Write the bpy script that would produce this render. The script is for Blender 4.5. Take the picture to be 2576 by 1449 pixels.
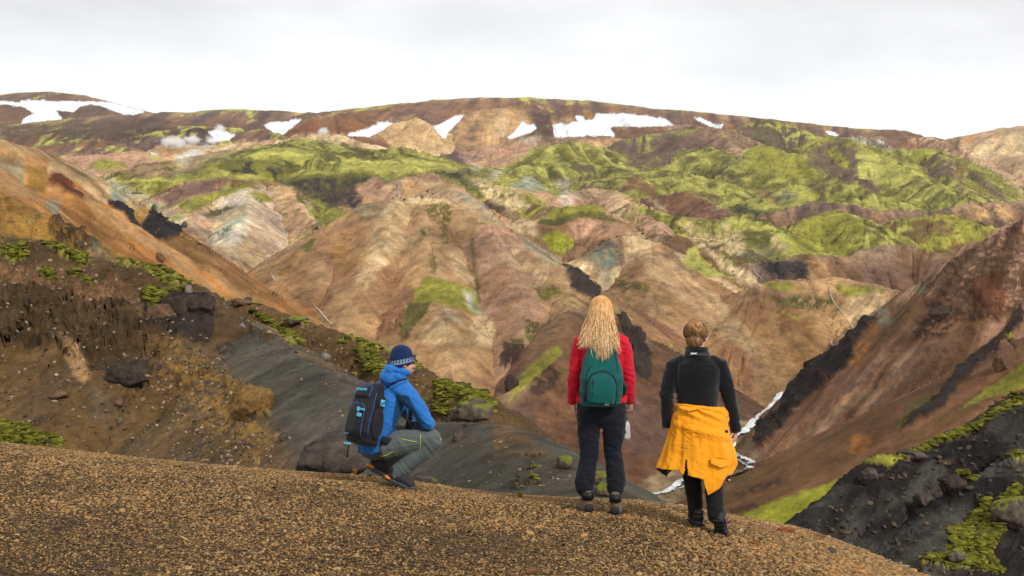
import bpy, bmesh, math, random
import numpy as np
from mathutils import Vector, Matrix, Euler
for o in list(bpy.data.objects):
    bpy.data.objects.remove(o, do_unlink=True)
sc = bpy.context.scene
COL = sc.collection
# ------------------------------------------------------------------ camera, sky, sun, exposure
CU, CV, F = 1288.0, 724.5, 2862.0           # picture units used for measuring: 2576 x 1449
cam_d = bpy.data.cameras.new("camera"); cam = bpy.data.objects.new("camera", cam_d); COL.objects.link(cam)
cam.location = (0, 0, 0); cam.rotation_euler = (math.radians(90), 0, 0)
cam_d.sensor_width = 36; cam_d.lens = 36 * F / 2576; cam_d.clip_start = 0.1; cam_d.clip_end = 60000
cam_d.dof.use_dof = True; cam_d.dof.focus_distance = 9.2; cam_d.dof.aperture_fstop = 11.0
sc.camera = cam
SUN_EL, SUN_AZ = 38.0, 146.0               # sun behind thin cloud, behind the viewer's right shoulder
world = bpy.data.worlds.new("World"); sc.world = world; world.use_nodes = True
nt = world.node_tree; nt.nodes.clear()
def N(nt, t, **k):
    n = nt.nodes.new(t)
    for a, b in k.items():
        if a == 'inp':
            for i, v in b.items(): n.inputs[i].default_value = v
        else: setattr(n, a, b)
    return n
def mixc(nt, fac, a, b, mode='MIX'):
    m = nt.nodes.new('ShaderNodeMix'); m.data_type = 'RGBA'; m.blend_type = mode
    for s, v in ((0, fac), (6, a), (7, b)):
        if isinstance(v, (int, float)): m.inputs[s].default_value = v
        elif isinstance(v, tuple): m.inputs[s].default_value = v if len(v) == 4 else (*v, 1)
        else: nt.links.new(v, m.inputs[s])
    return m.outputs[2]
def ramp(nt, src, stops, interp='LINEAR'):
    r = nt.nodes.new('ShaderNodeValToRGB'); r.color_ramp.interpolation = interp
    el = r.color_ramp.elements
    while len(el) < len(stops): el.new(0.5)
    for e, (p, c) in zip(el, stops):
        e.position = p; e.color = (c, c, c, 1) if isinstance(c, (int, float)) else (*c, 1)
    nt.links.new(src, r.inputs[0]); return r.outputs[0]
def mth(nt, op, a, b=None, c=None, clamp=False):
    m = nt.nodes.new('ShaderNodeMath'); m.operation = op; m.use_clamp = clamp
    for i, v in enumerate((a, b, c)):
        if v is None: continue
        if isinstance(v, (int, float)): m.inputs[i].default_value = v
        else: nt.links.new(v, m.inputs[i])
    return m.outputs[0]
sky = N(nt, 'ShaderNodeTexSky', sky_type='NISHITA', sun_disc=False, sun_elevation=math.radians(SUN_EL), sun_rotation=math.radians(SUN_AZ))
tc = N(nt, 'ShaderNodeTexCoord'); sep = N(nt, 'ShaderNodeSeparateXYZ'); nt.links.new(tc.outputs['Generated'], sep.inputs[0])
zc = mth(nt, 'MAXIMUM', sep.outputs[2], 0.0)
# cloud layer: project the view ray on a flat cloud deck so streaks flatten towards the horizon
den = mth(nt, 'ADD', zc, 0.10)
cx = mth(nt, 'DIVIDE', sep.outputs[0], den); cy = mth(nt, 'DIVIDE', sep.outputs[1], den)
cmb = N(nt, 'ShaderNodeCombineXYZ'); nt.links.new(cx, cmb.inputs[0]); nt.links.new(cy, cmb.inputs[1])
cn = N(nt, 'ShaderNodeTexNoise', inp={'Scale': 0.55, 'Detail': 7.0, 'Roughness': 0.5, 'Distortion': 0.35}); nt.links.new(cmb.outputs[0], cn.inputs['Vector'])
cn2 = N(nt, 'ShaderNodeTexNoise', inp={'Scale': 1.9, 'Detail': 8.0, 'Roughness': 0.55, 'Distortion': 0.2}); nt.links.new(cmb.outputs[0], cn2.inputs['Vector'])
cl = mth(nt, 'ADD', mth(nt, 'MULTIPLY', cn.outputs[0], 0.75), mth(nt, 'MULTIPLY', cn2.outputs[0], 0.25))
elv = ramp(nt, zc, [(0.0, 0.0), (0.12, 0.0), (0.165, 0.40), (0.235, 1.0), (1.0, 1.0)])
dk = mth(nt, 'MULTIPLY', ramp(nt, cl, [(0.32, 1.0), (0.60, 0.22)]), elv)
cloudcol = mixc(nt, dk, (0.90, 0.90, 0.905), (0.46, 0.46, 0.465))
skyc = mixc(nt, 1.0, sky.outputs[0], (0.10, 0.10, 0.10), 'MULTIPLY')
fin = mixc(nt, 0.94, skyc, cloudcol)
bg = N(nt, 'ShaderNodeBackground'); nt.links.new(fin, bg.inputs[0]); bg.inputs[1].default_value = 0.74
wo = N(nt, 'ShaderNodeOutputWorld'); nt.links.new(bg.outputs[0], wo.inputs[0])
sun_d = bpy.data.lights.new("sun", 'SUN'); sun = bpy.data.objects.new("sun", sun_d); COL.objects.link(sun)
sun_d.energy = 1.5; sun_d.angle = math.radians(10); sun_d.color = (1.0, 0.96, 0.9)
_az = math.radians(SUN_AZ); _el = math.radians(SUN_EL)
_sd = Vector((math.sin(_az) * math.cos(_el), math.cos(_az) * math.cos(_el), math.sin(_el)))
sun.rotation_euler = _sd.to_track_quat('Z', 'Y').to_euler()
sc.view_settings.view_transform = 'Standard'; sc.view_settings.look = 'None'
sc.view_settings.exposure = 0.88; sc.view_settings.gamma = 1.0; sc.view_settings.use_curve_mapping = False
sc.cycles.max_bounces = 7; sc.cycles.diffuse_bounces = 2; sc.cycles.volume_bounces = 4; sc.cycles.use_denoising = True

# ------------------------------------------------------------------ helpers
def lin(c):
    return tuple(((x / 255) / 12.92 if x / 255 <= 0.04045 else ((x / 255 + 0.055) / 1.055) ** 2.4) for x in c)
def P(u, v, D):
    return (D * (u - CU) / F, D, D * (CV - v) / F)
def hash3(ix, iy, iz, seed):
    h = (ix.astype(np.int64) * 374761393 + iy.astype(np.int64) * 668265263 + iz.astype(np.int64) * 2147483647 + seed * 144665) & 0xffffffff
    h = ((h ^ (h >> 13)) * 1274126177) & 0xffffffff
    h = ((h ^ (h >> 16)) * 2246822519) & 0xffffffff
    return ((h ^ (h >> 15)) & 0xffffff).astype(np.float32) / np.float32(0xffffff)
def vnoise(x, y, z=None, seed=0):
    """value noise, -1..1"""
    x = np.asarray(x, np.float32); y = np.asarray(y, np.float32)
    if z is None:
        ix = np.floor(x); iy = np.floor(y); fx = x - ix; fy = y - iy
        fx = fx * fx * fx * (fx * (fx * 6 - 15) + 10); fy = fy * fy * fy * (fy * (fy * 6 - 15) + 10)
        ix = ix.astype(np.int32); iy = iy.astype(np.int32); zz = np.zeros_like(ix)
        a = hash3(ix, iy, zz, seed); b = hash3(ix + 1, iy, zz, seed); c = hash3(ix, iy + 1, zz, seed); d = hash3(ix + 1, iy + 1, zz, seed)
        return 2 * ((a + (b - a) * fx) * (1 - fy) + (c + (d - c) * fx) * fy) - 1
    z = np.asarray(z, np.float32)
    ix = np.floor(x); iy = np.floor(y); iz = np.floor(z); fx = x - ix; fy = y - iy; fz = z - iz
    fx = fx * fx * (3 - 2 * fx); fy = fy * fy * (3 - 2 * fy); fz = fz * fz * (3 - 2 * fz)
    ix = ix.astype(np.int32); iy = iy.astype(np.int32); iz = iz.astype(np.int32)
    r = 0
    for dz in (0, 1):
        a = hash3(ix, iy, iz + dz, seed); b = hash3(ix + 1, iy, iz + dz, seed); c = hash3(ix, iy + 1, iz + dz, seed); d = hash3(ix + 1, iy + 1, iz + dz, seed)
        p = (a + (b - a) * fx) * (1 - fy) + (c + (d - c) * fx) * fy
        r = r + p * (fz if dz else 1 - fz)
    return 2 * r - 1
def fbm(x, y, z=None, oct=4, seed=0, gain=0.5, ridged=False):
    s = 0; a = 1.0; t = 0; fr = 1.0
    for o in range(oct):
        n = vnoise(x * fr + 17.3 * o, y * fr - 9.1 * o, None if z is None else z * fr, seed + o)
        s = s + a * ((1 - 2 * np.abs(n)) if ridged else n); t += a; a *= gain; fr *= 2.03
    return s / t
def sstep(x, a, b):
    t = np.clip((x - a) / (b - a), 0, 1); return t * t * (3 - 2 * t)
def tag(o, label=None, cat=None, group=None, kind=None):
    if label: o['label'] = label
    if cat: o['category'] = cat
    if group: o['group'] = group
    if kind: o['kind'] = kind
    return o
def grid_mesh(name, X, Y, Z, col=None, extra=None, mat=None, faces=None):
    nr, nc = X.shape
    me = bpy.data.meshes.new(name)
    co = np.stack([X, Y, Z], -1).reshape(-1, 3).astype(np.float32)
    if faces is None:
        i = np.arange(nr * nc).reshape(nr, nc)
        faces = np.stack([i[:-1, :-1], i[:-1, 1:], i[1:, 1:], i[1:, :-1]], -1).reshape(-1, 4)
    used = np.unique(faces); remap = np.full(nr * nc, -1, np.int64); remap[used] = np.arange(len(used))
    f = remap[faces]; co = co[used]
    me.vertices.add(len(co)); me.vertices.foreach_set('co', co.ravel())
    me.loops.add(f.size); me.loops.foreach_set('vertex_index', f.ravel().astype(np.int32))
    me.polygons.add(len(f)); me.polygons.foreach_set('loop_start', (np.arange(len(f)) * 4).astype(np.int32))
    me.polygons.foreach_set('use_smooth', np.ones(len(f), bool))
    if col is not None:
        a = me.color_attributes.new('col', 'FLOAT_COLOR', 'POINT')
        c = np.ones((len(co), 4), np.float32); c[:, :3] = col.reshape(-1, 3)[used]; a.data.foreach_set('color', c.ravel())
    for k, arr in (extra or {}).items():
        a = me.attributes.new(k, 'FLOAT', 'POINT'); a.data.foreach_set('value', arr.reshape(-1)[used].astype(np.float32))
    me.update(calc_edges=True); me.validate()
    o = bpy.data.objects.new(name, me); COL.objects.link(o)
    if mat: me.materials.append(mat)
    return o
# ------------------------------------------------------------------ terrain: ridges as crest lines whose flanks fall away as talus slopes
C = dict(tan=(202,160,108), ltan=(230,200,152), pink=(196,152,122), brown=(138,98,68), dbrown=(86,63,50), mauve=(112,88,78),
         dark=(52,46,48), black=(44,39,38), orange=(194,128,62), moss=(158,152,62), dmoss=(104,98,48), lmoss=(190,184,92), lime=(168,166,52),
         teal=(152,166,142), white=(224,212,192), rust=(120,68,42), snow=(240,242,246), grey=(112,108,98), sand=(92,87,74), ochre=(164,124,58),
         ybrown=(124,94,56), river=(160,138,106), rubble=(64,54,48), teal2=(108,112,100), umber=(92,72,48))
KA = 0.80
CL = {k: np.array(lin(v), np.float32) * KA for k, v in C.items()}
CL['snow'] = np.array([0.82, 0.84, 0.88], np.float32)
# name, crest points (u, v, distance), slope, crest rounding, gully scale (m), gully depth, two earth colours, moss cover 0..1
H = [
 # skyline
 ('far_mountain', [(-300,250,6200),(-100,243,6200),(0,238,6200),(60,233,6200),(130,231,6200),(200,238,6100),(260,253,6000),(320,268,5900),(372,282,5800),(450,300,5700)], .36,40,300,.25,'brown','dbrown',.1),
 ('plateau', [(-300,312,4900),(-100,312,4900),(0,313,4900),(100,303,4850),(200,295,4800),(300,287,4800),(400,282,4800),(480,280,4800),(540,277,4750),(620,274,4700),(700,279,4650),(790,283,4650)], .45,40,220,.35,'mauve','brown',.25),
 ('plateau', [(740,300,4600),(790,284,4600),(870,276,4550),(950,268,4500),(1020,259,4500),(1100,250,4500),(1200,245,4500),(1300,244,4500),(1400,247,4500),(1480,253,4450),(1550,262,4400),(1640,272,4350),(1720,276,4300),(1850,289,4200),(1960,302,4100),(2050,313,4000),(2150,322,3900),(2245,325,3800),(2280,346,3750),(2332,344,3700),(2370,353,3700)], .38,30,160,.4,'mauve','brown',.18),
 ('far_slope', [(2340,362,3500),(2400,349,3450),(2480,332,3400),(2540,320,3350),(2600,317,3300),(2800,300,3300)], .62,20,110,.55,'ltan','pink',.05),
 ('far_slope', [(2500,380,3100),(2540,400,3000),(2600,380,2900),(2700,330,2900)], .62,10,110,.55,'ltan','pink',.0),
 # second row
 ('hill', [(-200,345,4000),(0,335,4000),(120,330,3950),(250,325,3900),(380,322,3900),(500,318,3900),(600,322,3850),(660,340,3800)], .45,25,180,.45,'dbrown','brown',.3),
 ('hill', [(283,371,3300),(350,345,3350),(417,329,3400),(500,322,3400),(540,352,3300)], .42,20,120,.3,'dbrown','mauve',.45),
 ('hill', [(67,374,3000),(187,355,3050),(290,355,3050),(325,372,2950)], .42,20,120,.3,'mauve','brown',.35),
 ('hill', [(567,352,3450),(620,330,3500),(667,326,3500),(707,346,3400)], .42,20,100,.2,'mauve','brown',.3),
 ('hill', [(700,345,3700),(735,318,3750),(767,303,3800),(810,291,3850),(860,284,3900),(900,282,4100)], .5,25,90,.5,'brown','rust',.05),
 ('hill', [(400,376,2700),(480,368,2700),(567,366,2700),(633,357,2700),(733,349,2720),(817,342,2750),(870,346,2750),(940,366,2700),(1000,400,2600)], .5,20,100,.25,'pink','ltan',.05),
 ('hill', [(-100,415,2500),(60,415,2500),(157,402,2500),(233,389,2500),(350,382,2500),(385,402,2450),(440,436,2350)], .5,15,100,.25,'pink','brown',.05),
 ('pale_hill', [(932,346,3800),(985,315,3850),(1045,296,3900),(1085,325,3800),(1122,372,3700)], .62,12,90,.3,'tan','ltan',.0),
 ('pale_hill', [(1045,298,3900),(1030,330,3760),(1020,360,3650)], .55,12,80,.3,'tan','ltan',.0),
 ('pale_hill', [(1120,300,4250),(1175,285,4250),(1242,274,4300),(1309,279,4250),(1340,300,4200)], .6,30,120,.5,'tan','pink',.0),
 ('pale_hill', [(1200,280,4250),(1175,330,3950),(1150,370,3750)], .55,20,90,.4,'tan','ltan',.0),
 ('pale_hill', [(1262,275,4250),(1255,320,3950),(1245,370,3750)], .6,20,90,.4,'tan','ltan',.0),
 ('hill', [(1390,290,4200),(1375,320,4000),(1340,345,3800),(1302,365,3650)], .6,10,60,.6,'dbrown','brown',.0),
 ('hill', [(1249,383,3300),(1290,362,3350),(1342,346,3400),(1400,344,3500),(1500,343,3550),(1560,346,3600)], .5,12,70,.4,'pink','tan',.15),
 ('hill', [(1535,322,3950),(1600,317,3980),(1660,317,4000),(1717,314,4000),(1784,325,3900)], .42,15,80,.3,'brown','mauve',.2),
 ('hill', [(1570,355,3500),(1640,338,3550),(1720,330,3600),(1784,322,3300)], .45,15,80,.3,'mauve','moss',.45),
 ('hill', [(1860,336,3600),(1904,300,3700),(1970,312,3650),(2037,346,3500)], .5,15,90,.5,'dmoss','mauve',.5),
 ('hill', [(2040,350,3600),(2080,342,3500),(2150,345,3450),(2240,345,3600)], .6,10,70,.6,'grey','mauve',.2),
 ('brown_hill', [(1717,345,3050),(1784,322,3050),(1834,329,3050),(1917,369,2950),(1957,383,2900)], .6,12,80,.45,'brown','mauve',.02),
 ('brown_hill', [(1810,325,3050),(1850,380,2800),(1870,420,2650)], .5,12,70,.4,'brown','mauve',.05),
 ('hill', [(2290,350,3500),(2332,346,3500),(2390,370,3200),(2451,403,3000),(2500,430,2850),(2576,486,2700),(2700,560,2550)], .6,10,70,.4,'brown','pink',.0),
 # big moss hills
 ('mossy_hill', [(400,452,2050),(483,432,2060),(510,408,2080),(567,394,2100),(667,369,2150),(767,354,2200),(830,360,2200),(909,388,2100),(992,379,2150),(1059,398,2100),(1109,418,2050),(1165,431,2000)], .26,30,60,.25,'dmoss','moss',.82),
 ('mossy_hill', [(560,470,1860),(650,464,1860),(740,450,1880),(860,441,1900),(960,444,1900),(1000,441,1900),(1090,436,1920),(1165,431,1950)], .62,6,80,.4,'dark','dbrown',.0),
 ('mossy_hill', [(1259,416,2850),(1325,408,2850),(1385,363,2950),(1442,359,2980),(1509,372,2950),(1552,402,2850),(1580,430,2750)], .42,20,90,.4,'dmoss','moss',.85),
 ('mossy_hill', [(1190,456,2500),(1282,446,2500),(1332,416,2550),(1459,411,2600),(1592,428,2550),(1717,434,2500)], .38,20,90,.4,'dmoss','moss',.85),
 ('brown_hill', [(1520,372,3100),(1560,400,2950),(1620,430,2750),(1680,455,2550)], .6,8,60,.5,'mauve','brown',.05),
 ('mossy_hill', [(1690,400,2850),(1717,375,2900),(1784,372,2800),(1850,405,2650),(1917,430,2500),(2000,450,2400)], .42,20,80,.45,'moss','dmoss',.85),
 ('mossy_hill', [(1900,372,2800),(1917,369,2800),(1960,380,2700),(2000,392,2650),(2034,416,2600),(2060,460,2500)], .5,15,70,.45,'moss','dmoss',.85),
 ('mossy_hill', [(1925,375,2800),(1935,420,2600),(1950,455,2450)], .45,15,70,.4,'moss','dmoss',.8),
 ('mossy_hill', [(2024,400,2650),(2045,370,2750),(2077,341,2850),(2117,349,2800),(2217,379,2700),(2257,376,2650),(2360,379,2600),(2417,403,2500),(2484,460,2350),(2530,510,2250)], .55,12,90,.6,'moss','dmoss',.7),
 ('mossy_hill', [(2235,378,2690),(2262,410,2500),(2300,440,2350),(2360,475,2200),(2434,508,2050)], .5,10,60,.45,'moss','dmoss',.9),
 ('mossy_hill', [(2150,360,2750),(2170,420,2500),(2140,470,2350)], .5,10,60,.5,'mauve','moss',.35),
 ('mossy_hill', [(2360,380,2600),(2390,440,2350),(2440,490,2200)], .55,10,60,.5,'mauve','moss',.5),
 ('mossy_hill', [(1570,468,2150),(1640,450,2250),(1717,448,2300),(1817,459,2250),(1900,490,2150),(1964,521,2050)], .30,20,80,.35,'lmoss','moss',.9),
 ('mossy_hill', [(1990,470,2000),(2017,465,2000),(2050,459,2000),(2117,469,1950),(2217,499,1880),(2340,535,1800)], .42,12,60,.35,'lmoss','moss',.85),
 ('mossy_hill', [(1202,470,2250),(1260,460,2300),(1400,470,2250),(1440,452,2250),(1492,448,2250),(1592,449,2200),(1659,479,2100),(1717,499,2000),(1780,520,1900)], .45,12,70,.5,'moss','mauve',.75),
 ('pale_hill', [(1282,476,2080),(1310,458,2100),(1332,450,2110),(1355,465,2060),(1387,490,2000)], .62,4,50,.3,'teal','white',.0),
 ('pale_hill', [(1230,455,2300),(1245,440,2350),(1262,432,2380),(1290,445,2300)], .62,4,50,.3,'pink','white',.0),
 # left middle
 ('hill', [(270,455,1900),(340,453,1900),(400,453,1900),(457,465,1850),(480,480,1800)], .5,8,60,.4,'mauve','brown',.25),
 ('ridge', [(380,510,1500),(410,495,1520),(467,465,1560),(550,451,1600),(640,451,1600),(700,466,1570),(735,490,1540),(800,520,1480),(860,545,1440)], .55,8,60,.4,'brown','pink',.35),
 ('ridge', [(640,453,1590),(618,493,1470),(622,548,1350),(600,595,1270),(575,640,1200)], .6,5,50,.35,'ltan','white',.0),
 ('ridge', [(480,500,1500),(500,520,1420),(470,560,1330)], .55,8,50,.35,'pink','ltan',.2),
 ('ridge', [(715,472,1560),(760,530,1450),(800,590,1350),(815,620,1290)], .55,8,50,.3,'pink','tan',.05),
 ('ridge', [(770,500,1500),(830,520,1450),(870,540,1400),(890,560,1350)], .5,5,40,.3,'dmoss','moss',.7),
 # behind the central mountain
 ('ridge', [(985,470,1750),(1012,452,1780),(1050,439,1800),(1090,436,1800),(1125,466,1700),(1175,502,1550),(1225,551,1380),(1262,580,1280)], .6,6,50,.35,'pink','tan',.0),
 ('ridge', [(880,470,1800),(930,460,1800),(985,470,1760),(1000,500,1700)], .6,6,50,.3,'dbrown','tan',.0),
 ('ridge', [(1092,442,1900),(1159,435,1950),(1192,469,1850),(1225,489,1780),(1275,522,1650),(1325,556,1530),(1345,580,1470)], .6,6,50,.4,'dbrown','brown',.05),
 ('ridge', [(1200,455,2100),(1260,485,1950),(1330,510,1800),(1400,527,1650),(1450,560,1500)], .55,8,50,.4,'brown','moss',.5),
 ('brown_hill', [(1380,530,1650),(1405,503,1750),(1455,482,1800),(1509,475,1820),(1542,479,1800),(1592,519,1650),(1642,569,1500),(1690,608,1400)], .6,6,60,.35,'brown','pink',.03),
 ('hill', [(1640,500,1900),(1717,489,1900),(1780,510,1800),(1830,540,1700)], .55,8,50,.4,'mauve','brown',.3),
 ('mossy_hill', [(1592,521,1600),(1675,546,1560),(1784,561,1520),(1830,580,1480)], .5,8,50,.4,'dmoss','moss',.75),
 ('mossy_hill', [(1740,575,1500),(1790,560,1500),(1860,545,1520),(1910,560,1480),(1960,585,1420)], .42,8,50,.4,'moss','lmoss',.8),
 ('brown_hill', [(1900,560,1650),(1940,540,1680),(1984,525,1700),(2050,513,1700),(2140,521,1680),(2217,538,1660),(2350,535,1660),(2450,518,1680),(2576,511,1700),(2750,505,1700)], .55,8,60,.5,'mauve','brown',.05),
 ('mossy_hill', [(2005,566,1480),(2067,543,1500),(2117,537,1500),(2165,560,1450),(2180,590,1400)], .55,6,40,.4,'dmoss','moss',.75),
 ('mossy_hill', [(2250,566,1450),(2350,549,1450),(2417,549,1450),(2500,590,1400),(2560,620,1350)], .5,8,50,.5,'brown','dmoss',.55),
 ('hill', [(1560,610,1400),(1640,600,1350),(1700,600,1330),(1780,610,1330),(1860,625,1300),(1890,655,1280)], .55,6,50,.5,'brown','dmoss',.35),
 ('hill', [(1884,663,1250),(1950,655,1250),(2017,643,1270),(2134,651,1280),(2200,631,1300),(2300,624,1300),(2367,641,1270),(2417,664,1250),(2480,700,1200)], .6,5,45,.5,'brown','mauve',.12),
 ('mossy_hill', [(1275,576,1350),(1309,560,1360),(1352,552,1370),(1425,526,1400),(1492,525,1400),(1530,545,1370),(1575,602,1300)], .65,8,45,.35,'tan','brown',.0),
 ('hill', [(1890,722,1120),(1940,713,1120),(2017,714,1130),(2117,711,1130),(2200,722,1100),(2250,735,1080),(2290,760,1050)], .5,5,40,.6,'tan','brown',.2),
 # central mountain
 ('mountain', [(640,705,1110),(680,672,1110),(720,645,1110),(800,591,1110),(850,562,1110),(900,539,1110),(940,519,1115),(980,507,1120),(1060,501,1130),(1110,504,1130),(1140,516,1125),(1190,541,1100),(1235,573,1070),(1275,601,1045),(1330,640,1015),(1380,680,985),(1430,725,955),(1470,770,930)], .66,10,60,.15,'tan','brown',.03),
 ('mountain', [(1060,503,1125),(1080,600,1030),(1098,700,945),(1113,786,880),(1128,870,830),(1145,950,785),(1160,1020,750)], .62,6,40,.35,'tan','brown',.03),
 ('mountain', [(1235,575,1065),(1262,650,1000),(1300,720,940),(1335,790,890),(1310,880,840),(1285,960,800)], .60,6,45,.35,'pink','brown',.02),
 ('mountain', [(850,564,1105),(838,640,1030),(800,720,965),(775,770,930)], .62,6,40,.4,'tan','rust',.02),
 ('mountain', [(1000,508,1115),(965,620,1020),(910,740,930),(865,820,880),(840,880,850)], .6,6,45,.4,'tan','brown',.02),
 ('mountain', [(1440,735,948),(1422,800,870),(1375,880,820),(1330,950,785),(1275,1015,755)], .62,5,40,.4,'brown','dbrown',.03),
 ('mountain', [(1422,800,868),(1470,835,860),(1540,800,862),(1580,830,855),(1612,880,845),(1640,950,835),(1680,1040,815)], .72,4,26,.85,'brown','dbrown',.01),
 ('tan_mountain', [(1500,650,1220),(1540,615,1240),(1575,601,1250),(1640,613,1240),(1690,640,1220),(1735,672,1200),(1800,713,1180),(1850,741,1165),(1900,790,1150),(1960,850,1130),(2030,905,1110),(2080,940,1090)], .62,8,50,.3,'tan','ltan',.02),
 ('tan_mountain', [(1640,615,1235),(1640,700,1150),(1650,800,1070),(1680,880,1010)], .55,8,40,.35,'tan','brown',.06),
 ('tan_mountain', [(1830,735,1165),(1850,820,1110),(1850,900,1060),(1840,960,1030)], .6,8,40,.25,'tan','ltan',.0),
 ('tan_mountain', [(1660,900,1010),(1760,960,980),(1850,1010,960),(1900,1030,950)], .4,5,30,.5,'tan','ochre',.06),
 # left coloured ridge
 ('coloured_ridge', [(-400,230,400),(-100,325,410),(0,356,420),(60,370,435),(120,387,450),(170,418,465),(215,449,480),(260,472,500),(300,492,520),(350,522,540),(400,556,560),(450,588,585),(500,621,610),(550,655,635),(600,690,660),(650,725,685),(700,760,710),(770,800,745),(840,834,780),(900,885,790)], .72,5,30,.3,'tan','orange',.0),
 ('coloured_ridge', [(-100,480,320),(60,500,345),(150,520,385),(210,545,420),(300,605,462),(400,668,508),(500,722,553),(600,775,600),(680,830,640)], .75,4,25,.3,'orange','tan',.0),
 # right scree ridge and brown apron
 ('scree_ridge', [(1880,1125,770),(1900,1106,760),(1940,1058,740),(1990,1000,720),(2060,920,690),(2140,831,660),(2200,789,640),(2290,723,620),(2340,701,610),(2400,650,590),(2450,607,580),(2576,548,560),(2900,460,530)], 1.12,3,40,.22,'brown','pink',.0),
 ('brown_apron', [(3000,700,260),(2700,840,330),(2560,915,370),(2400,1000,430),(2200,1110,520),(2000,1200,620),(1850,1256,700)], .55,10,25,.2,'ybrown','brown',.0),
 # near: left rocky slopes, sand ridge, mossy ridge; right dark slope
 ('rocky_slope', [(-400,380,77),(-100,455,76),(0,492,75),(60,521,75),(130,561,73),(200,591,71),(245,619,70),(290,662,68),(330,690,66)], .55,.8,4,.3,'ybrown','ochre',.0),
 ('rocky_slope', [(-400,520,60),(-100,575,59),(0,592,58),(120,612,57),(200,641,56),(290,663,55),(400,682,54),(440,696,53),(480,731,52),(515,762,51),(530,800,50),(535,850,49)], .62,.8,5,.35,'ybrown','umber',.0),
 ('mossy_ridge', [(545,775,66),(580,753,66),(640,761,65),(740,801,63),(800,821,61),(880,851,58),(950,881,55),(1000,906,52),(1080,946,48),(1150,976,45),(1220,1006,42),(1236,1025,41)], .85,.7,3.5,.35,'ybrown','umber',.05),
 ('sand_ridge', [(400,760,60),(480,765,58),(545,768,56),(600,800,53),(680,851,48),(760,901,43),(830,946,39),(900,991,36),(1000,1040,31),(1080,1062,29),(1180,1064,27),(1240,1064,25),(1300,1091,23),(1380,1150,20),(1450,1209,17.5),(1500,1260,16)], .62,.9,6,.05,'sand','sand',.0),
 ('dark_slope', [(2280,1480,46),(2420,1300,52),(2576,1170,56),(2900,1000,60)], .75,1.5,5,.35,'dark','grey',.0),
 ('dark_slope', [(2010,1360,50),(2040,1325,52),(2110,1246,55),(2200,1173,58),(2300,1129,60),(2400,1079,62),(2576,1004,64),(2900,890,66),(3200,800,67)], .95,.6,4,.30,'dark','black',.0),
]
BASE = ([0,10,30,60,130,300,800,1050,1500,1700,2300,3000,4000,6000,12000], [-8,-8,-17,-38,-85,-130,-131,-99,-58,0,70,200,330,350,350])
def base_h(X, Y):
    return np.interp(Y, *BASE).astype(np.float32)
def hill_arrays():
    out = []
    for h in H:
        out.append(np.array([P(*p) for p in h[1]], np.float64))
    return out
HP = hill_arrays()
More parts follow.
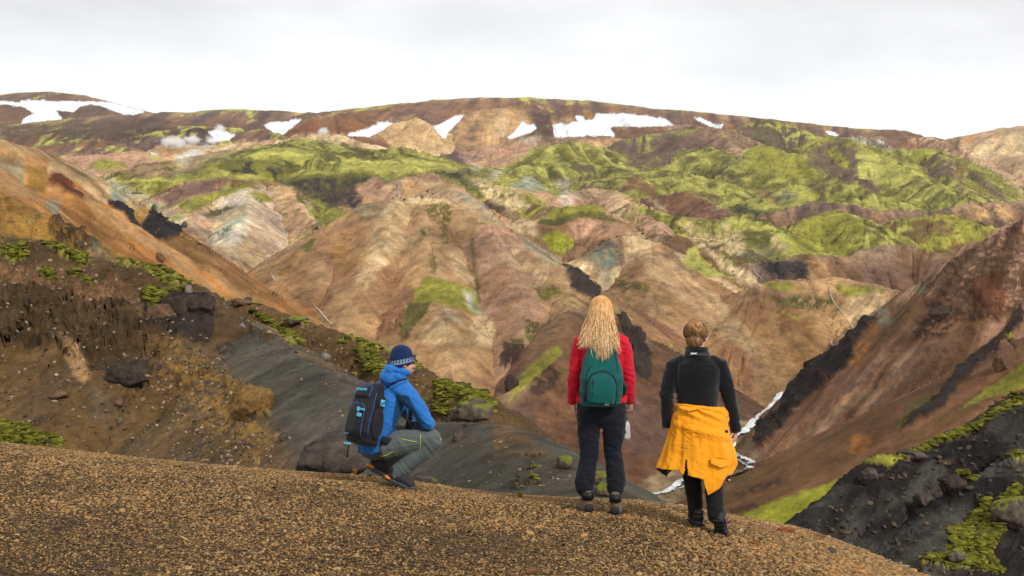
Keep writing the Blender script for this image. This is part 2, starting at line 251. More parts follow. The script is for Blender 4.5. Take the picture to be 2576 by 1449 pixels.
def terrain(X, Y, detail=True):
    """height, hill index, streak noise for flat arrays X, Y"""
    X = X.astype(np.float32); Y = Y.astype(np.float32)
    Z = base_h(X, Y) + 3 * fbm(X / 60, Y / 60, oct=3, seed=5) * sstep(Y, 100, 900)
    ID = np.full(X.shape, -1, np.int16); ST = fbm(X / 25, Y / 25, oct=3, seed=6); DD = np.zeros_like(Z)
    for k, (h, pts) in enumerate(zip(H, HP)):
        name, _, slope, r, gs, ga, ca, cb, ms = h
        zmin = np.interp(pts[:, 1].min() * 0.8, *BASE) - 5
        reach = max(5.0, (pts[:, 2].max() - zmin) / slope) + 2 * r
        lo = pts.min(0) - reach; hi = pts.max(0) + reach
        m = np.nonzero((X > lo[0]) & (X < hi[0]) & (Y > lo[1]) & (Y < hi[1]))[0]
        if len(m) == 0: continue
        x = X[m]; y = Y[m]
        best = np.full(len(m), -1e9, np.float32); bn = np.zeros((len(m), 2), np.float32); bd = np.zeros(len(m), np.float32)
        for a, b in zip(pts[:-1], pts[1:]):
            dx, dy = b[0] - a[0], b[1] - a[1]; L2 = dx * dx + dy * dy
            L = math.sqrt(L2); mg = (b[2] - a[2]) / L; mg = max(-.8 * slope, min(.8 * slope, mg))
            tp = ((x - a[0]) * dx + (y - a[1]) * dy) / L
            dp = np.abs((x - a[0]) * dy - (y - a[1]) * dx) / L
            t = np.clip((tp + dp * mg / math.sqrt(slope * slope - mg * mg)) / L, 0, 1).astype(np.float32)   # fall lines run down from here
            nx = a[0] + t * dx; ny = a[1] + t * dy
            d = np.sqrt((x - nx) ** 2 + (y - ny) ** 2)
            z = a[2] + t * (b[2] - a[2]) - slope * (np.sqrt(d * d + r * r) - r)
            if slope < .3: z = z - .5 * np.maximum(0, d - 260)
            w = z > best
            best = np.where(w, z, best); bd = np.where(w, d, bd); bn[:, 0] = np.where(w, nx, bn[:, 0]); bn[:, 1] = np.where(w, ny, bn[:, 1])
        cur = Z[m]
        mm = np.nonzero(best > cur - ga * gs * 0.8 - 1)[0]
        if len(mm) == 0: continue
        x = x[mm]; y = y[mm]; b0 = best[mm]; d = bd[mm]; n0 = bn[mm, 0]; n1 = bn[mm, 1]
        inv = 1.0 / np.maximum(d, 1e-3)
        ox = (x - n0) * inv; oy = (y - n1) * inv
        kk = 1.1
        g1 = fbm(n0 / gs + ox * kk, n1 / gs + oy * kk, d / (5 * gs), oct=2, seed=11 + k, ridged=True)
        g2 = fbm(n0 / (gs * .3) + ox * kk * 2, n1 / (gs * .3) + oy * kk * 2, d / (2.2 * gs), oct=3, seed=51 + k, ridged=True)
        am = np.minimum(d, gs * 1.3) * ga * (0.22 if name in ('mountain', 'tan_mountain') and ga < .8 else 0.8 if name in ('mountain', 'coloured_ridge', 'scree_ridge', 'brown_apron') or pts[0, 1] < 150 else 1.0 if name in ('plateau', 'far_mountain') else 1.6)
        z = b0 - am * (0.55 - 0.55 * g1) * 0.55 + am * (0.05 if name in ('mountain', 'tan_mountain') and ga < .8 else 0.16) * g2
        st = fbm(n0 / (gs * .2) + ox * 5, n1 / (gs * .2) + oy * 5, d / (4.5 * gs), oct=4, seed=91 + k, gain=.62)
        # small crest wobble away from the line itself
        w = z > cur[mm]
        idx = m[mm][w]
        Z[idx] = z[w]; ID[idx] = k; ST[idx] = st[w]; DD[idx] = d[w]
    return Z, ID, ST, DD
def rows_for(Us, D0, D1, nrows, hid=0.12, coarse=900):
    """distance of every grid row, column by column: dense where the ground faces the viewer"""
    uc = Us[::3]; lr = np.geomspace(D0, D1, coarse)
    Dg, Ug = np.meshgrid(lr, uc, indexing='ij')
    Z, _, _, _ = terrain((Dg * (Ug - CU) / F).ravel(), Dg.ravel())
    e = (Z.reshape(Dg.shape)) / Dg
    cm = np.maximum.accumulate(e, 0)
    vis = e >= cm - 1e-4
    de = np.abs(np.diff(e, axis=0)) * F
    w = de * np.where(vis[1:], 1.0, hid) + 0.22 * np.diff(np.log(lr))[:, None] * 100
    k = np.ones(7) / 7
    wp = np.pad(w, ((0, 0), (3, 3)), mode='edge')
    w = sum(wp[:, i:i + w.shape[1]] * k[i] for i in range(7))
    c = np.vstack([np.zeros(w.shape[1]), np.cumsum(w, 0)]); c /= c[-1]
    out = np.empty((nrows, len(uc)))
    q = np.linspace(0, 1, nrows)
    for j in range(len(uc)): out[:, j] = np.interp(q, c[:, j], lr)
    full = np.empty((nrows, len(Us)))
    for i in range(nrows): full[i] = np.interp(Us, uc, out[i])
    return full
def polydist(u, v, poly):
    d = np.full(u.shape, 1e9, np.float32); n = len(poly)
    for i in range(n):
        x1, y1 = poly[i]; x2, y2 = poly[(i + 1) % n]; dx = x2 - x1; dy = y2 - y1; L2 = dx * dx + dy * dy + 1e-6
        t = np.clip(((u - x1) * dx + (v - y1) * dy) / L2, 0, 1)
        d = np.minimum(d, (u - x1 - t * dx) ** 2 + (v - y1 - t * dy) ** 2)
    return np.sqrt(d)
def inpoly(u, v, poly):
    r = np.zeros(u.shape, bool); n = len(poly)
    for i in range(n):
        x1, y1 = poly[i]; x2, y2 = poly[(i + 1) % n]
        if y1 == y2: continue
        c = ((y1 > v) != (y2 > v)) & (u < (x2 - x1) * (v - y1) / (y2 - y1) + x1)
        r ^= c
    return r
# surface patches (snow, moss, bare earths), measured on the photograph and laid on the ground that is seen there
_CR = {0: (1, 0, 0), 1: (1 / 3, 0, 201.2), 2: (1 / 3, 858.7, 201.2), 3: (1 / 3, 1717.3, 201.2), 4: (1 / 3, 0, 670.8), 5: (1 / 3, 858.7, 670.8), 6: (1 / 3, 1717.3, 670.8),
       8: (1 / 3, 1717.3, 1100), 'A': (.3148, 604, 416), 'B': (.3148, 1274.6, 302), 'C': (.2454, 1945.4, 872), 'D': (.2361, 0, 523)}
PATCHES = []
def pa(kind, crop, pts, **o):
    s, a, b = _CR[crop]
    p = [(a + s * pts[i], b + s * pts[i + 1]) for i in range(0, len(pts), 2)]
    PATCHES.append((kind, p, o))
# far earths
pa('tan',2,[940,235,1050,205,1250,200,1400,215,1440,300,1470,400,1330,430,1180,530,1000,560,780,500,790,450,870,330],w=6)
pa('ltan',2,[1150,310,1250,300,1260,420,1150,430],a=.8)
pa('brown',2,[940,200,1400,170,1440,260,1340,240,1250,220,1060,225,960,250],d=.6)
pa('dbrown',2,[1440,230,1600,250,1600,440,1500,440,1350,430,1440,380],d=.8)
pa('tan',2,[1590,290,1720,290,1790,320,1740,330,1600,350],w=3)
pa('ochre',2,[1830,262,1920,262,1915,300,1840,310],w=2)
pa('tan',2,[350,300,560,275,650,330,700,400,790,510,700,540,500,540,330,470,230,430],a=.7)
pa('brown',2,[0,240,200,250,300,340,180,400,50,420,0,440],a=.8)
pa('orange',2,[60,330,280,310,290,350,150,390,60,400],a=.4)
pa('pink',1,[430,590,700,560,1050,545,1200,650,1300,720,1100,760,900,700,600,660],a=.8)
pa('moss',1,[660,660,780,610,950,625,960,670,850,700,740,700],d=.8,w=4)
pa('tan',1,[1180,520,1500,500,1560,540,1300,660,1180,600],w=4)
pa('ltan',1,[1560,560,1750,490,1950,478,1700,580,1400,700,1290,690,1310,640],w=4)
pa('white',1,[1330,590,1560,480,1610,500,1420,640,1310,650],d=.75,w=4)
pa('ltan',1,[2200,430,2450,410,2576,430,2576,500,2350,460,2200,450],w=3)
pa('dbrown',1,[0,340,300,330,700,320,1000,270,1300,300,1250,390,1000,400,800,470,560,430,250,420,0,440],d=.85)
pa('dmoss',1,[350,300,700,300,700,440,380,420],d=.3,streak=1)
pa('dmoss',1,[900,350,1100,360,1080,420,920,400],d=.45)
pa('mauve',1,[1210,742,1500,668,1750,580,1880,552,1840,530,1900,520,1925,550,1770,597,1500,690,1250,762],w=1.5)
pa('dark',1,[1480,590,1760,570,1500,650,1330,690],a=.7,w=4)
pa('dark',1,[1850,640,1880,640,1950,740,1840,760,1720,730],d=.6)
pa('dark',1,[2060,640,2140,640,2120,760,2070,770,2010,690],d=.6)
pa('lmoss',1,[1900,560,2250,560,2500,620,2576,640,2576,720,2350,740,2150,700,2250,640,2000,600],d=.75,streak=1)
pa('lmoss',1,[850,765,1180,762,1350,780,1380,800,1200,785,900,785],w=3)
pa('lmoss',1,[1420,780,1650,748,1950,745,2050,790,1900,775,1640,770],w=3)
pa('lmoss',2,[0,600,300,620,650,690,480,720,380,700,120,710,0,715],d=.85)
pa('lmoss',2,[420,600,700,640,900,685,750,700,500,660],d=.85)
pa('dark','A',[260,150,720,105,900,100,1130,110,940,180,960,250,1000,320,920,385,700,340,520,290,400,200],w=5)
pa('pink','A',[930,190,1080,120,1250,240,1270,280,1120,330,1040,310],a=.9)
pa('grey','A',[1140,110,1310,110,1280,180,1270,270,1230,220],a=.6)
pa('tan','A',[1290,190,1400,100,1530,80,1700,170,1800,260,1650,270,1290,280],a=.9,streak=1)
pa('mauve','A',[1400,80,1560,80,1620,140,1480,130],a=.7)
pa('dark','A',[1570,80,1800,60,1960,180,1900,200,1740,160],a=.85)
pa('teal','A',[1620,210,1830,260,1990,400,2120,520,1980,440,1800,320],a=.65,w=4)
pa('dark','A',[1940,330,2060,315,2080,340,1960,365],w=4)
pa('moss','A',[2060,290,2200,330,2300,410,2270,440,2150,360],d=.85)
pa('moss','A',[1900,115,2060,140,2200,200,2300,270,2400,300,2500,350,2350,300,2150,250,2000,170],d=.7)
pa('moss','A',[640,450,740,355,900,395,800,450,680,520],w=5)
pa('dmoss','A',[420,210,530,290,640,350,640,430,560,370,440,280],d=.8)
pa('ltan','A',[520,300,570,300,580,360,530,350],w=3)
# white spur left of the mountain
pa('mauve',1,[1190,905,1420,790,1640,760,1600,860,1350,940,1290,975],w=5)
pa('pink',1,[1870,1060,2000,900,2200,950,2430,1130,2250,1250,1980,1420,1800,1250,1870,1120],a=.6)
pa('ltan',1,[1980,850,2100,830,2150,900,2350,1060,2250,1040,2050,930],a=.6,streak=1)
pa('moss',1,[1350,950,1600,880,1850,790,2000,760,2090,800,1900,830,1870,880,1990,890,2050,940,1950,960,1830,860,1650,930,1500,1000,1370,1000],d=.85)
pa('brown',1,[1830,790,1980,775,2050,830,1900,870],w=4)
pa('white',1,[1740,920,1870,870,1850,970,1790,1010,1650,1110,1560,1070,1490,1080,1620,1010],w=4,a=.85)
pa('dmoss',1,[1520,1045,1650,990,1800,960,1720,1030,1600,1068],d=.85)
pa('teal',1,[1850,1030,1875,1065,1780,1130,1690,1240,1640,1200,1780,1080],w=3)
pa('white',1,[1690,1240,1860,1100,1860,1200,1770,1290,1690,1265],w=4)
pa('dmoss',1,[2150,950,2260,1000,2420,1140,2300,1220,2190,1240,2300,1120],d=.5,streak=1)
pa('tan',1,[1760,1290,1870,1210,1990,1330,1980,1440,1850,1370],a=.6)
# centre: ridges, white pyramid, moss crest
pa('teal',2,[1260,820,1420,745,1480,790,1560,860,1400,862,1270,835],w=3,a=.9)
pa('white',2,[1340,790,1420,748,1450,790,1400,830],w=3,a=.6)
pa('pink',2,[1270,835,1400,862,1580,870,1690,970,1640,990,1450,900,1290,860],w=4)
pa('white',2,[1610,780,1720,770,1780,850,1740,950,1670,980,1640,900,1680,850],a=.65)
pa('white',2,[1085,770,1140,700,1230,700,1170,760],a=.6,w=4)
pa('white',2,[900,560,1000,570,1060,680,1000,720,950,640],a=.55)
pa('mauve',2,[1700,880,1950,825,2080,860,1900,910],a=.6)
pa('pink',2,[1850,900,2050,870,2250,1000,2470,1210,2250,1200,2050,1080,1900,1000],a=.75,streak=1)
pa('ltan',2,[1250,1125,1350,1070,1470,1070,1490,1190,1300,1150],w=5)
pa('pink',2,[1700,1090,1950,1060,2150,1180,2120,1250,1900,1200,1750,1190],w=6)
pa('mauve',2,[1700,1210,2130,1260,2130,1449,1660,1370],a=.7)
pa('teal2',2,[1880,1330,2000,1260,2110,1290,2125,1400,1960,1445],d=.6,n=1.6)
pa('lime',2,[1500,1190,1620,1150,1750,1200,1755,1290,1650,1350,1590,1310],w=8,d=.95)
pa('dmoss',2,[1480,1060,1700,975,1900,975,2020,1045,2120,1120,1900,1070,1800,1055,1620,1115,1480,1095],w=5)
pa('moss',2,[1500,1050,1700,970,1900,968,2000,1030,1800,1020,1600,1060],w=4,d=.8)
pa('mauve',2,[1420,455,1600,430,1900,425,2080,440,1900,470,1700,465,1550,500,1500,520],d=.8)
pa('white','B',[100,150,270,140,240,210,60,230],a=.5,w=4)
pa('pink','B',[0,160,240,210,140,300,0,330],a=.7)
pa('mauve','B',[870,180,1000,190,1250,370,1200,400,1000,390,930,300],d=.95)
pa('mauve','B',[1180,120,1400,110,1560,200,1400,240,1150,220],d=.95)
pa('mauve','B',[1120,200,1380,250,1300,380,1240,380,1180,300],d=.9)
pa('mauve','B',[560,385,680,370,660,425,570,440],d=.9,w=4)
pa('dark','B',[560,470,660,460,660,490,580,510],d=.8,w=4)
pa('brown','B',[1000,470,1070,470,1220,600,1330,720,1150,640,1060,560,900,610],d=.9)
pa('brown','B',[1480,590,1700,700,1650,800,1450,820,1280,650],a=.9)
pa('dbrown','B',[1540,400,1700,410,1850,480,1800,490,1640,440],w=3)
pa('dbrown','B',[1510,590,1680,585,1740,690,1600,640],w=4)
pa('dark','B',[1750,700,2000,700,2200,705,2010,810,1800,745],w=5)
pa('brown','B',[1960,570,2080,580,2180,680,2060,650],w=4)
pa('grey','B',[2090,600,2240,580,2330,620,2220,695],a=.7,w=5)
pa('dbrown','B',[2370,520,2557,510,2557,640,2450,600],a=.9)
pa('ltan','B',[1720,840,1780,850,1770,875,1725,865],w=1)
pa('ltan','B',[1740,900,1850,890,1890,960,1900,1070,1760,1060,1720,950],a=.8,w=5)
pa('ltan','B',[1510,900,1560,900,1680,1030,1600,1010],w=3)
pa('ltan','B',[1150,660,1200,650,1290,770,1220,730],a=.8,w=3)
pa('ltan','B',[2090,960,2160,960,2240,1060,2160,1050],w=4)
pa('brown','B',[1400,900,1500,900,1560,1000,1480,990],a=.8)
pa('dmoss','B',[1890,900,2100,900,2160,960,2080,1040,1920,1040],d=.8)
pa('grey','B',[1840,1060,2100,1020,2200,1080,2100,1130,1880,1110],a=.55)
pa('dark','B',[2010,1140,2200,1130,2380,1110,2410,1310,2200,1310,2080,1240],w=5)
pa('tan','B',[2400,1130,2557,1130,2557,1310,2410,1310],a=.8)
# tan mountain
pa('ltan','B',[930,960,1050,940,1070,1030,960,1130],w=5)
pa('ltan','B',[1080,960,1250,965,1100,1100,950,1220,960,1100],a=.7)
pa('mauve','B',[1240,970,1440,1000,1440,1080,1300,1180,1250,1100],a=.5)
pa('ltan','B',[1500,1010,1620,1060,1750,1110,1700,1150,1560,1110],a=.9,w=4)
pa('ltan','B',[1680,1140,1800,1150,1950,1250,2020,1330,1880,1345,1740,1220],d=.9,w=5)
pa('lmoss','B',[1450,1040,1510,1030,1560,1120,1680,1220,1820,1300,1600,1275,1430,1200,1400,1160],w=4)
pa('dmoss','B',[850,1240,1000,1320,1130,1340,1120,1400,940,1410],d=.6)
pa('teal',0,[1495,650,1540,640,1550,700,1530,740,1500,700],a=.4)
pa('ochre',6,[600,350,1000,330,1100,600,900,850,700,840,400,560],a=.3)
pa('mauve',6,[450,650,520,650,680,850,560,800],a=.6,w=5)
pa('dmoss',6,[650,240,900,230,1150,250,1100,320,800,330],d=.7)
pa('moss',6,[610,140,800,150,900,190,700,190],d=.8)
pa('moss',6,[1160,180,1500,180,1560,200,1300,250,1200,240],d=.8)
pa('moss',6,[720,320,880,400,900,440,760,370],d=.8)
pa('ltan',6,[1250,250,1450,200,1570,280,1480,370,1300,470,1220,380],a=.7)
pa('dmoss',6,[240,480,500,560,500,640,250,560],d=.45)
# right side far
pa('river',0,[1570,1255,1640,1196,1700,1178,1760,1120,1840,1060,1885,1058,1905,1100,1915,1150,1905,1200,1850,1245,1700,1300,1600,1290],w=8,f=6,d0=480)
pa('rubble',0,[1418,676,1450,680,1490,716,1510,760,1480,765,1440,735,1424,710],rock=1)
pa('dbrown',0,[960,800,1010,798,1040,830,1030,856,990,850,955,830],d=.6,rock=.8)
pa('ltan',3,[2130,600,2300,480,2450,420,2576,400,2576,900,2300,650],a=.9,w=5)
pa('dark',3,[1970,470,2100,440,2090,560,2030,520],w=4)
pa('orange',3,[2100,440,2250,400,2200,480,2110,540],a=.5)
pa('pink',3,[2300,620,2480,560,2576,620,2576,840,2400,720],a=.85)
pa('mauve',3,[1930,540,2100,630,2350,800,2480,930,2300,840,2150,700],a=.9)
pa('mauve',3,[920,590,1060,480,1170,450,1260,520,1340,560,1300,700,1290,790,1180,770,1000,680],d=.85)
pa('moss',3,[1090,540,1160,500,1250,640,1290,690,1170,650],d=.7)
pa('mauve',3,[1800,640,2030,620,2060,720,1900,760],d=.6)
pa('brown',3,[2060,640,2110,660,2110,800,2050,760],w=4)
pa('white',3,[1280,440,1440,460,1580,525,1480,515,1350,480],d=.5,n=1.6)
pa('brown',3,[1440,380,1580,370,1700,450,1790,525,1580,520,1500,440],w=3)
pa('tan',3,[2150,960,2350,950,2500,1050,2300,1130,2200,1060],d=.6)
pa('moss',3,[880,1090,1050,1020,1200,1010,1370,1100,1370,1200,1200,1230,1350,1280,1250,1310,1050,1310,900,1230],d=.85)
pa('moss',3,[1620,1090,1900,1040,2150,1070,2370,1180,2250,1230,2050,1260,1850,1310,1760,1280,2000,1100],d=.65)
pa('lmoss',3,[560,960,750,965,620,1000,500,990],w=3)
pa('moss',3,[430,640,520,530,620,510,760,560,900,600,950,650,1020,760,900,780,700,740,520,700],d=.95)
pa('lmoss',3,[1320,560,1500,570,1620,620,1750,760,1450,800,1320,750],d=.8)
# central mountain
pa('teal','A',[900,390,1150,310,1250,310,1200,420,1050,480,1000,450],a=.35)
pa('ltan','A',[1230,292,1400,262,1560,256,1670,285,1660,305,1250,312],w=2)
pa('brown','A',[640,560,900,450,1000,520,1020,700,900,640,700,650,560,760],a=.6,streak=1)
pa('grey','A',[1050,560,1150,520,1130,760,1080,740],a=.5)
pa('ltan','A',[1030,760,1200,600,1400,560,1460,600,1250,740,1000,960,900,1040],a=.5,streak=1)
pa('brown','A',[850,880,1250,800,1420,1000,1320,1180,1050,1310,760,1270],a=.75,streak=1)
pa('rust','A',[300,890,480,820,560,900,800,1100,760,1280,600,1180],a=.45)
pa('ochre','A',[720,680,830,635,880,680,870,760,1050,700,1050,800,900,870,750,850,720,760],a=.65,w=7)
pa('rust','A',[680,740,740,700,740,830,690,830],a=.7,w=5)
pa('tan','A',[420,800,520,690,560,700,480,840],a=.6)
pa('dmoss','A',[420,720,620,580,620,640,540,720,520,680],d=.6)
pa('ltan','A',[1640,700,1750,720,1880,980,1800,960,1700,880],a=.7,streak=1)
pa('dmoss','A',[1450,320,1660,300,1690,370,1680,440,1660,560,1660,650,1600,650,1590,500,1480,380],d=.52)
pa('dmoss','A',[1435,520,1480,520,1490,590,1460,580],w=3)
pa('dmoss','A',[1520,740,1570,740,1560,880,1520,880],a=.6)
pa('moss','A',[1500,890,1700,950,1850,1010,1910,1100,1900,1180,1800,1200,1620,1130,1560,1120,1430,1180,1350,1320,1290,1340,1350,1200,1410,1000],d=.85)
pa('dmoss','A',[1350,1100,1540,1120,1500,1200,1400,1300,1300,1440,1290,1330],d=.8)
pa('brown','A',[1100,1240,1330,1150,1340,1300,1240,1380,1080,1430],d=.7,rock=.6)
pa('ltan','A',[1640,1165,1840,1350,1860,1449,1400,1449,1520,1290],a=.55,streak=1)
pa('teal','A',[1560,1240,1660,1160,1760,1260,1620,1300],a=.35)
pa('ltan','A',[1850,1250,1960,1190,2035,1300,2020,1460,1880,1460,1840,1350],w=5)
pa('white','A',[1770,1030,1850,1060,1840,1180,1800,1120],w=4)
pa('teal','A',[1830,1080,1960,1200,1990,1260,1870,1190],a=.9,w=3)
pa('pink','A',[1900,500,2130,520,2330,620,2100,900,1950,1000,1890,800],a=.8)
pa('brown','A',[1930,900,2300,700,2440,900,2300,1050,2050,1230,1940,1150],a=.7,streak=1)
pa('teal','A',[2230,590,2400,650,2557,760,2520,830,2300,720],a=.5)
pa('dmoss','A',[1840,600,1870,600,1930,1100,1895,1100],a=.7,w=3)  # darker line down the gully between the lobes, borrowing the dmoss tone
pa('moss','A',[2320,970,2500,1000,2557,1020,2500,1080,2380,1100],d=.6)
pa('dmoss',5,[1430,160,1600,170,1660,200,1800,250,1600,260,1500,290],d=.6)
pa('tan',5,[1500,300,1700,200,1860,270,1800,330,1700,380,1600,420],a=.6)
pa('brown',5,[1700,385,1850,520,2000,650,2200,900,2300,1100,2250,1300,1800,1250,1500,1000,1440,820,1500,650],a=.8)
pa('mauve',5,[2150,950,2400,1100,2560,1300,2400,1449,2100,1400],a=.75)
pa('rust',5,[1200,1050,1400,950,1700,1000,2000,1200,2200,1449,1600,1480,1300,1200],a=.3,streak=1)
pa('ltan',0,[1700,560,1800,580,1860,640,1800,650,1740,610],d=.5)
pa('ltan',0,[1430,500,1500,480,1560,490,1600,530,1560,560,1500,520],a=.6,streak=1)
pa('ltan',0,[1180,450,1260,470,1330,520,1300,540,1220,500],d=.6)
pa('pink',0,[1150,380,1250,370,1330,390,1260,430,1180,420],d=.7)
pa('ltan',0,[1050,460,1110,460,1190,530,1250,580,1180,540,1100,500],a=.6)
pa('ltan',0,[980,520,1060,515,1010,620,930,720,880,760,920,640],a=.45,streak=1)
pa('ltan',0,[1250,600,1330,660,1400,720,1360,740,1290,700],a=.5,streak=1)
pa('ltan',0,[1600,640,1700,660,1800,740,1900,860,1980,920,1880,900,1760,800,1650,720],a=.45,streak=1)
pa('mauve',5,[1180,1100,1380,1040,1500,1200,1600,1420,1500,1449,1300,1250],a=.7)
pa('dbrown',5,[1240,600,1400,620,1380,700,1260,780,1210,760],d=.8,rock=.6)
pa('dmoss',5,[1380,370,1500,370,1490,560,1400,600],d=.5,rock=.4)
pa('dmoss',5,[1280,570,1370,560,1380,600,1300,610],w=3)
pa('dbrown',5,[1450,820,1560,760,1650,800,1600,900,1480,1000,1420,950],d=.6,rock=.6)
pa('dbrown',5,[1900,700,2050,800,2080,950,1980,900],d=.5,rock=.5)
pa('brown',5,[1560,1250,1600,1260,1700,1400,1650,1400],a=.8,w=4)
pa('moss',5,[1620,600,1675,645,1560,760,1450,850,1340,960,1250,1040,1320,900,1400,790,1500,690],w=4)
pa('rubble',5,[1700,20,1800,30,1900,110,1940,190,1860,260,1760,180,1710,100],rock=1)
pa('rubble',5,[2080,340,2120,400,2230,480,2300,650,2330,800,2310,870,2200,800,2150,600,2080,420],rock=1)
pa('rubble',5,[1250,850,1310,820,1310,900,1250,930],rock=.6,w=4)
pa('dmoss',5,[1650,780,1720,760,1700,860,1650,860],d=.6)
# coloured ridge on the left
pa('ltan',1,[0,470,180,540,450,600,800,760,830,800,800,940,650,880,620,800,520,740,360,700,340,600,150,580,0,510],a=.85,streak=1)
pa('orange',1,[180,560,350,620,350,660,150,640],a=.35)
pa('teal',1,[0,590,150,600,190,680,170,800,60,700,0,680],a=.6)
pa('ochre',1,[170,680,340,660,370,760,330,880,150,860,210,760],a=.8,rock=.5)
pa('brown',1,[20,590,100,590,110,640,30,640],a=.8)
pa('rust',1,[380,700,500,740,560,840,640,900,560,920,420,820,360,780],d=.9,rock=.8)
pa('dark',1,[460,830,660,900,680,960,560,930],a=.5)
pa('teal',1,[330,950,400,920,460,960,420,1040,380,1020],w=5)
pa('orange',1,[480,940,640,980,900,1160,1150,1300,1400,1449,1200,1449,900,1330,750,1250,600,1130],a=.8,streak=1)
pa('ochre',1,[620,1020,800,1100,820,1250,700,1200,600,1100],a=.6)
pa('tan',1,[620,900,760,960,1000,1100,1280,1280,1520,1449,1400,1449,1150,1290,900,1150,650,990],a=.85)
pa('pink',1,[1040,1180,1300,1350,1250,1350,1030,1200],a=.5,w=3)
pa('ltan',1,[800,740,1000,830,1200,950,1100,1050,1000,1040,900,960,780,930],a=.9)
pa('teal',1,[840,770,960,830,1045,885,960,900,900,950,820,890],w=5)
pa('rust',1,[1180,1200,1400,1110,1650,1280,1850,1400,2100,1560,1800,1560,1500,1400,1300,1290],a=.75,streak=1)
pa('ybrown',1,[1150,1150,1300,1120,1560,1280,1620,1400,1500,1449,1350,1300],a=.85)
pa('dark',1,[800,905,900,935,1000,1035,1060,1095,1150,965,1200,990,1240,1100,1375,1110,1340,1185,1250,1205,1180,1200,1060,1135,950,1060,850,1000],d=.88,rock=1)
pa('ochre',1,[1000,960,1100,990,1150,970,1060,1090,1000,1020],d=.7)
pa('teal',1,[1040,880,1220,960,1450,1120,1640,1250,1590,1230,1400,1110,1180,990],a=.75,w=4)
pa('rust',1,[1150,1320,1180,1310,1250,1370,1220,1375],w=2,rock=.5)
pa('orange',4,[1500,0,1850,0,2200,200,2520,470,2300,400,1950,250,1700,100],a=.6,streak=1)
pa('ybrown',4,[1560,0,1700,60,1900,180,2000,220,1900,230,1700,120],a=.7)
pa('teal2',4,[1940,110,2060,130,2200,270,2080,260],a=.35)
pa('rust',4,[2140,190,2330,290,2450,420,2530,480,2480,460,2300,330],a=.6,w=3)
# scree ridge on the right
pa('ybrown',6,[1550,300,1800,200,1900,260,1700,430,1560,560,1480,640,1450,520,1560,420],a=.8)
pa('orange',6,[1330,620,1460,430,1490,480,1400,650,1310,780,1290,720],a=.8)
pa('teal2',6,[1200,930,1560,620,1900,560,2200,420,2200,560,1800,900,1500,1000,1300,1080],a=.22,streak=1)
pa('orange',6,[700,1350,1100,1100,1500,850,1620,870,1350,1080,1000,1250,700,1420],a=.4,streak=1)
pa('teal',6,[1100,1150,1450,900,1500,930,1300,1080,1100,1200,800,1380],a=.35)
pa('dbrown',6,[1800,120,2000,0,2576,-340,2700,200,2450,400,2200,400,2000,400,1850,300],d=.6,a=.75,rock=.8,w=14)
pa('dbrown',6,[1750,420,2050,330,2000,500,1750,560,1700,520],d=.5,rock=.4)
pa('rust',6,[2200,100,2400,60,2480,250,2400,420,2230,330],d=.75,a=.6,rock=1)
pa('teal',6,[1480,340,1550,310,1570,420,1480,440],a=.8)
pa('teal',6,[1760,150,1830,140,1830,190,1760,190],a=.7,w=4)
pa('rubble',6,[830,900,1000,720,1200,580,1300,480,1460,370,1480,395,1390,480,1350,600,1290,740,1180,830,1000,950,850,1100,700,1280,620,1360,550,1320,600,1200,750,1050],rock=1,w=7)
pa('black',6,[850,900,1000,740,1200,600,1240,700,1180,800,980,900,850,1000],a=.6,rock=1)
pa('orange',6,[1280,1290,1350,1260,1420,1290,1400,1370,1320,1420,1260,1400],w=7)
pa('dmoss',6,[1600,1180,1700,1050,1900,950,2050,800,2150,640,2120,820,1950,960,1750,1100,1650,1220],d=.6)
pa('rubble',6,[1640,1240,1750,1100,1950,950,2050,820,2200,650,2400,500,2576,280,2576,420,2420,580,2300,700,2200,800,2100,900,2000,1050,1800,1160],rock=.7,w=10)
pa('dbrown',6,[2380,560,2480,520,2540,620,2480,740,2380,760],rock=1,w=5)
pa('moss',6,[2430,530,2490,520,2510,590,2460,580],w=2)
pa('rust',6,[2200,900,2320,780,2350,800,2260,880],a=.8,w=5)
pa('moss',6,[2090,1095,2300,920,2420,860,2600,720,2600,930,2330,1000,2180,1060],d=.85)
pa('lime',0,[1860,1292,1960,1255,2060,1225,2190,1180,2120,1240,2050,1330,2000,1335,1900,1312],d=.88,d0=100)
pa('dbrown',0,[1840,1235,1960,1200,1960,1215,1850,1250],d=.6,w=4)
pa('dbrown',0,[1830,1280,1900,1262,1905,1275,1840,1292],w=4)
pa('dmoss',0,[1840,1205,1900,1195,1880,1215,1845,1215],d=.6,w=3)
# snow last on the far side
pa('snow',1,[-300,165,0,165,80,165,150,178,160,155,220,152,300,155,440,165,560,165,700,165,800,170,950,200,1090,240,1010,262,940,258,860,232,780,200,690,180,600,200,555,238,410,222,470,295,330,308,160,327,180,295,265,250,170,200,60,185,-300,185],w=2.5)
pa('snow',1,[1570,395,1640,380,1700,400,1785,425,1740,455,1600,475,1560,470,1625,445],w=1.5)
pa('snow',1,[1995,345,2050,318,2180,320,2200,298,2275,298,2200,360,2130,418,2060,400],w=1.5)
pa('snow',2,[50,415,140,395,250,350,285,318,390,325,330,375,210,435,60,430],w=1.5)
pa('snow',2,[693,352,760,330,860,270,925,268,870,330,800,400,780,445,760,440,720,390],w=1.5)
pa('snow',2,[1257,430,1300,400,1370,315,1400,345,1430,345,1450,335,1470,365,1440,390,1340,425,1270,445],w=1.5)
pa('snow',2,[1595,345,1650,332,1700,335,1690,350,1735,325,1790,315,1765,270,1825,280,1840,305,1910,300,1925,255,2000,258,2080,258,2110,250,2190,262,2340,280,2400,300,2510,350,2050,350,2025,365,2065,425,1610,430,1600,375],w=1.8)
pa('snow',2,[2385,280,2450,300,2510,350,2440,320],w=1)
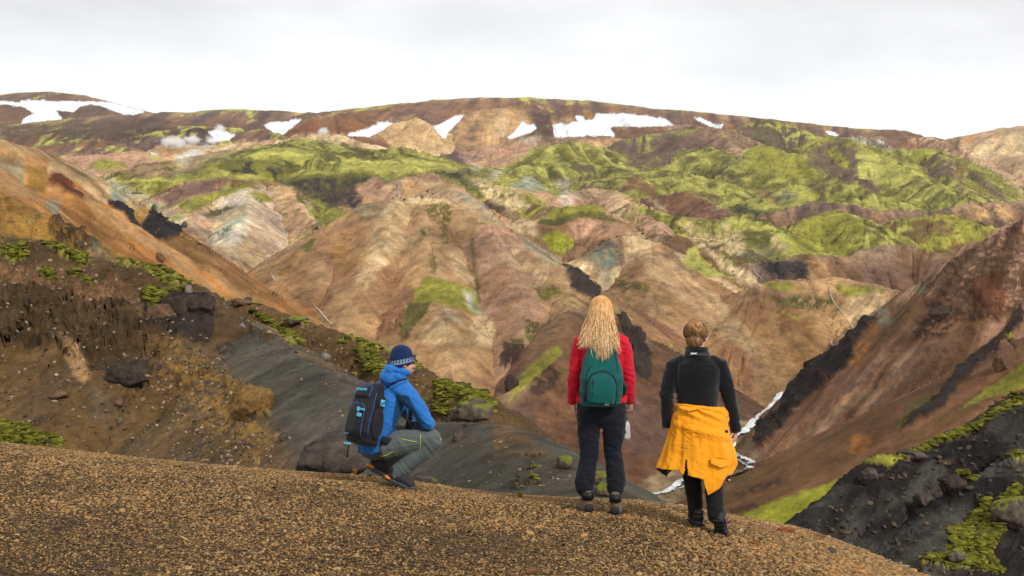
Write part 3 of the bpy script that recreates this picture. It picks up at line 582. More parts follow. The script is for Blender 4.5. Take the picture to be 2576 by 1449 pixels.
pa('snow',3,[90,285,130,285,200,320,250,345,305,335,290,368,200,348,120,308],w=1)
pa('snow',3,[1065,380,1130,392,1190,425,1110,412],w=1)
# near left
pa('ochre',0,[0,485,60,515,140,555,240,612,200,630,100,610,0,590],d=.8,near=1)
pa('umber','D',[540,120,640,120,800,220,1040,400,1060,450,900,480,700,420,560,320,500,200],d=.6,near=1,rock=1)
pa('teal2','D',[860,420,1050,440,1240,570,1150,560,950,520],d=.6,near=1,a=.7)
pa('umber',4,[0,150,300,200,1000,330,1100,480,1200,560,1150,700,900,740,700,800,400,600,0,620],d=.72,near=1,rock=.9)
pa('brown',4,[0,0,900,30,1100,300,700,350,300,150,0,150],d=.5,near=1,a=.8)
pa('sand',4,[1210,560,1600,540,1700,900,1900,1100,2300,1300,2200,1449,1900,1449,1700,1200,1500,900],a=.85,near=1)
pa('ybrown',4,[1700,230,1900,280,2200,400,2576,500,2576,800,2300,700,2100,560,1900,420],a=.6,near=1)
pa('umber',4,[1800,430,2080,530,2050,580,1860,500],d=.7,near=1,rock=.4)
pa('tan',4,[480,580,600,640,640,700,680,850,640,900,560,830,500,700],a=.8,near=1)
pa('sand',4,[650,900,900,1000,1200,1250,1400,1449,1000,1449,700,1200],a=.6,near=1)
pa('ochre',4,[1200,760,1400,900,1600,1050,1850,1300,1850,1449,1500,1449,1300,1100,1150,900],a=.6,d=.55,near=1)
pa('ochre',4,[1730,860,1830,880,2000,1030,2060,1130,1950,1140,1830,1080,1720,1000],a=.9,near=1,rock=.8)
pa('rubble',4,[1090,280,1300,200,1500,220,1600,300,1610,460,1570,590,1400,570,1210,510,1080,470],near=1,rock=.55)
pa('rubble',4,[730,800,900,730,1150,680,1220,870,1150,915,950,860],near=1,rock=.6)
pa('rubble',4,[1800,1080,1900,1090,1980,1120,1960,1150,1880,1130],near=1,rock=.5)
pa('black',4,[1640,600,1700,590,1700,660,1650,650],near=1,rock=.8,w=3)
pa('moss','D',[0,400,250,420,300,560,150,610,0,500],d=.6,near=1)
pa('moss','D',[430,390,600,420,960,560,1000,600,900,620,700,560,550,470],d=.62,near=1)
pa('moss','D',[750,680,850,660,850,740,780,760],d=.8,near=1)
pa('moss','D',[850,760,950,770,1020,840,900,810],d=.9,near=1)
pa('moss','D',[400,660,560,700,600,800,450,780],d=.55,near=1)
pa('moss','D',[1190,590,1350,570,1480,620,1600,640,1700,650,1900,740,2015,800,1970,850,1850,850,1700,770,1560,700,1400,640,1250,620],d=.97,near=1,w=5)
pa('moss','D',[1560,850,1700,900,1980,900,1960,950,1700,1000,1570,1010],d=.85,near=1,w=5)
pa('dmoss','D',[1560,1030,1700,1040,1700,1090,1580,1090],d=.8,near=1)
pa('moss',4,[0,1170,150,1200,300,1270,500,1350,500,1400,0,1340],d=.75,near=1)
# near: sand ridge and mossy ridge
pa('ybrown',0,[380,860,520,880,600,960,740,1160,760,1250,100,1400,300,1000],near=1,w=20,f=30,a=.9)
pa('ochre',0,[430,860,560,960,680,1100,640,1160,520,1060,420,940],near=1,w=16,f=20,d=.55)
pa('grey',0,[700,1000,900,1060,1100,1120,1150,1180,900,1180,760,1100],near=1,f=40,a=.35)
pa('ybrown',5,[1150,1190,1250,1190,1400,1290,1600,1449,1160,1449],a=.85,near=1)
pa('dmoss',5,[1330,1449,1380,1380,1500,1400,1560,1449],d=.2,near=1)
pa('dmoss',0,[1290,1200,1350,1170,1370,1225,1300,1235],d=.25,near=1)
pa('moss',5,[140,590,200,620,360,760,340,830,200,840,150,700],d=.85,near=1)
pa('moss',5,[720,860,800,870,900,950,870,1010,820,1060,780,1140,730,1130,740,1000],d=.95,near=1,w=5)
pa('moss',5,[870,930,1000,910,1050,960,1145,1060,1050,1090,950,1060,900,980],d=.97,near=1,w=5)
pa('moss',5,[620,1000,690,1110,640,1080],near=1,w=4)
pa('moss',5,[550,680,640,720,630,740,560,710],near=1,w=3)
pa('moss',4,[1900,340,2050,420,2300,580,2200,600,2100,500,1950,400],d=.8,near=1,w=5)
pa('moss',4,[2190,370,2280,370,2300,400,2200,390],near=1,w=3)
# near: dark slope on the right
pa('grey',8,[1700,500,2000,380,2200,400,2100,560,1750,620],d=.35,near=1,rock=1)
pa('rubble',8,[1200,450,1500,250,2000,80,2576,-300,2576,600,2000,700,1400,900,950,700],d=.5,near=1,rock=.8)
pa('brown',8,[1500,620,1900,420,2000,440,1500,700],d=.6,near=1,a=.6)
pa('moss',8,[1370,240,1500,190,1700,90,1900,20,2100,-60,2576,-290,2576,-260,2100,0,1900,60,1700,150,1550,230,1440,260],d=.9,near=1,w=6)
pa('moss',8,[1800,1000,1970,950,2030,850,1990,740,2150,620,2320,500,2300,640,2400,760,2300,900,2400,1046,1800,1046],d=.66,near=1)
pa('moss',8,[2380,470,2500,430,2530,500,2430,560],d=.7,near=1,w=5)
pa('moss',8,[2000,320,2110,310,2100,340,2010,335],near=1,w=3)
pa('moss',8,[2200,370,2250,360,2250,400,2210,410],near=1,w=3)
pa('moss',8,[2500,190,2576,180,2576,230,2510,220],near=1,w=3)
pa('moss',8,[1960,900,2100,870,2140,900,2000,930],d=.8,near=1)
Us_in = np.arange(-60, 2636, 2.35)
Us = np.concatenate([np.linspace(-620, -64, 50), Us_in, np.linspace(2640, 3200, 50)])
def colourize(X, Y, Z, ID, ST, DD, near):
    sh = X.shape; X = X.ravel(); Y = Y.ravel(); Z = Z.ravel(); ID = ID.ravel(); ST = ST.ravel(); DD = DD.ravel()
    n = len(X)
    A = np.array([CL['river']] + [CL[h[6]] for h in H]); B = np.array([CL['ybrown']] + [CL[h[7]] for h in H]); MS = np.array([0.0] + [h[8] for h in H])
    GS = np.array([40.] + [h[4] for h in H])
    i = ID + 1
    s = GS[i] * 1.2
    big = fbm(X / s, Y / s, oct=4, seed=301)
    f = np.clip(0.5 + 1.25 * ST + 0.7 * big, 0, 1)[:, None]
    c = A[i] * (1 - f) + B[i] * f
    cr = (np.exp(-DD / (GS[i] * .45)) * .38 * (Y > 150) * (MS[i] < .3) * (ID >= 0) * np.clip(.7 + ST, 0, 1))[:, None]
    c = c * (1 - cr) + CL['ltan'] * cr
    c = c * (1 + .42 * np.tanh(1.8 * ST))[:, None]
    c = c * (1 + 0.22 * fbm(X / s * 3, Y / s * 3, oct=3, seed=302))[:, None]
    return c, big, f
def flat_uv(X, Y, Z):
    return CU + F * X / Y, CV - F * Z / Y
def make_sheet(D0, D1, nrows, near):
    D = rows_for(Us, D0, D1, nrows)
    U = np.broadcast_to(Us, D.shape)
    X = D * (U - CU) / F
    Z, ID, ST, DD = terrain(X.ravel(), D.ravel())
    return X, D, Z.reshape(D.shape), ID.reshape(D.shape), ST.reshape(D.shape), DD.reshape(D.shape)
def patch_colours(c, X, Y, Z, ID, ST, D0, near):
    sh = X.shape
    e = Z / Y; cm = np.maximum.accumulate(e, 0); vis = (e >= cm - 0.0012).ravel()
    u, v = flat_uv(X.ravel(), Y.ravel(), Z.ravel())
    sc_ = 1.0
    w1 = fbm(u / 26, v / 12, oct=4, seed=401, gain=.6); w2 = fbm(u / 26, v / 12, oct=4, seed=402, gain=.6)
    n1 = fbm(u / 14, v / 7, oct=4, seed=403, gain=.65)
    xs = X.ravel(); ys = Y.ravel()
    moss = np.zeros(len(u), np.float32); snow = np.zeros(len(u), np.float32); rock = np.zeros(len(u), np.float32)
    for pt in PATCHES:
        kind, poly, o = pt[0], pt[1], (pt[2] if len(pt) > 2 else {})
        if bool(o.get('near', False)) != near: continue
        wa = o.get('w', 9.0); pa = np.array(poly); lo = pa.min(0) - wa * 2 - 10; hi = pa.max(0) + wa * 2 + 10
        m = np.nonzero(vis & (u > lo[0]) & (u < hi[0]) & (v > lo[1]) & (v < hi[1]))[0]
        if 'd0' in o: m = m[ys[m] >= o['d0']]
        if 'd1' in o: m = m[ys[m] <= o['d1']]
        if len(m) == 0: continue
        ff = o.get('f', {'snow': 1.0, 'moss': 2.5, 'lmoss': 2.5, 'dmoss': 3.5, 'lime': 5}.get(kind, 3.0 if o.get('rock') else 7.0))

        uu = u[m] + wa * w1[m]; vv = v[m] + wa * .6 * w2[m]
        sd = polydist(uu, vv, poly) * np.where(inpoly(uu, vv, poly), 1, -1)
        edge = np.clip(.5 + sd / (2 * ff) + .3 * n1[m] * (ff > 2), 0, 1); k = edge > 0
        m = m[k]; edge = edge[k]; dens = o.get('d', 1.0); a = o.get('a', 1.0)
        soft = o.get('s', .25)
        cov = np.clip((dens * 2 - 1 + n1[m] * 1.3 * o.get('n', 1.0)) / soft + .5, 0, 1) if dens < 1 else np.ones(len(m))
        if o.get('streak'): cov = cov * np.clip(.6 + ST.ravel()[m] * 1.4, 0, 1)
        if not o.get('rock') and kind not in ('snow', 'moss', 'lmoss', 'dmoss', 'lime') and not o.get('streak'): cov = cov * np.clip(.8 + ST.ravel()[m] * .9 + n1[m] * .5, 0, 1)
        cov = (cov * a * edge)[:, None]
        if kind == 'snow':
            snow[m] = np.maximum(snow[m], cov[:, 0]); cc = CL['snow']
            moss[m] *= 1 - cov[:, 0]
        elif kind in ('moss', 'dmoss', 'lmoss', 'lime'):
            moss[m] = np.maximum(moss[m], cov[:, 0])
            cc = CL[kind] * (1 + .35 * n1[m] + .25 * ST.ravel()[m])[:, None]
        else:
            cc = CL[kind] * (1 + .22 * n1[m] + .22 * ST.ravel()[m])[:, None]
            moss[m] *= 1 - cov[:, 0]
            if o.get('rock'): rock[m] = np.maximum(rock[m], cov[:, 0] * o['rock'])
        c[m] = c[m] * (1 - cov) + cc * cov
    if near:
        ds = np.isin(ID.ravel(), [k for k, h in enumerate(H) if h[0] == 'dark_slope']) & (moss < .4)
        a_ = (xs * .86 + Z.ravel() * .5); b_ = (Z.ravel() * .86 - xs * .5); lay = fbm(a_ / 7, b_ / 1.0, ys / 3, oct=4, seed=651, gain=.6)
        k = np.clip(lay * 1.8 + .35, 0, 1)[:, None]; c[ds] = (CL['black'] * (1 - k) + CL['grey'] * .72 * k)[ds]
    return c, moss, snow, rock
def auto_moss(c, X, Y, Z, ID, ST, DD):
    MS = np.array([0.0] + [h[8] for h in H], np.float32); GS = np.array([40.] + [h[4] for h in H], np.float32)
    i = ID.ravel() + 1; x = X.ravel(); y = Y.ravel(); ms = MS[i]; gs = GS[i]
    gy, gx = np.gradient(Z, axis=0), np.gradient(Z, axis=1)
    dy = np.gradient(Y, axis=0); dx = np.gradient(X, axis=1)
    sl = np.sqrt((gy / np.maximum(dy, 1e-3)) ** 2).ravel()
    n = fbm(x / (gs * 1.6), y / (gs * 1.6), oct=5, seed=501, gain=.62)
    n2 = fbm(x / (gs * .3), y / (gs * .3), oct=3, seed=502)
    n3 = fbm(x / (gs * .55), y / (gs * .55), oct=4, seed=507, gain=.65)
    t = (ms * 2 - 1) * 0.72 - .20 + n * 1.0 + n3 * .65 - np.clip(sl - .40, -.3, .6) * 1.1 + ST.ravel() * .55 + n2 * .45 + np.clip(.22 - DD.ravel() / (gs * 5.), -.35, .22)
    cov = np.clip(t / .09 + .5, 0, 1) * (ms > 0.01)
    k = np.clip(.45 + n2 * 1.2 + ST.ravel() * 1.3, 0, 1)[:, None]
    mc = CL['dmoss'] * (1 - k) + CL['lmoss'] * k
    mc = mc * (1 - .45 * sstep(-n3, .15, .5))[:, None]
    c = c * (1 - cov[:, None]) + mc * cov[:, None]
    return c, cov
def terrain_material(name, near=False):
    m = bpy.data.materials.new(name); m.use_nodes = True; t = m.node_tree; b = t.nodes['Principled BSDF']
    at = N(t, 'ShaderNodeAttribute', attribute_name='col'); ms = N(t, 'ShaderNodeAttribute', attribute_name='moss'); rk = N(t, 'ShaderNodeAttribute', attribute_name='rock')
    geo = N(t, 'ShaderNodeNewGeometry')
    s = 1.0 if near else 0.04
    n0 = N(t, 'ShaderNodeTexNoise', inp={'Scale': .35 * s, 'Detail': 7.0, 'Roughness': .62}); t.links.new(geo.outputs['Position'], n0.inputs['Vector'])
    n1 = N(t, 'ShaderNodeTexNoise', inp={'Scale': 2.2 * s, 'Detail': 9.0, 'Roughness': 0.68}); t.links.new(geo.outputs['Position'], n1.inputs['Vector'])
    n2 = N(t, 'ShaderNodeTexNoise', inp={'Scale': 9 * s, 'Detail': 6.0, 'Roughness': 0.7}); t.links.new(geo.outputs['Position'], n2.inputs['Vector'])
    sn = N(t, 'ShaderNodeAttribute', attribute_name='snow'); inv = mth(t, 'SUBTRACT', 1.0, sn.outputs['Fac'])
    f1 = ramp(t, n1.outputs[0], [(.30, .55), (.5, 1.0), (.70, 1.42)]); f2 = ramp(t, n2.outputs[0], [(.3, .80), (.7, 1.2)])
    c1 = mixc(t, 1.0, mixc(t, 1.0, at.outputs['Color'], ramp(t, n0.outputs[0], [(.36, .70), (.5, 1.0), (.64, 1.26)]), 'MULTIPLY'), f1, 'MULTIPLY'); c2 = mixc(t, 1.0, c1, f2, 'MULTIPLY')
    c2 = mixc(t, sn.outputs['Fac'], c2, mixc(t, ramp(t, n0.outputs[0], [(.38, 0.), (.62, 1.)]), (.62, .63, .66), (.84, .85, .88))); t.links.new(c2, b.inputs['Base Color']); b.inputs['Roughness'].default_value = .95; b.inputs['Specular IOR Level'].default_value = .15
    hgt = mth(t, 'ADD', n1.outputs[0], mth(t, 'MULTIPLY', n2.outputs[0], .5))
    bp = N(t, 'ShaderNodeBump', inp={'Strength': .8, 'Distance': .35 if near else 8.0}); t.links.new(mth(t, 'MULTIPLY_ADD', inv, .72, .08), bp.inputs['Strength']); t.links.new(hgt, bp.inputs['Height']); t.links.new(bp.outputs[0], b.inputs['Normal'])
    return m
M_FAR = terrain_material('hillside_earth'); M_NEAR = terrain_material('near_earth', True)
SPLIT = 150.0
def normals(X, Y, Z):
    a = np.stack([np.gradient(q, axis=1) for q in (X, Y, Z)], -1); b = np.stack([np.gradient(q, axis=0) for q in (X, Y, Z)], -1)
    n = np.cross(a, b); n /= np.linalg.norm(n, axis=-1, keepdims=True) + 1e-9
    n[n[..., 2] < 0] *= -1
    return n
def near_displace(X, Y, Z, ID, rock, moss):
    x = X.ravel(); y = Y.ravel(); z = Z.ravel(); i = ID.ravel() + 1
    n = normals(X, Y, Z).reshape(-1, 3)
    rb = np.array([.1] + [{'rocky_slope': .20, 'mossy_ridge': .2, 'dark_slope': .26, 'sand_ridge': .04}.get(h[0], .1) for h in H], np.float32)[i]
    amp = rb + rock * .55
    q = amp * (.9 * fbm(x / 2.6, y / 1.5, z / 1.0, oct=3, seed=601, gain=.55, ridged=True) + .5 * fbm(x / .8, y / .5, z / .33, oct=4, seed=611, gain=.55, ridged=True))
    ds = np.isin(ID.ravel(), [k for k, h in enumerate(H) if h[0] == 'dark_slope'])
    a_ = (x * .86 + z * .5); b_ = (z * .86 - x * .5)
    lay = fbm(a_ / 7, b_ / 1.5, y / 3, oct=4, seed=651, gain=.55, ridged=True)
    q = np.where(ds, amp * .35 * fbm(x / 1.2, y / 1.2, z / .8, oct=3, seed=652) + .75 * lay, q)
    q += moss * (.06 + .30 * np.abs(fbm(x / 1.1, y / 1.1, z / .8, oct=2, seed=621)))
    return tuple((p + n[:, k] * q).reshape(X.shape) for k, p in enumerate((x, y, z)))
def far_displace(X, Y, Z, ID, rock, snow, moss):
    x = X.ravel(); y = Y.ravel(); z = Z.ravel()
    n = normals(X, Y, Z).reshape(-1, 3); s = y / 1000.
    q = rock * 5.5 * np.minimum(1, s * 1.3) * (fbm(x / 18, y / 18, z / 11, oct=4, seed=631, gain=.55, ridged=True))
    sn = 1 - snow
    sn = sn * (1 - .75 * np.isin(ID.ravel(), [k for k, h in enumerate(H) if h[0] in ('plateau', 'far_mountain')]))
    for sz, am, lo, hi in ((14, .7, 0, 1200), (34, 2.6, 400, 2600), (90, 7.5, 1300, 9000)):
        w = sstep(y, lo * .5, lo + 1) * (1 - sstep(y, hi, hi * 1.6))
        q = q + w * sn * am * (fbm(x / sz, y / sz, z / sz, oct=4, seed=641 + sz, gain=.55, ridged=sz > 20))
    return tuple((p + n[:, k] * q).reshape(X.shape) for k, p in enumerate((x, y, z)))
def build_sheet(D0, D1, nrows, near):
    X, Y, Z, ID, ST, DD = make_sheet(D0, D1, nrows, near)
    c, _, _ = colourize(X, Y, Z, ID, ST, DD, near)
    c, am = auto_moss(c, X, Y, Z, ID, ST, DD)
    c, moss, snow, rock = patch_colours(c, X, Y, Z, ID, ST, D0, near)
    moss = np.maximum(moss, am * (snow < .5))
    X, Y, Z = near_displace(X, Y, Z, ID, rock, moss) if near else far_displace(X, Y, Z, ID, rock, snow, moss)
    # groups of faces become one object per landform
    nr, nc = X.shape
    idx = np.arange(nr * nc).reshape(nr, nc)
    faces = np.stack([idx[:-1, :-1], idx[:-1, 1:], idx[1:, 1:], idx[1:, :-1]], -1).reshape(-1, 4)
    names = ['valley_floor'] + [h[0] for h in H]; uniq = []
    for q in names:
        if q not in uniq: uniq.append(q)
    gid = np.array([uniq.index(q) for q in names])
    fg = gid[ID.ravel()[faces[:, 0]] + 1]
    for g, q in enumerate(uniq):
        s = fg == g
        if s.sum() < 20: continue
        o = grid_mesh(q, X, Y, Z, c, {'moss': moss, 'rock': rock, 'snow': snow}, M_NEAR if near else M_FAR, faces[s])
        tag(o, kind='structure')
    return dict(X=X, Y=Y, Z=Z, ID=ID, moss=moss)
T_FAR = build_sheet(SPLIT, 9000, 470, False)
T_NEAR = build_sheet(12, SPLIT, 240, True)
# ------------------------------------------------------------------ gravel brow in the foreground
_bu = [-900, -400, 0, 180, 400, 700, 930, 1080, 1130, 1300, 1500, 1600, 1720, 1850, 2020, 2150, 2330, 2600, 3100]
_bv = [1040, 1075, 1115, 1134, 1158, 1184, 1198, 1218, 1226, 1246, 1256, 1259, 1274, 1300, 1331, 1378, 1452, 1570, 1760]
_fu = [-900, 0, 1000, 1500, 1800, 2020, 2330, 3100]; _fz = [-1.25, -1.50, -1.60, -1.70, -1.80, -1.85, -1.92, -2.3]
KC = 0.036
def brow(u):
    v = np.interp(u, _bu, _bv); k = np.ones(1)
    m = (v - CV) / F; zf = np.interp(u, _fu, _fz)
    Db = (-zf + m * m / (4 * KC)) / m
    return m, zf, Db
def ground_z(x, y):
    x = np.asarray(x, np.float64); y = np.asarray(y, np.float64)
    u = CU + F * x / y
    us = np.linspace(-900, 3100, 401); m_, zf_, Db_ = brow(us)
    kk = np.exp(-np.linspace(-2, 2, 13) ** 2); kk /= kk.sum()
    def sm(a): return np.convolve(np.pad(a, 6, mode='edge'), kk, 'valid')
    m = np.interp(u, us, sm(m_)); zf = np.interp(u, us, sm(zf_)); Db = np.interp(u, us, sm(Db_))
    zb = -m * Db; t = y - Db
    z = np.where(y < Db - m / (2 * KC), zf, zb - m * t - KC * t * t)
    z = np.where(y > Db + 2.5, zb - m * 2.5 - KC * 6.25 - (m + 2 * KC * 2.5) * (y - Db - 2.5) - .12 * (y - Db - 2.5) ** 2, z)
    z = z + 0.016 * fbm(x / .9, y / .9, oct=3, seed=701) * np.clip((Db - y) / 2 + .3, .15, 1)
    return z
def make_gravel_ground():
    us = np.concatenate([np.linspace(-900, -110, 30), np.linspace(-100, 2676, 500), np.linspace(2690, 3100, 20)])
    f = np.concatenate([np.linspace(.12, .55, 30), np.linspace(.56, 1.06, 330), np.linspace(1.07, 1.9, 60)])
    _, _, Db = brow(us)
    Y = f[:, None] * Db[None, :]; X = Y * (us - CU) / F
    Z = ground_z(X, Y)
    q = .007 * fbm(X / .035, Y / .035, oct=2, seed=711) + .006 * fbm(X / .09, Y / .09, oct=2, seed=712)
    m = bpy.data.materials.new('gravel_ground'); m.use_nodes = True; t = m.node_tree; b = t.nodes['Principled BSDF']
    geo = N(t, 'ShaderNodeNewGeometry')
    vo = N(t, 'ShaderNodeTexVoronoi', inp={'Scale': 55.0}); t.links.new(geo.outputs['Position'], vo.inputs['Vector'])
    n1 = N(t, 'ShaderNodeTexNoise', inp={'Scale': .9, 'Detail': 5.0}); t.links.new(geo.outputs['Position'], n1.inputs['Vector'])
    n2 = N(t, 'ShaderNodeTexNoise', inp={'Scale': 30.0, 'Detail': 6.0, 'Roughness': .7}); t.links.new(geo.outputs['Position'], n2.inputs['Vector'])
    sepc = N(t, 'ShaderNodeSeparateColor'); t.links.new(vo.outputs['Color'], sepc.inputs[0])
    cc = ramp(t, sepc.outputs[0], [(.0, (.02, .013, .008)), (.3, (.07, .04, .018)), (.6, (.125, .074, .031)), (.85, (.18, .11, .05)), (1., (.07, .05, .04))])
    c2 = mixc(t, 1.0, cc, ramp(t, n2.outputs[0], [(.35, .35), (.65, 1.2)]), 'MULTIPLY')
    c3 = mixc(t, 1.0, c2, ramp(t, n1.outputs[0], [(.3, .75), (.7, 1.15)]), 'MULTIPLY')
    t.links.new(c3, b.inputs['Base Color']); b.inputs['Roughness'].default_value = .95; b.inputs['Specular IOR Level'].default_value = .1
    bp = N(t, 'ShaderNodeBump', inp={'Strength': 1.0, 'Distance': .012}); t.links.new(mth(t, 'SUBTRACT', n2.outputs[0], vo.outputs['Distance']), bp.inputs['Height']); t.links.new(bp.outputs[0], b.inputs['Normal'])
    o = grid_mesh('gravel_ground', X, Y, Z + q, mat=m); tag(o, kind='structure')
make_gravel_ground()
# ------------------------------------------------------------------ stones, moss cushions
def rock_mesh(name, seed, flat=.6, sub=1, rough=.35, ang=True):
    rnd = np.random.RandomState(seed); bm = bmesh.new(); bmesh.ops.create_icosphere(bm, subdivisions=sub, radius=.5)
    co = np.array([v.co[:] for v in bm.verts])
    for _ in range(7):                                                   # cut facets as broken stone has
        d = rnd.normal(size=3); d /= np.linalg.norm(d); h = rnd.uniform(.28, .46)
        p = co @ d; co -= np.outer(np.maximum(p - h, 0) * .92, d)
    n = fbm(co[:, 0] * 3 + seed, co[:, 1] * 3, co[:, 2] * 3, oct=3, seed=seed)
    co *= (1 + rough * n)[:, None]
    co *= np.array([rnd.uniform(.8, 1.25), rnd.uniform(.7, 1.0), flat * rnd.uniform(.75, 1.2)])
    for v, c in zip(bm.verts, co): v.co = c
    me = bpy.data.meshes.new(name); bm.to_mesh(me); bm.free()
    if not ang: me.polygons.foreach_set('use_smooth', np.ones(len(me.polygons), bool))
    return me
def stone_material(name, stops, bump=.004, sc=60., spec=.25, tone='INSTANCER'):
    m = bpy.data.materials.new(name); m.use_nodes = True; t = m.node_tree; b = t.nodes['Principled BSDF']
    at = N(t, 'ShaderNodeAttribute', attribute_name='tone', attribute_type=tone)
    tcn = N(t, 'ShaderNodeNewGeometry'); n2 = N(t, 'ShaderNodeTexNoise', inp={'Scale': sc, 'Detail': 5.0, 'Roughness': .7}); t.links.new(tcn.outputs['Position'], n2.inputs['Vector'])
    c = ramp(t, at.outputs['Fac'], stops)
    t.links.new(mixc(t, 1.0, c, ramp(t, n2.outputs[0], [(.3, .6), (.7, 1.35)]), 'MULTIPLY'), b.inputs['Base Color'])
    b.inputs['Roughness'].default_value = .85; b.inputs['Specular IOR Level'].default_value = spec
    bp = N(t, 'ShaderNodeBump', inp={'Strength': .7, 'Distance': bump}); t.links.new(n2.outputs[0], bp.inputs['Height']); t.links.new(bp.outputs[0], b.inputs['Normal'])
    return m
def scatter(name, pts, rots, scl, tone, meshes, mat, kind='stuff'):
    """many small pieces no one could count: points carrying instances of a few shapes"""
    coll = bpy.data.collections.new(name + '_shapes')
    for i, me in enumerate(meshes):
        me.materials.clear(); me.materials.append(mat)
        coll.objects.link(bpy.data.objects.new(name + '_shape', me))
    me = bpy.data.meshes.new(name); n = len(pts)
    me.vertices.add(n); me.vertices.foreach_set('co', np.asarray(pts, np.float32).ravel())
    for k, ty, arr in (('rot', 'FLOAT_VECTOR', rots), ('scl', 'FLOAT_VECTOR', scl), ('tone', 'FLOAT', tone)):
        a = me.attributes.new(k, ty, 'POINT'); a.data.foreach_set('vector' if ty == 'FLOAT_VECTOR' else 'value', np.asarray(arr, np.float32).ravel())
    me.materials.append(mat)
    o = bpy.data.objects.new(name, me); COL.objects.link(o)
    g = bpy.data.node_groups.new(name, 'GeometryNodeTree'); g.is_modifier = True
    g.interface.new_socket('Geometry', in_out='INPUT', socket_type='NodeSocketGeometry'); g.interface.new_socket('Geometry', in_out='OUTPUT', socket_type='NodeSocketGeometry')
    gi = g.nodes.new('NodeGroupInput'); go = g.nodes.new('NodeGroupOutput'); ip = g.nodes.new('GeometryNodeInstanceOnPoints')
    ci = g.nodes.new('GeometryNodeCollectionInfo'); ci.inputs['Collection'].default_value = coll; ci.inputs['Separate Children'].default_value = True; ci.inputs['Reset Children'].default_value = True
    ip.inputs['Pick Instance'].default_value = True
    r = g.nodes.new('GeometryNodeInputNamedAttribute'); r.data_type = 'FLOAT_VECTOR'; r.inputs['Name'].default_value = 'rot'
    s = g.nodes.new('GeometryNodeInputNamedAttribute'); s.data_type = 'FLOAT_VECTOR'; s.inputs['Name'].default_value = 'scl'
    e2r = g.nodes.new('FunctionNodeEulerToRotation')
    g.links.new(gi.outputs[0], ip.inputs['Points']); g.links.new(ci.outputs[0], ip.inputs['Instance'])
    g.links.new(r.outputs['Attribute'], e2r.inputs[0]); g.links.new(e2r.outputs[0], ip.inputs['Rotation']); g.links.new(s.outputs['Attribute'], ip.inputs['Scale']); g.links.new(ip.outputs[0], go.inputs[0])
    md = o.modifiers.new('scatter', 'NODES'); md.node_group = g
    tag(o, kind=kind); return o
RS = np.random.RandomState(7)
def gravel(n, lo, hi, name, seed, tonelo=0., tonehi=1., sub=1, bias=2.2):
    rs = np.random.RandomState(seed)
    _us = rs.uniform(-200, 2780, n); _, _, Db = brow(_us)
    Dn = 6.0; t = rs.uniform(0, 1, n)
    y = np.sqrt(Dn ** 2 + t * ((Db + .5) ** 2 - Dn ** 2)); x = y * (_us - CU) / F
    s = lo + (hi - lo) * rs.uniform(0, 1, n) ** bias
    patch = fbm(x / .8, y / .8, oct=3, seed=seed + 1)
    s *= 1 + .35 * patch
    # broken slabs grow larger towards the right edge, as on the photograph
    s *= 1 + .5 * sstep(_us, 1500, 2200)
    z = ground_z(x, y) + s * .12
    rot = np.stack([rs.normal(0, .3, n), rs.normal(0, .3, n), rs.uniform(0, 6.28, n)], -1)
    sc3 = np.stack([s * rs.uniform(.8, 1.3, n), s * rs.uniform(.7, 1.1, n), s * rs.uniform(.5, 1.0, n)], -1)
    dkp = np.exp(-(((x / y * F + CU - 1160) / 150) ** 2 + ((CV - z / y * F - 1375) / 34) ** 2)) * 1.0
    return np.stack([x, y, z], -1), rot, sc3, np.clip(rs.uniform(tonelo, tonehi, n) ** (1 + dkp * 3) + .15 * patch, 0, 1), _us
GR_STOPS = [(p_, tuple(min(.6, .60 * q_ * k_ + m_ * 1.5) for q_, k_, m_ in zip(c_, (1.32, 1.19, .97), (.064, .041, .017)))) for p_, c_ in [(0., (.014, .010, .007)), (.16, (.05, .030, .016)), (.34, (.115, .066, .028)), (.52, (.20, .122, .052)), (.70, (.275, .175, .078)), (.82, (.34, .225, .11)), (.89, (.25, .10, .04)), (.94, (.44, .33, .19)), (.97, (.07, .075, .085)), (1., (.40, .18, .05))]]
M_GR = stone_material('gravel_stone', GR_STOPS)
RK = [rock_mesh('gravel_piece', 20 + i, flat=.62 + .25 * (i % 3) * .5, sub=1, rough=.25) for i in range(8)]
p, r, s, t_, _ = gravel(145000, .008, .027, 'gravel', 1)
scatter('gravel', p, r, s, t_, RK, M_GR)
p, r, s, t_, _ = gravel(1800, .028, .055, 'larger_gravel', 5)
scatter('larger_gravel', p, r, s, t_, [rock_mesh('gravel_chip', 40 + i, flat=.45, sub=2, rough=.22) for i in range(6)], M_GR)
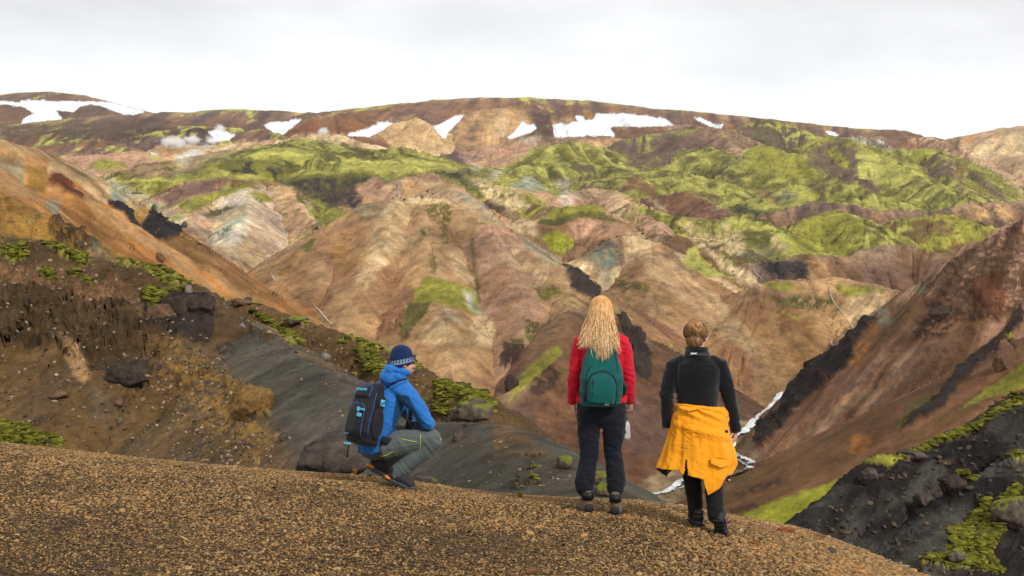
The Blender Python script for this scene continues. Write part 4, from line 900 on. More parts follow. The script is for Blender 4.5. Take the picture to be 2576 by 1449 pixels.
# loose stones on the near slopes
NRM = normals(T_NEAR['X'], T_NEAR['Y'], T_NEAR['Z'])
def slope_points(n, seed, polys, size, names=None, moss_only=False):
    rs = np.random.RandomState(seed); X, Y, Z, ID = T_NEAR['X'], T_NEAR['Y'], T_NEAR['Z'], T_NEAR['ID']
    u, v = flat_uv(X, Y, Z); e = Z / Y; vis = e >= np.maximum.accumulate(e, 0) - .002
    w = np.zeros(X.shape, np.float32)
    for poly, d in polys:
        a = np.array(poly); lo = a.min(0); hi = a.max(0)
        k = vis & (u > lo[0]) & (u < hi[0]) & (v > lo[1]) & (v < hi[1])
        m = np.nonzero(k.ravel())[0]; q = inpoly(u.ravel()[m], v.ravel()[m], poly); w.ravel()[m[q]] = d
    if moss_only: w = w * T_NEAR['moss'].reshape(X.shape) ** 2
    w = w.ravel() * (v.ravel() < 1470)
    cs = np.cumsum(w); k = np.searchsorted(cs, rs.uniform(0, cs[-1], n)); k = np.clip(k, 0, len(w) - 1)
    i, j = np.unravel_index(k, X.shape); i = np.clip(i, 0, X.shape[0] - 2); j = np.clip(j, 0, X.shape[1] - 2)
    a = rs.uniform(0, 1, n); b = rs.uniform(0, 1, n)
    def L(Q): return (Q[i, j] * (1 - a) + Q[i + 1, j] * a) * (1 - b) + (Q[i, j + 1] * (1 - a) + Q[i + 1, j + 1] * a) * b
    NX, NY, NZ = (L(NRM[..., q]) for q in range(3))
    s = (size[0] + (size[1] - size[0]) * rs.uniform(0, 1, n) ** 3.5) * L(Y) / 30.
    pts = np.stack([L(X), L(Y), L(Z) + s * .1], -1)
    rot = np.stack([rs.normal(0, .5, n), rs.normal(0, .5, n), rs.uniform(0, 6.28, n)], -1)
    if moss_only: rot = np.array([(Vector((float(q[0]), float(q[1]), float(q[2]))).to_track_quat('Z', 'Y') @ Euler((0, 0, float(a_))).to_quaternion()).to_euler()[:] for q, a_ in zip(np.stack([NX, NY, NZ], -1), rot[:, 2])])
    return pts, rot, np.stack([s, s * rs.uniform(.6, 1, n), s * rs.uniform(.5, .9, n)], -1), rs.uniform(0, 1, n)
SL_STOPS = [(0., (.03, .024, .018)), (.25, (.075, .052, .032)), (.55, (.15, .105, .06)), (.8, (.25, .18, .11)), (.96, (.26, .19, .115)), (1., (.34, .27, .19))]
M_SL = stone_material('slope_stone', SL_STOPS, bump=.02, sc=12.)
RK2 = [rock_mesh('slope_piece', 70 + i, flat=.75, sub=1, rough=.25) for i in range(6)]
_left = [(0, 480), (150, 560), (290, 660), (480, 720), (540, 800), (520, 900), (700, 1010), (760, 1190), (0, 1130)]
_talus = [(400, 900), (560, 900), (700, 1080), (700, 1190), (480, 1160)]
_ridge = [(545, 760), (740, 800), (900, 870), (1150, 975), (1240, 1040), (1100, 1060), (900, 980), (700, 880)]
_sandr = [(1150, 1060), (1290, 1080), (1450, 1210), (1460, 1240), (1200, 1200)]
_sanda = [(540, 780), (760, 910), (1000, 1040), (1250, 1065), (1400, 1240), (700, 1190)]
p, r, s, t_ = slope_points(3600, 3, [(_left, 1.), (_talus, 3.0), (_ridge, 1.3), (_sanda, .12), (_sandr, .35)], (.03, .19))
scatter('loose_stones', p, r, s, t_ ** .8, RK2, M_SL)
_dark = [(2040, 1320), (2200, 1170), (2576, 1000), (2576, 1449), (2330, 1449)]
p, r, s, t_ = slope_points(700, 9, [(_dark, 1.)], (.04, .30))
scatter('dark_rubble', p, r, s, t_ * .42, RK2, M_SL)
def cushion_mesh(seed):
    bm = bmesh.new(); bmesh.ops.create_icosphere(bm, subdivisions=3, radius=.5); rnd = np.random.RandomState(seed)
    for v in bm.verts:
        c = v.co.copy(); n = float(fbm(np.array([c.x * 2.6 + seed]), np.array([c.y * 2.6]), np.array([c.z * 2.6]), oct=2, seed=seed)[0]); n2 = float(fbm(np.array([c.x * 9 + seed]), np.array([c.y * 9]), np.array([c.z * 9]), oct=2, seed=seed)[0])
        v.co = c * (1 + .45 * n + .12 * n2); v.co.z *= .55
    me = bpy.data.meshes.new('moss_cushion'); bm.to_mesh(me); bm.free(); me.polygons.foreach_set('use_smooth', np.ones(len(me.polygons), bool)); return me
M_MOSS = stone_material('moss', [(0., (.045, .045, .007)), (.4, (.09, .088, .012)), (.8, (.14, .13, .016)), (1., (.20, .18, .025))], bump=.05, sc=16., spec=.05)
_all = [(0, 480), (300, 640), (600, 740), (1250, 980), (1460, 1200), (2100, 1250), (2576, 980), (2576, 1449), (0, 1449)]
p, r, s, t_ = slope_points(7000, 13, [(_all, 1.)], (.05, .24), moss_only=True)
s[:, 0] *= 1.25; s[:, 1] *= 1.25; p[:, 2] -= s[:, 2] * .1
r *= .4
scatter('moss_cushions', p, r, s, t_, [cushion_mesh(5 + i) for i in range(4)], M_MOSS)
# ------------------------------------------------------------------ water, rocks, tufts, steam
_EF = T_FAR['Z'] / T_FAR['Y']
def hit(u, v, dmin=150.):
    """the point of the far ground that is seen at (u, v)"""
    j = int(np.clip(np.searchsorted(Us, u), 1, len(Us) - 1)); e = _EF[:, j]; t = (CV - v) / F
    k = np.nonzero(e >= t)[0]; k = max(int(k[0]), 1) if len(k) else len(e) - 1
    a = np.clip((t - e[k - 1]) / max(e[k] - e[k - 1], 1e-9), 0, 1); D = float(T_FAR['Y'][k - 1, j] * (1 - a) + T_FAR['Y'][k, j] * a)
    return P(u, v, D)
def stream(name, pts, sub=4.0, lift=.012, dmin=150.):
    L = []
    for (a, b) in zip(pts[:-1], pts[1:]):
        n = max(1, int(max(abs(b[0] - a[0]), abs(b[1] - a[1])) / sub))
        for i in range(n):
            t = i / n; L.append([a[q] + (b[q] - a[q]) * t for q in range(3)])
    L.append(list(pts[-1])); rs = random.Random(int(pts[0][0])); C3 = []; W = []
    for u, v, w in L:
        x, y, z = hit(u, v, dmin); C3.append((x, y, z + lift * y * .03)); W.append(w * (.62 if name == 'stream' else 1.7) * (1 + .4 * rs.uniform(-1, 1)) * y / F)
    C3 = np.array(C3); W = np.array(W); T = np.gradient(C3, axis=0); vs = []
    for p, t, w in zip(C3, T, W):
        s = Vector((t[1], -t[0], 0)); s = s.normalized() if s.length > 1e-6 else Vector((1, 0, 0))
        s = Vector((s.x, s.y * 1.0, 0)); vs += [Vector(p) - s * w - Vector((0, 0, w * .12)), Vector(p) + Vector((0, 0, w * .04)), Vector(p) + s * w - Vector((0, 0, w * .12))]
    mb = MB0(); mb.add(vs, [[3 * i + j, 3 * i + j + 1, 3 * i + j + 4, 3 * i + j + 3] for i in range(len(W) - 1) for j in (0, 1)])
    o = mb.obj(name, M_WATER if name == 'river' else M_STREAM); tag(o, kind='structure'); return o
class MB0:
    def __init__(s): s.v = []; s.f = []
    def add(s, v, f): n = len(s.v); s.v += [tuple(q) for q in v]; s.f += [[i + n for i in g] for g in f]
    def obj(s, name, mat):
        me = bpy.data.meshes.new(name); me.from_pydata(s.v, [], s.f); me.polygons.foreach_set('use_smooth', np.ones(len(me.polygons), bool)); me.materials.append(mat)
        o = bpy.data.objects.new(name, me); COL.objects.link(o); return o
def plain_w(name, c, rough=.5, spec=.4, metal=0):
    m = bpy.data.materials.new(name); m.use_nodes = True; t = m.node_tree; b = t.nodes['Principled BSDF']
    g = N(t, 'ShaderNodeNewGeometry'); n1 = N(t, 'ShaderNodeTexNoise', inp={'Scale': .25, 'Detail': 6.0, 'Roughness': .7}); t.links.new(g.outputs['Position'], n1.inputs['Vector'])
    c = lin(c); t.links.new(mixc(t, ramp(t, n1.outputs[0], [(.4, 0.), (.6, 1.)]), c, tuple(x * .6 for x in c)), b.inputs['Base Color'])
    b.inputs['Roughness'].default_value = rough; b.inputs['Specular IOR Level'].default_value = spec; return m
M_STREAM = plain_w('stream_water', (176, 174, 166), .4, .4)
M_WATER = plain_w('stream_water', (222, 226, 226), .3, .5)
stream('river', [(1966,986,4),(1958,998,5),(1946,1012,3),(1934,1024,4),(1918,1034,5),(1900,1046,6),(1886,1056,9),(1876,1070,12),(1862,1082,13),(1845,1090,8),(1838,1100,5),(1842,1125,6),(1856,1144,9),(1880,1150,9),(1898,1160,9),(1893,1176,8),(1872,1187,8),(1850,1194,8),(1825,1202,7),(1790,1205,7),(1750,1203,7),(1722,1204,7),(1703,1209,8),(1690,1222,9),(1668,1236,8),(1640,1242,5),(1590,1249,4)], sub=3)
stream('river', [(1893,1178,4),(1880,1166,6),(1866,1158,5),(1856,1148,4)], sub=3)
stream('river', [(1770,1212,2.5),(1735,1220,3),(1705,1228,3),(1680,1236,3)], sub=3)
stream('stream', [(786,764,1.2),(796,775,1.5),(803,782,2.5),(814,795,3),(826,810,2.5),(836,818,1.5)], sub=2, lift=.03)
stream('stream', [(682,690,1.5),(688,700,3),(690,708,1.5)], sub=2, lift=.03)
stream('stream', [(1013,450,.8),(1009,462,1.4),(1003,472,1.6),(1003,486,1.8),(1006,502,1.6)], sub=2, lift=.03)
stream('stream', [(1641,806,1.5),(1638,815,3),(1641,826,2)], sub=2, lift=.03)
stream('stream', [(2086,722,1.5),(2090,745,2),(2098,762,1.5),(2112,778,1.8),(2128,800,1.5),(2142,822,2),(2148,830,1.5)], sub=3, lift=.03)
stream('stream', [(2090,858,1.5),(2093,868,2),(2100,878,1.5)], sub=3, lift=.03)
stream('stream', [(1895,678,1.5),(1902,690,2),(1915,702,1.5),(1925,712,1.5)], sub=3, lift=.03)
stream('stream', [(1485,722,2),(1495,738,5),(1510,750,7),(1522,758,5)], sub=3, lift=.03)
# --- single rocks
def rock_material(name, a, b_, mossy=0., sc=3.):
    m = bpy.data.materials.new(name); m.use_nodes = True; t = m.node_tree; b = t.nodes['Principled BSDF']
    tcn = N(t, 'ShaderNodeTexCoord'); n1 = N(t, 'ShaderNodeTexNoise', inp={'Scale': sc, 'Detail': 9.0, 'Roughness': .7}); t.links.new(tcn.outputs['Object'], n1.inputs['Vector'])
    n2 = N(t, 'ShaderNodeTexNoise', inp={'Scale': sc * 5, 'Detail': 6.0, 'Roughness': .75}); t.links.new(tcn.outputs['Object'], n2.inputs['Vector'])
    c = mixc(t, ramp(t, n1.outputs[0], [(.38, 0.), (.62, 1.)]), lin(a), lin(b_))
    c = mixc(t, ramp(t, n2.outputs[0], [(.60, 0.), (.72, .45)]), c, (.32, .30, .27))
    if mossy:
        g = N(t, 'ShaderNodeNewGeometry'); sp = N(t, 'ShaderNodeSeparateXYZ'); t.links.new(g.outputs['Normal'], sp.inputs[0])
        f = mth(t, 'ADD', mth(t, 'MULTIPLY', sp.outputs[2], .6), n1.outputs[0])
        c = mixc(t, ramp(t, f, [(1.12 - mossy * .45, 0.), (1.17 - mossy * .45, 1.)]), c, (.15, .16, .02))
    t.links.new(c, b.inputs['Base Color']); b.inputs['Roughness'].default_value = .9; b.inputs['Specular IOR Level'].default_value = .2
    bp = N(t, 'ShaderNodeBump', inp={'Strength': .9, 'Distance': .12}); t.links.new(mth(t, 'ADD', n1.outputs[0], mth(t, 'MULTIPLY', n2.outputs[0], .4)), bp.inputs['Height']); t.links.new(bp.outputs[0], b.inputs['Normal'])
    return m
def big_rock(name, seed, mat, sub=4, rough=.55, cuts=9, spiky=0):
    rnd = np.random.RandomState(seed); bm = bmesh.new(); bmesh.ops.create_icosphere(bm, subdivisions=sub, radius=1.)
    co = np.array([v.co[:] for v in bm.verts])
    for _ in range(cuts):
        d = rnd.normal(size=3); d /= np.linalg.norm(d); h = rnd.uniform(.50, .85); p = co @ d; co -= np.outer(np.maximum(p - h, 0) * .9, d)
    n1 = fbm(co[:, 0] * 1.7 + seed, co[:, 1] * 1.7, co[:, 2] * 1.7, oct=5, seed=seed, gain=.6, ridged=True)
    n2 = fbm(co[:, 0] * 5 + seed, co[:, 1] * 5, co[:, 2] * 4, oct=3, seed=seed + 3, gain=.6, ridged=True)
    co *= (1 + rough * .55 * n1 + rough * .18 * n2)[:, None]
    if spiky:
        s = fbm(co[:, 0] * 3.2, co[:, 1] * 3.2, oct=3, seed=seed + 9, ridged=True); co[:, 2] += np.where(co[:, 2] > 0, 1, 0) * spiky * np.maximum(s, -.2) * .8
    for v, c in zip(bm.verts, co): v.co = c
    me = bpy.data.meshes.new(name); bm.to_mesh(me); bm.free(); me.polygons.foreach_set('use_smooth', np.ones(len(me.polygons), bool)); me.materials.append(mat)
    return me
M_R1 = rock_material('dark_lava_rock', (52, 46, 44), (96, 84, 74), .0); M_R2 = rock_material('mossy_rock', (62, 56, 48), (104, 92, 78), .55); M_R3 = rock_material('grey_rock', (92, 90, 92), (134, 126, 118), 0); M_R4 = rock_material('brown_crag', (72, 54, 44), (118, 88, 64), 0); M_R5 = rock_material('black_crag', (36, 31, 29), (74, 60, 48), .12); M_R6 = rock_material('ochre_hump', (96, 72, 40), (142, 108, 60), .1, 6.)
def place_rock(u0, u1, v0, v1, D, seed, mat, label, cat='rock', depth=1., rough=.55, spiky=0, sink=0., name='rock', rz=None, group=None, snap=True):
    """a boulder whose outline fills (u0..u1, v0..v1) at distance D; D None puts it on the far ground under its foot"""
    if D is None: D = hit((u0 + u1) / 2, v1)[1]
    elif D < 75 and snap:                                                # rest the foot on the near ground
        j = int(np.clip(np.searchsorted(Us, (u0 + u1) / 2), 1, len(Us) - 1)); e = (T_NEAR['Z'] / T_NEAR['Y'])[:, j]; k = np.nonzero(e >= (CV - v1 + 2) / F)[0]
        if len(k): D = float(T_NEAR['Y'][k[0], j])
    hw = (u1 - u0) / 2 / F * D; hh = (v1 - v0) / 2 / F * D
    me = big_rock(name, seed, mat, rough=rough, spiky=spiky)
    co = np.empty(len(me.vertices) * 3, np.float32); me.vertices.foreach_get('co', co); co = co.reshape(-1, 3)
    lo = co.min(0); hi = co.max(0); co = (co - (lo + hi) / 2) / ((hi - lo) / 2); co *= np.array([hw, hw * depth, hh * (1 + sink)]); co[:, 2] -= hh * sink
    if rz:
        pass
    me.vertices.foreach_set('co', co.ravel()); me.update()
    o = bpy.data.objects.new(name, me); COL.objects.link(o); x, y, z = P((u0 + u1) / 2, (v0 + v1) / 2, D); o.location = (x, y + hw * depth * .3, z)
    tag(o, label, cat, group); return o
place_rock(736, 930, 1082, 1212, 12.4, 3, M_R1, 'large dark lichen-spotted boulder just behind the crouching man', 'boulder', .8, .6, sink=.25, snap=False)
place_rock(1022, 1108, 1192, 1232, 10.9, 5, M_R1, 'low dark rock beside the toe of the crouching man', depth=1., rough=.5, sink=.6, snap=False)
place_rock(1080, 1102, 1204, 1224, 10.7, 6, M_R2, 'small mossy stone at the gravel edge right of the crouching man', 'stone', snap=False)
place_rock(1401, 1447, 1148, 1184, 15.5, 7, M_R2, 'moss-topped rock left of the legs of the woman in red', depth=1.2, rough=.4)
place_rock(1486, 1535, 1186, 1222, 14.0, 8, M_R2, 'mossy rock seen between the legs of the woman in red', depth=1.2, rough=.4)
place_rock(1496, 1540, 1214, 1252, 13.0, 9, M_R2, 'lower mossy rock between the boots of the woman in red', depth=1.2, rough=.4)
# crags on the coloured ridge
place_rock(172, 220, 452, 516, 455, 11, M_R3, 'largest grey crag on the orange ridge at the left', 'crag', .8, .6, sink=.3)
place_rock(124, 166, 434, 478, 445, 12, M_R4, 'brown crag just left of the largest grey crag', 'crag', .8, .6, sink=.3)
place_rock(92, 116, 401, 424, 440, 13, M_R3, 'small dark rock highest up on the orange ridge', depth=.8)
place_rock(190, 214, 490, 522, 448, 14, M_R4, 'brown rock at the foot of the largest grey crag', depth=.8, sink=.3)
place_rock(390, 412, 636, 660, None, 15, M_R4, 'rust brown rock alone on the orange scree', depth=.8, sink=.3)
place_rock(456, 472, 556, 574, None, 16, M_R1, 'small black rock on the skyline of the coloured ridge', depth=.7, spiky=.4)
# overhanging outcrops on the near left slope
place_rock(388, 538, 738, 852, 50.0, 21, M_R5, 'large black overhanging outcrop below the moss cushions', 'outcrop', .7, .85, snap=False)
place_rock(474, 544, 740, 802, 49.4, 22, M_R5, 'grey black knob at the right tip of the overhanging outcrop', 'outcrop', .8, .8, snap=False)
place_rock(366, 446, 764, 836, 49.3, 23, M_R4, 'brown block forming the left shoulder of the overhanging outcrop', 'outcrop', .8, .7, snap=False)
place_rock(464, 484, 716, 742, 51.5, 24, M_R3, 'pale grey stone standing at the end of the moss cushions', 'stone', .8, .4)
place_rock(262, 412, 906, 972, 41.0, 25, M_R5, 'dark brown lower overhang in the middle of the left slope', 'outcrop', .6, .7, sink=.1)
place_rock(118, 172, 980, 1008, 38.0, 26, M_R4, 'small brown ledge above the talus at the left', 'outcrop', .7, .6)
place_rock(280, 312, 1000, 1030, 37.0, 27, M_R4, 'reddish brown boulder in the talus of the left slope', depth=.9)
place_rock(290, 312, 1050, 1072, 35.0, 28, M_R2, 'small mossy boulder low in the talus', depth=.9)
place_rock(574, 690, 970, 1054, 41.5, 29, M_R6, 'ochre brown hump sticking out of the dark sand', 'outcrop', .6, .5, sink=.3)
place_rock(548, 572, 868, 892, 44, 30, M_R1, 'round dark rock resting on the upper dark sand', depth=.9)
place_rock(800, 832, 886, 908, 39.5, 31, M_R3, 'grey rock on the crest of the dark sand ridge', depth=.9)
place_rock(600, 618, 866 - 55, 834, 51, 32, M_R3, 'small grey rock high on the sand ridge crest', depth=.9)
place_rock(700, 724, 1086, 1114, 27, 33, M_R1, 'small dark rock left of the large boulder', depth=.9)
place_rock(578, 632, 750, 774, 65, 34, M_R4, 'rocky knob topping the mossy ridge at its left end', 'outcrop', .8, .7)
place_rock(614, 634, 746, 762, 65, 35, M_R1, 'little dark pinnacle on the mossy ridge skyline', depth=.8, spiky=.4)
place_rock(712, 776, 794, 822, 62, 36, M_R2, 'mossy knob in the middle of the mossy ridge crest', 'outcrop', .8, .6)
place_rock(1130, 1246, 1000, 1062, 40.2, 37, M_R2, 'blunt rocky end of the mossy ridge', 'outcrop', .7, .6, sink=.2)
place_rock(1136, 1172, 1080, 1112, 23.5, 38, M_R1, 'dark rock on the sand right of the crouching man', depth=.9, sink=.3)
# dark crags on the mountain
place_rock(1548, 1608, 782, 880, 852, 42, M_R5, 'upper dark rock pinnacle right of the blonde woman', 'pinnacle', .4, .7, spiky=.6, sink=.2)
place_rock(1580, 1626, 812, 930, 846, 43, M_R5, 'middle dark rock pinnacle right of the blonde woman', 'pinnacle', .4, .7, spiky=.5, sink=.2)
place_rock(1606, 1638, 868, 964, 836, 44, M_R5, 'lowest dark rock pinnacle right of the red jacket', 'pinnacle', .4, .7, spiky=.5, sink=.1)
place_rock(1268, 1306, 940, 990, 775, 45, M_R5, 'dark crag beside the diagonal strip of moss', 'crag', .5, .7, sink=.2)
place_rock(1272, 1322, 1008, 1050, 760, 46, M_R4, 'brown crag with a little moss under the moss strip', 'crag', .5, .6, sink=.2)
# right side
place_rock(2494, 2590, 1246, 1340, 54, 51, M_R2, 'large mossy boulder at the right edge of the picture', 'boulder', .8, .6)
place_rock(2300, 2360, 1234, 1284, 55, 52, M_R1, 'shiny black ledge in the middle of the dark slope', 'ledge', .8, .7, spiky=.2)
place_rock(2364, 2450, 1196, 1246, 56, 53, M_R5, 'long black ledge with moss on the dark slope', 'ledge', .7, .7, sink=.2)
place_rock(2160, 2210, 1176, 1220, 57, 54, M_R1, 'black rock jutting out of the upper edge of the dark slope', depth=.8)
place_rock(2260, 2340, 1130, 1162, 59, 55, M_R1, 'flat black rock under the moss rim of the dark slope', depth=.7, sink=.2)
place_rock(2380, 2430, 1380, 1420, 50, 56, M_R2, 'mossy rock low on the dark slope', depth=.8)
place_rock(2500, 2560, 850, 930, None, 57, M_R4, 'brown crag on the scree slope at the right edge', 'crag', .5, .6, sink=.3)
place_rock(2336, 2400, 770, 806, None, 58, M_R5, 'black rock high on the right scree ridge', 'crag', .5, .6, sink=.3)
place_rock(1878, 1904, 1052, 1070, 870, 59, M_R4, 'brown boulder standing in the river', 'boulder', .9, .4)
# single stones lying on the gravel
def gravel_stone(u, v, w, col, label, seed, flat=.35, cat='stone'):
    D = 8.0
    for _ in range(12): z = float(ground_z(np.array([D * (u - CU) / F]), np.array([D]))[0]); D = .5 * D + .5 * min(11.5, -z * F / (v - CV))
    r = w / 2 / F * D; m = rock_material('stone_surface', col, b_=tuple(int(q * .72) for q in col), sc=20.)
    me = big_rock('stone', seed, m, sub=3, rough=.25, cuts=12)
    co = np.empty(len(me.vertices) * 3, np.float32); me.vertices.foreach_get('co', co); co = co.reshape(-1, 3) * np.array([r, r * .8, r * flat * 1.6]); me.vertices.foreach_set('co', co.ravel()); me.update()
    o = bpy.data.objects.new('stone', me); COL.objects.link(o); o.location = (D * (u - CU) / F, D, float(ground_z(np.array([D * (u - CU) / F]), np.array([D]))[0]) + r * flat * .7); o.rotation_euler = (random.uniform(-.2, .2), random.uniform(-.2, .2), random.uniform(0, 3)); tag(o, label, cat)
random.seed(5)
for a in [(1618,1350,24,(150,118,78),'rounded tan stone on the gravel right of the standing boots'),(1512,1370,22,(178,160,112),'pale yellow flat stone below the boots of the woman in red'),(1976,1339,42,(190,112,70),'orange flat slab near the right edge of the gravel brow'),
 (2060,1350,36,(176,138,96),'tan slab on the rim of the gravel at the right'),(2092,1388,30,(120,104,98),'grey brown slab just below the rim at the right'),(1904,1369,28,(176,120,66),'ochre slab right of the walking shoes'),(1914,1360,22,(104,88,92),'purple grey stone touching the ochre slab'),
 (1938,1326,13,(34,32,34),'small black stone near the gravel rim'),(1812,1412,12,(190,184,172),'small whitish stone low on the gravel'),(1339,1443,36,(176,122,84),'pinkish slab at the bottom edge of the picture'),(1743,1321,30,(168,132,72),'ochre stone beside the planted left shoe'),
 (1748,1341,26,(172,134,82),'thin tan flake in front of the lifted shoe'),(1180,1340,16,(40,34,30),'dark lump in the middle of the gravel'),(677,1400,14,(196,112,48),'bright orange chip on the left gravel'),(762,1361,15,(190,122,72),'salmon orange chip left of the middle gravel'),(513,1271,15,(196,158,96),'pale ochre chip on the left gravel')]:
    gravel_stone(a[0], a[1], a[2], a[3], a[4], int(a[0]))
# small tufts
def tuft(u, v, h, n, label, col, seed, D=None):
    if D is None:
        D = 9.0
        for _ in range(12): z = float(ground_z(np.array([D * (u - CU) / F]), np.array([D]))[0]); D = .5 * D + .5 * min(11.5, -z * F / (v - CV))
    x, y, z = P(u, v, D); rs = random.Random(seed); V = []; Fc = []
    for k in range(n):
        a = rs.uniform(0, 6.28); l = h * rs.uniform(.5, 1); b = rs.uniform(.1, .8); r0 = rs.uniform(0, h * .35); w = .0016; cx, cy = math.cos(a), math.sin(a)
        p = [(r0 * cx, r0 * cy, -.01), (r0 * cx + cx * b * l * .4, r0 * cy + cy * b * l * .4, l * .6), (r0 * cx + cx * b * l, r0 * cy + cy * b * l, l * (1 - .4 * b))]; n0 = len(V)
        for q, ww in zip(p, (w, w * .8, w * .2)): V += [(q[0] - cy * ww, q[1] + cx * ww, q[2]), (q[0] + cy * ww, q[1] - cx * ww, q[2])]
        Fc += [[n0, n0 + 1, n0 + 3, n0 + 2], [n0 + 2, n0 + 3, n0 + 5, n0 + 4]]
    me = bpy.data.meshes.new('grass_tuft'); me.from_pydata(V, [], Fc); me.materials.append(plain_w("dry_grass", col, .8, .1)); o = bpy.data.objects.new('grass_tuft', me); COL.objects.link(o); o.location = (x, y, z); tag(o, label, 'grass')
tuft(1125,1284,.07,60,'dry yellow grass tuft on the gravel below the crouching man',(196,150,80),1); tuft(1307,1250,.06,90,'wide dry grass tuft on the gravel brow left of the standing woman',(176,130,60),2)
tuft(650,1166,.10,14,'thin pale stalks at the gravel edge left of the boulder',(206,176,110),3, 11.3); tuft(1240,1284,.07,16,'thin tuft on the gravel between the man and the standing woman',(190,140,80),4); tuft(893,1188,.05,50,'small rust coloured tuft at the gravel edge',(170,110,50),6, 11.2)
# --- steam of the hot springs
M_ST = bpy.data.materials.new('steam'); M_ST.use_nodes = True; t = M_ST.node_tree; t.nodes.clear(); out = N(t, 'ShaderNodeOutputMaterial'); pv = N(t, 'ShaderNodeVolumePrincipled'); pv.inputs['Color'].default_value = (.995, .995, 1, 1)
g = N(t, 'ShaderNodeNewGeometry'); n1 = N(t, 'ShaderNodeTexNoise', inp={'Scale': .045, 'Detail': 6.0, 'Roughness': .62, 'Distortion': .4}); t.links.new(g.outputs['Position'], n1.inputs['Vector'])
tcn = N(t, 'ShaderNodeTexCoord'); gr = N(t, 'ShaderNodeTexGradient', gradient_type='SPHERICAL'); t.links.new(tcn.outputs['Object'], gr.inputs[0])
dn = mth(t, 'ADD', mth(t, 'MULTIPLY', gr.outputs['Fac'], 1.8), mth(t, 'MULTIPLY_ADD', n1.outputs[0], 5.0, -3.0))
t.links.new(mth(t, 'MULTIPLY', mth(t, 'MULTIPLY', dn, gr.outputs['Fac'], clamp=True), .17), pv.inputs['Density']); t.links.new(pv.outputs[0], out.inputs['Volume'])
def steam(u, v, rw, rh, D, rot=0.):
    bm = bmesh.new(); bmesh.ops.create_icosphere(bm, subdivisions=3, radius=1.0); me = bpy.data.meshes.new('steam'); bm.to_mesh(me); bm.free(); me.materials.append(M_ST)
    o = bpy.data.objects.new('steam', me); COL.objects.link(o); o.location = P(u, v, D); o.scale = (rw * D / F, rw * .7 * D / F, rh * D / F); o.rotation_euler = (0, rot, 0); tag(o, kind='stuff')
for q in ((440, 358, 52, 24, 2640), (482, 352, 36, 18, 2690), (380, 389, 26, 12, 2560), (478, 398, 52, 12, 2480, -.45), (534, 352, 26, 24, 2600, .2), (553, 322, 24, 14, 3350), (812, 330, 28, 16, 2900)): steam(*q)
# ------------------------------------------------------------------ people
class MB:
    """collects solid shapes that are then fused into one continuous skin"""
    def __init__(s): s.v = []; s.f = []; s.n = 0
    def add(s, vs, fs, M=None):
        vs = [Vector(q) for q in vs]
        if M is not None: vs = [M @ q for q in vs]
        s.v += [q[:] for q in vs]; s.f += [[i + s.n for i in f] for f in fs]; s.n += len(vs)
    def ell(s, c, r, M=None, R=None, n=16, m=10):
        vs = []; fs = []
        for j in range(m + 1):
            ph = math.pi * j / m
            for i in range(n):
                th = 2 * math.pi * i / n
                q = Vector((r[0] * math.sin(ph) * math.cos(th), r[1] * math.sin(ph) * math.sin(th), r[2] * math.cos(ph)))
                if R is not None: q = R @ q
                vs.append(q + Vector(c))
        for j in range(m):
            for i in range(n):
                a, b = j * n + i, j * n + (i + 1) % n
                fs.append([a, a + n, b + n, b])
        s.add(vs, fs, M)
    def tube(s, pts, rad, M=None, side=(1, 0, 0), n=16, cap=True):
        pts = [Vector(p) for p in pts]; vs = []; fs = []
        rad = [(r, r) if isinstance(r, (int, float)) else r for r in rad]
        if cap:
            t0 = (pts[1] - pts[0]).normalized(); t1 = (pts[-1] - pts[-2]).normalized(); r0 = min(rad[0]) * .5; r1 = min(rad[-1]) * .5
            pts = [pts[0] - t0 * r0] + pts + [pts[-1] + t1 * r1]
            rad = [(rad[0][0] * .5, rad[0][1] * .5)] + rad + [(rad[-1][0] * .5, rad[-1][1] * .5)]
        S = Vector(side)
        for i, p in enumerate(pts):
            t = (pts[min(i + 1, len(pts) - 1)] - pts[max(i - 1, 0)]).normalized()
            a = (S - t * S.dot(t))
            if a.length < 1e-4: a = t.orthogonal()
            a.normalize(); b = t.cross(a)
            for k in range(n):
                th = 2 * math.pi * k / n
                vs.append(p + a * rad[i][0] * math.cos(th) + b * rad[i][1] * math.sin(th))
        m = len(pts)
        for j in range(m - 1):
            for k in range(n):
                a, b = j * n + k, j * n + (k + 1) % n
                fs.append([a, b, b + n, a + n])
        fs.append(list(range(n))[::-1]); fs.append([(m - 1) * n + k for k in range(n)])
        s.add(vs, fs, M)
    def box(s, c, h, M=None, R=None):
        vs = []
        for i in range(8):
            q = Vector(((-1, 1)[i & 1] * h[0], (-1, 1)[(i >> 1) & 1] * h[1], (-1, 1)[(i >> 2) & 1] * h[2]))
            if R is not None: q = R @ q
            vs.append(q + Vector(c))
        s.add(vs, [[0, 2, 3, 1], [4, 5, 7, 6], [0, 1, 5, 4], [2, 6, 7, 3], [0, 4, 6, 2], [1, 3, 7, 5]], M)
    def mesh(s, name, smooth=True):
        me = bpy.data.meshes.new(name); me.from_pydata(s.v, [], s.f); me.validate()
        if smooth: me.polygons.foreach_set('use_smooth', np.ones(len(me.polygons), bool))
        return me
    def obj(s, name, mat, parent=None, smooth=True, bevel=0):
        o = bpy.data.objects.new(name, s.mesh(name, smooth)); COL.objects.link(o); o.data.materials.append(mat)
        if parent: o.parent = parent
        if bevel:
            b = o.modifiers.new('b', 'BEVEL'); b.width = bevel; b.segments = 3
        return o
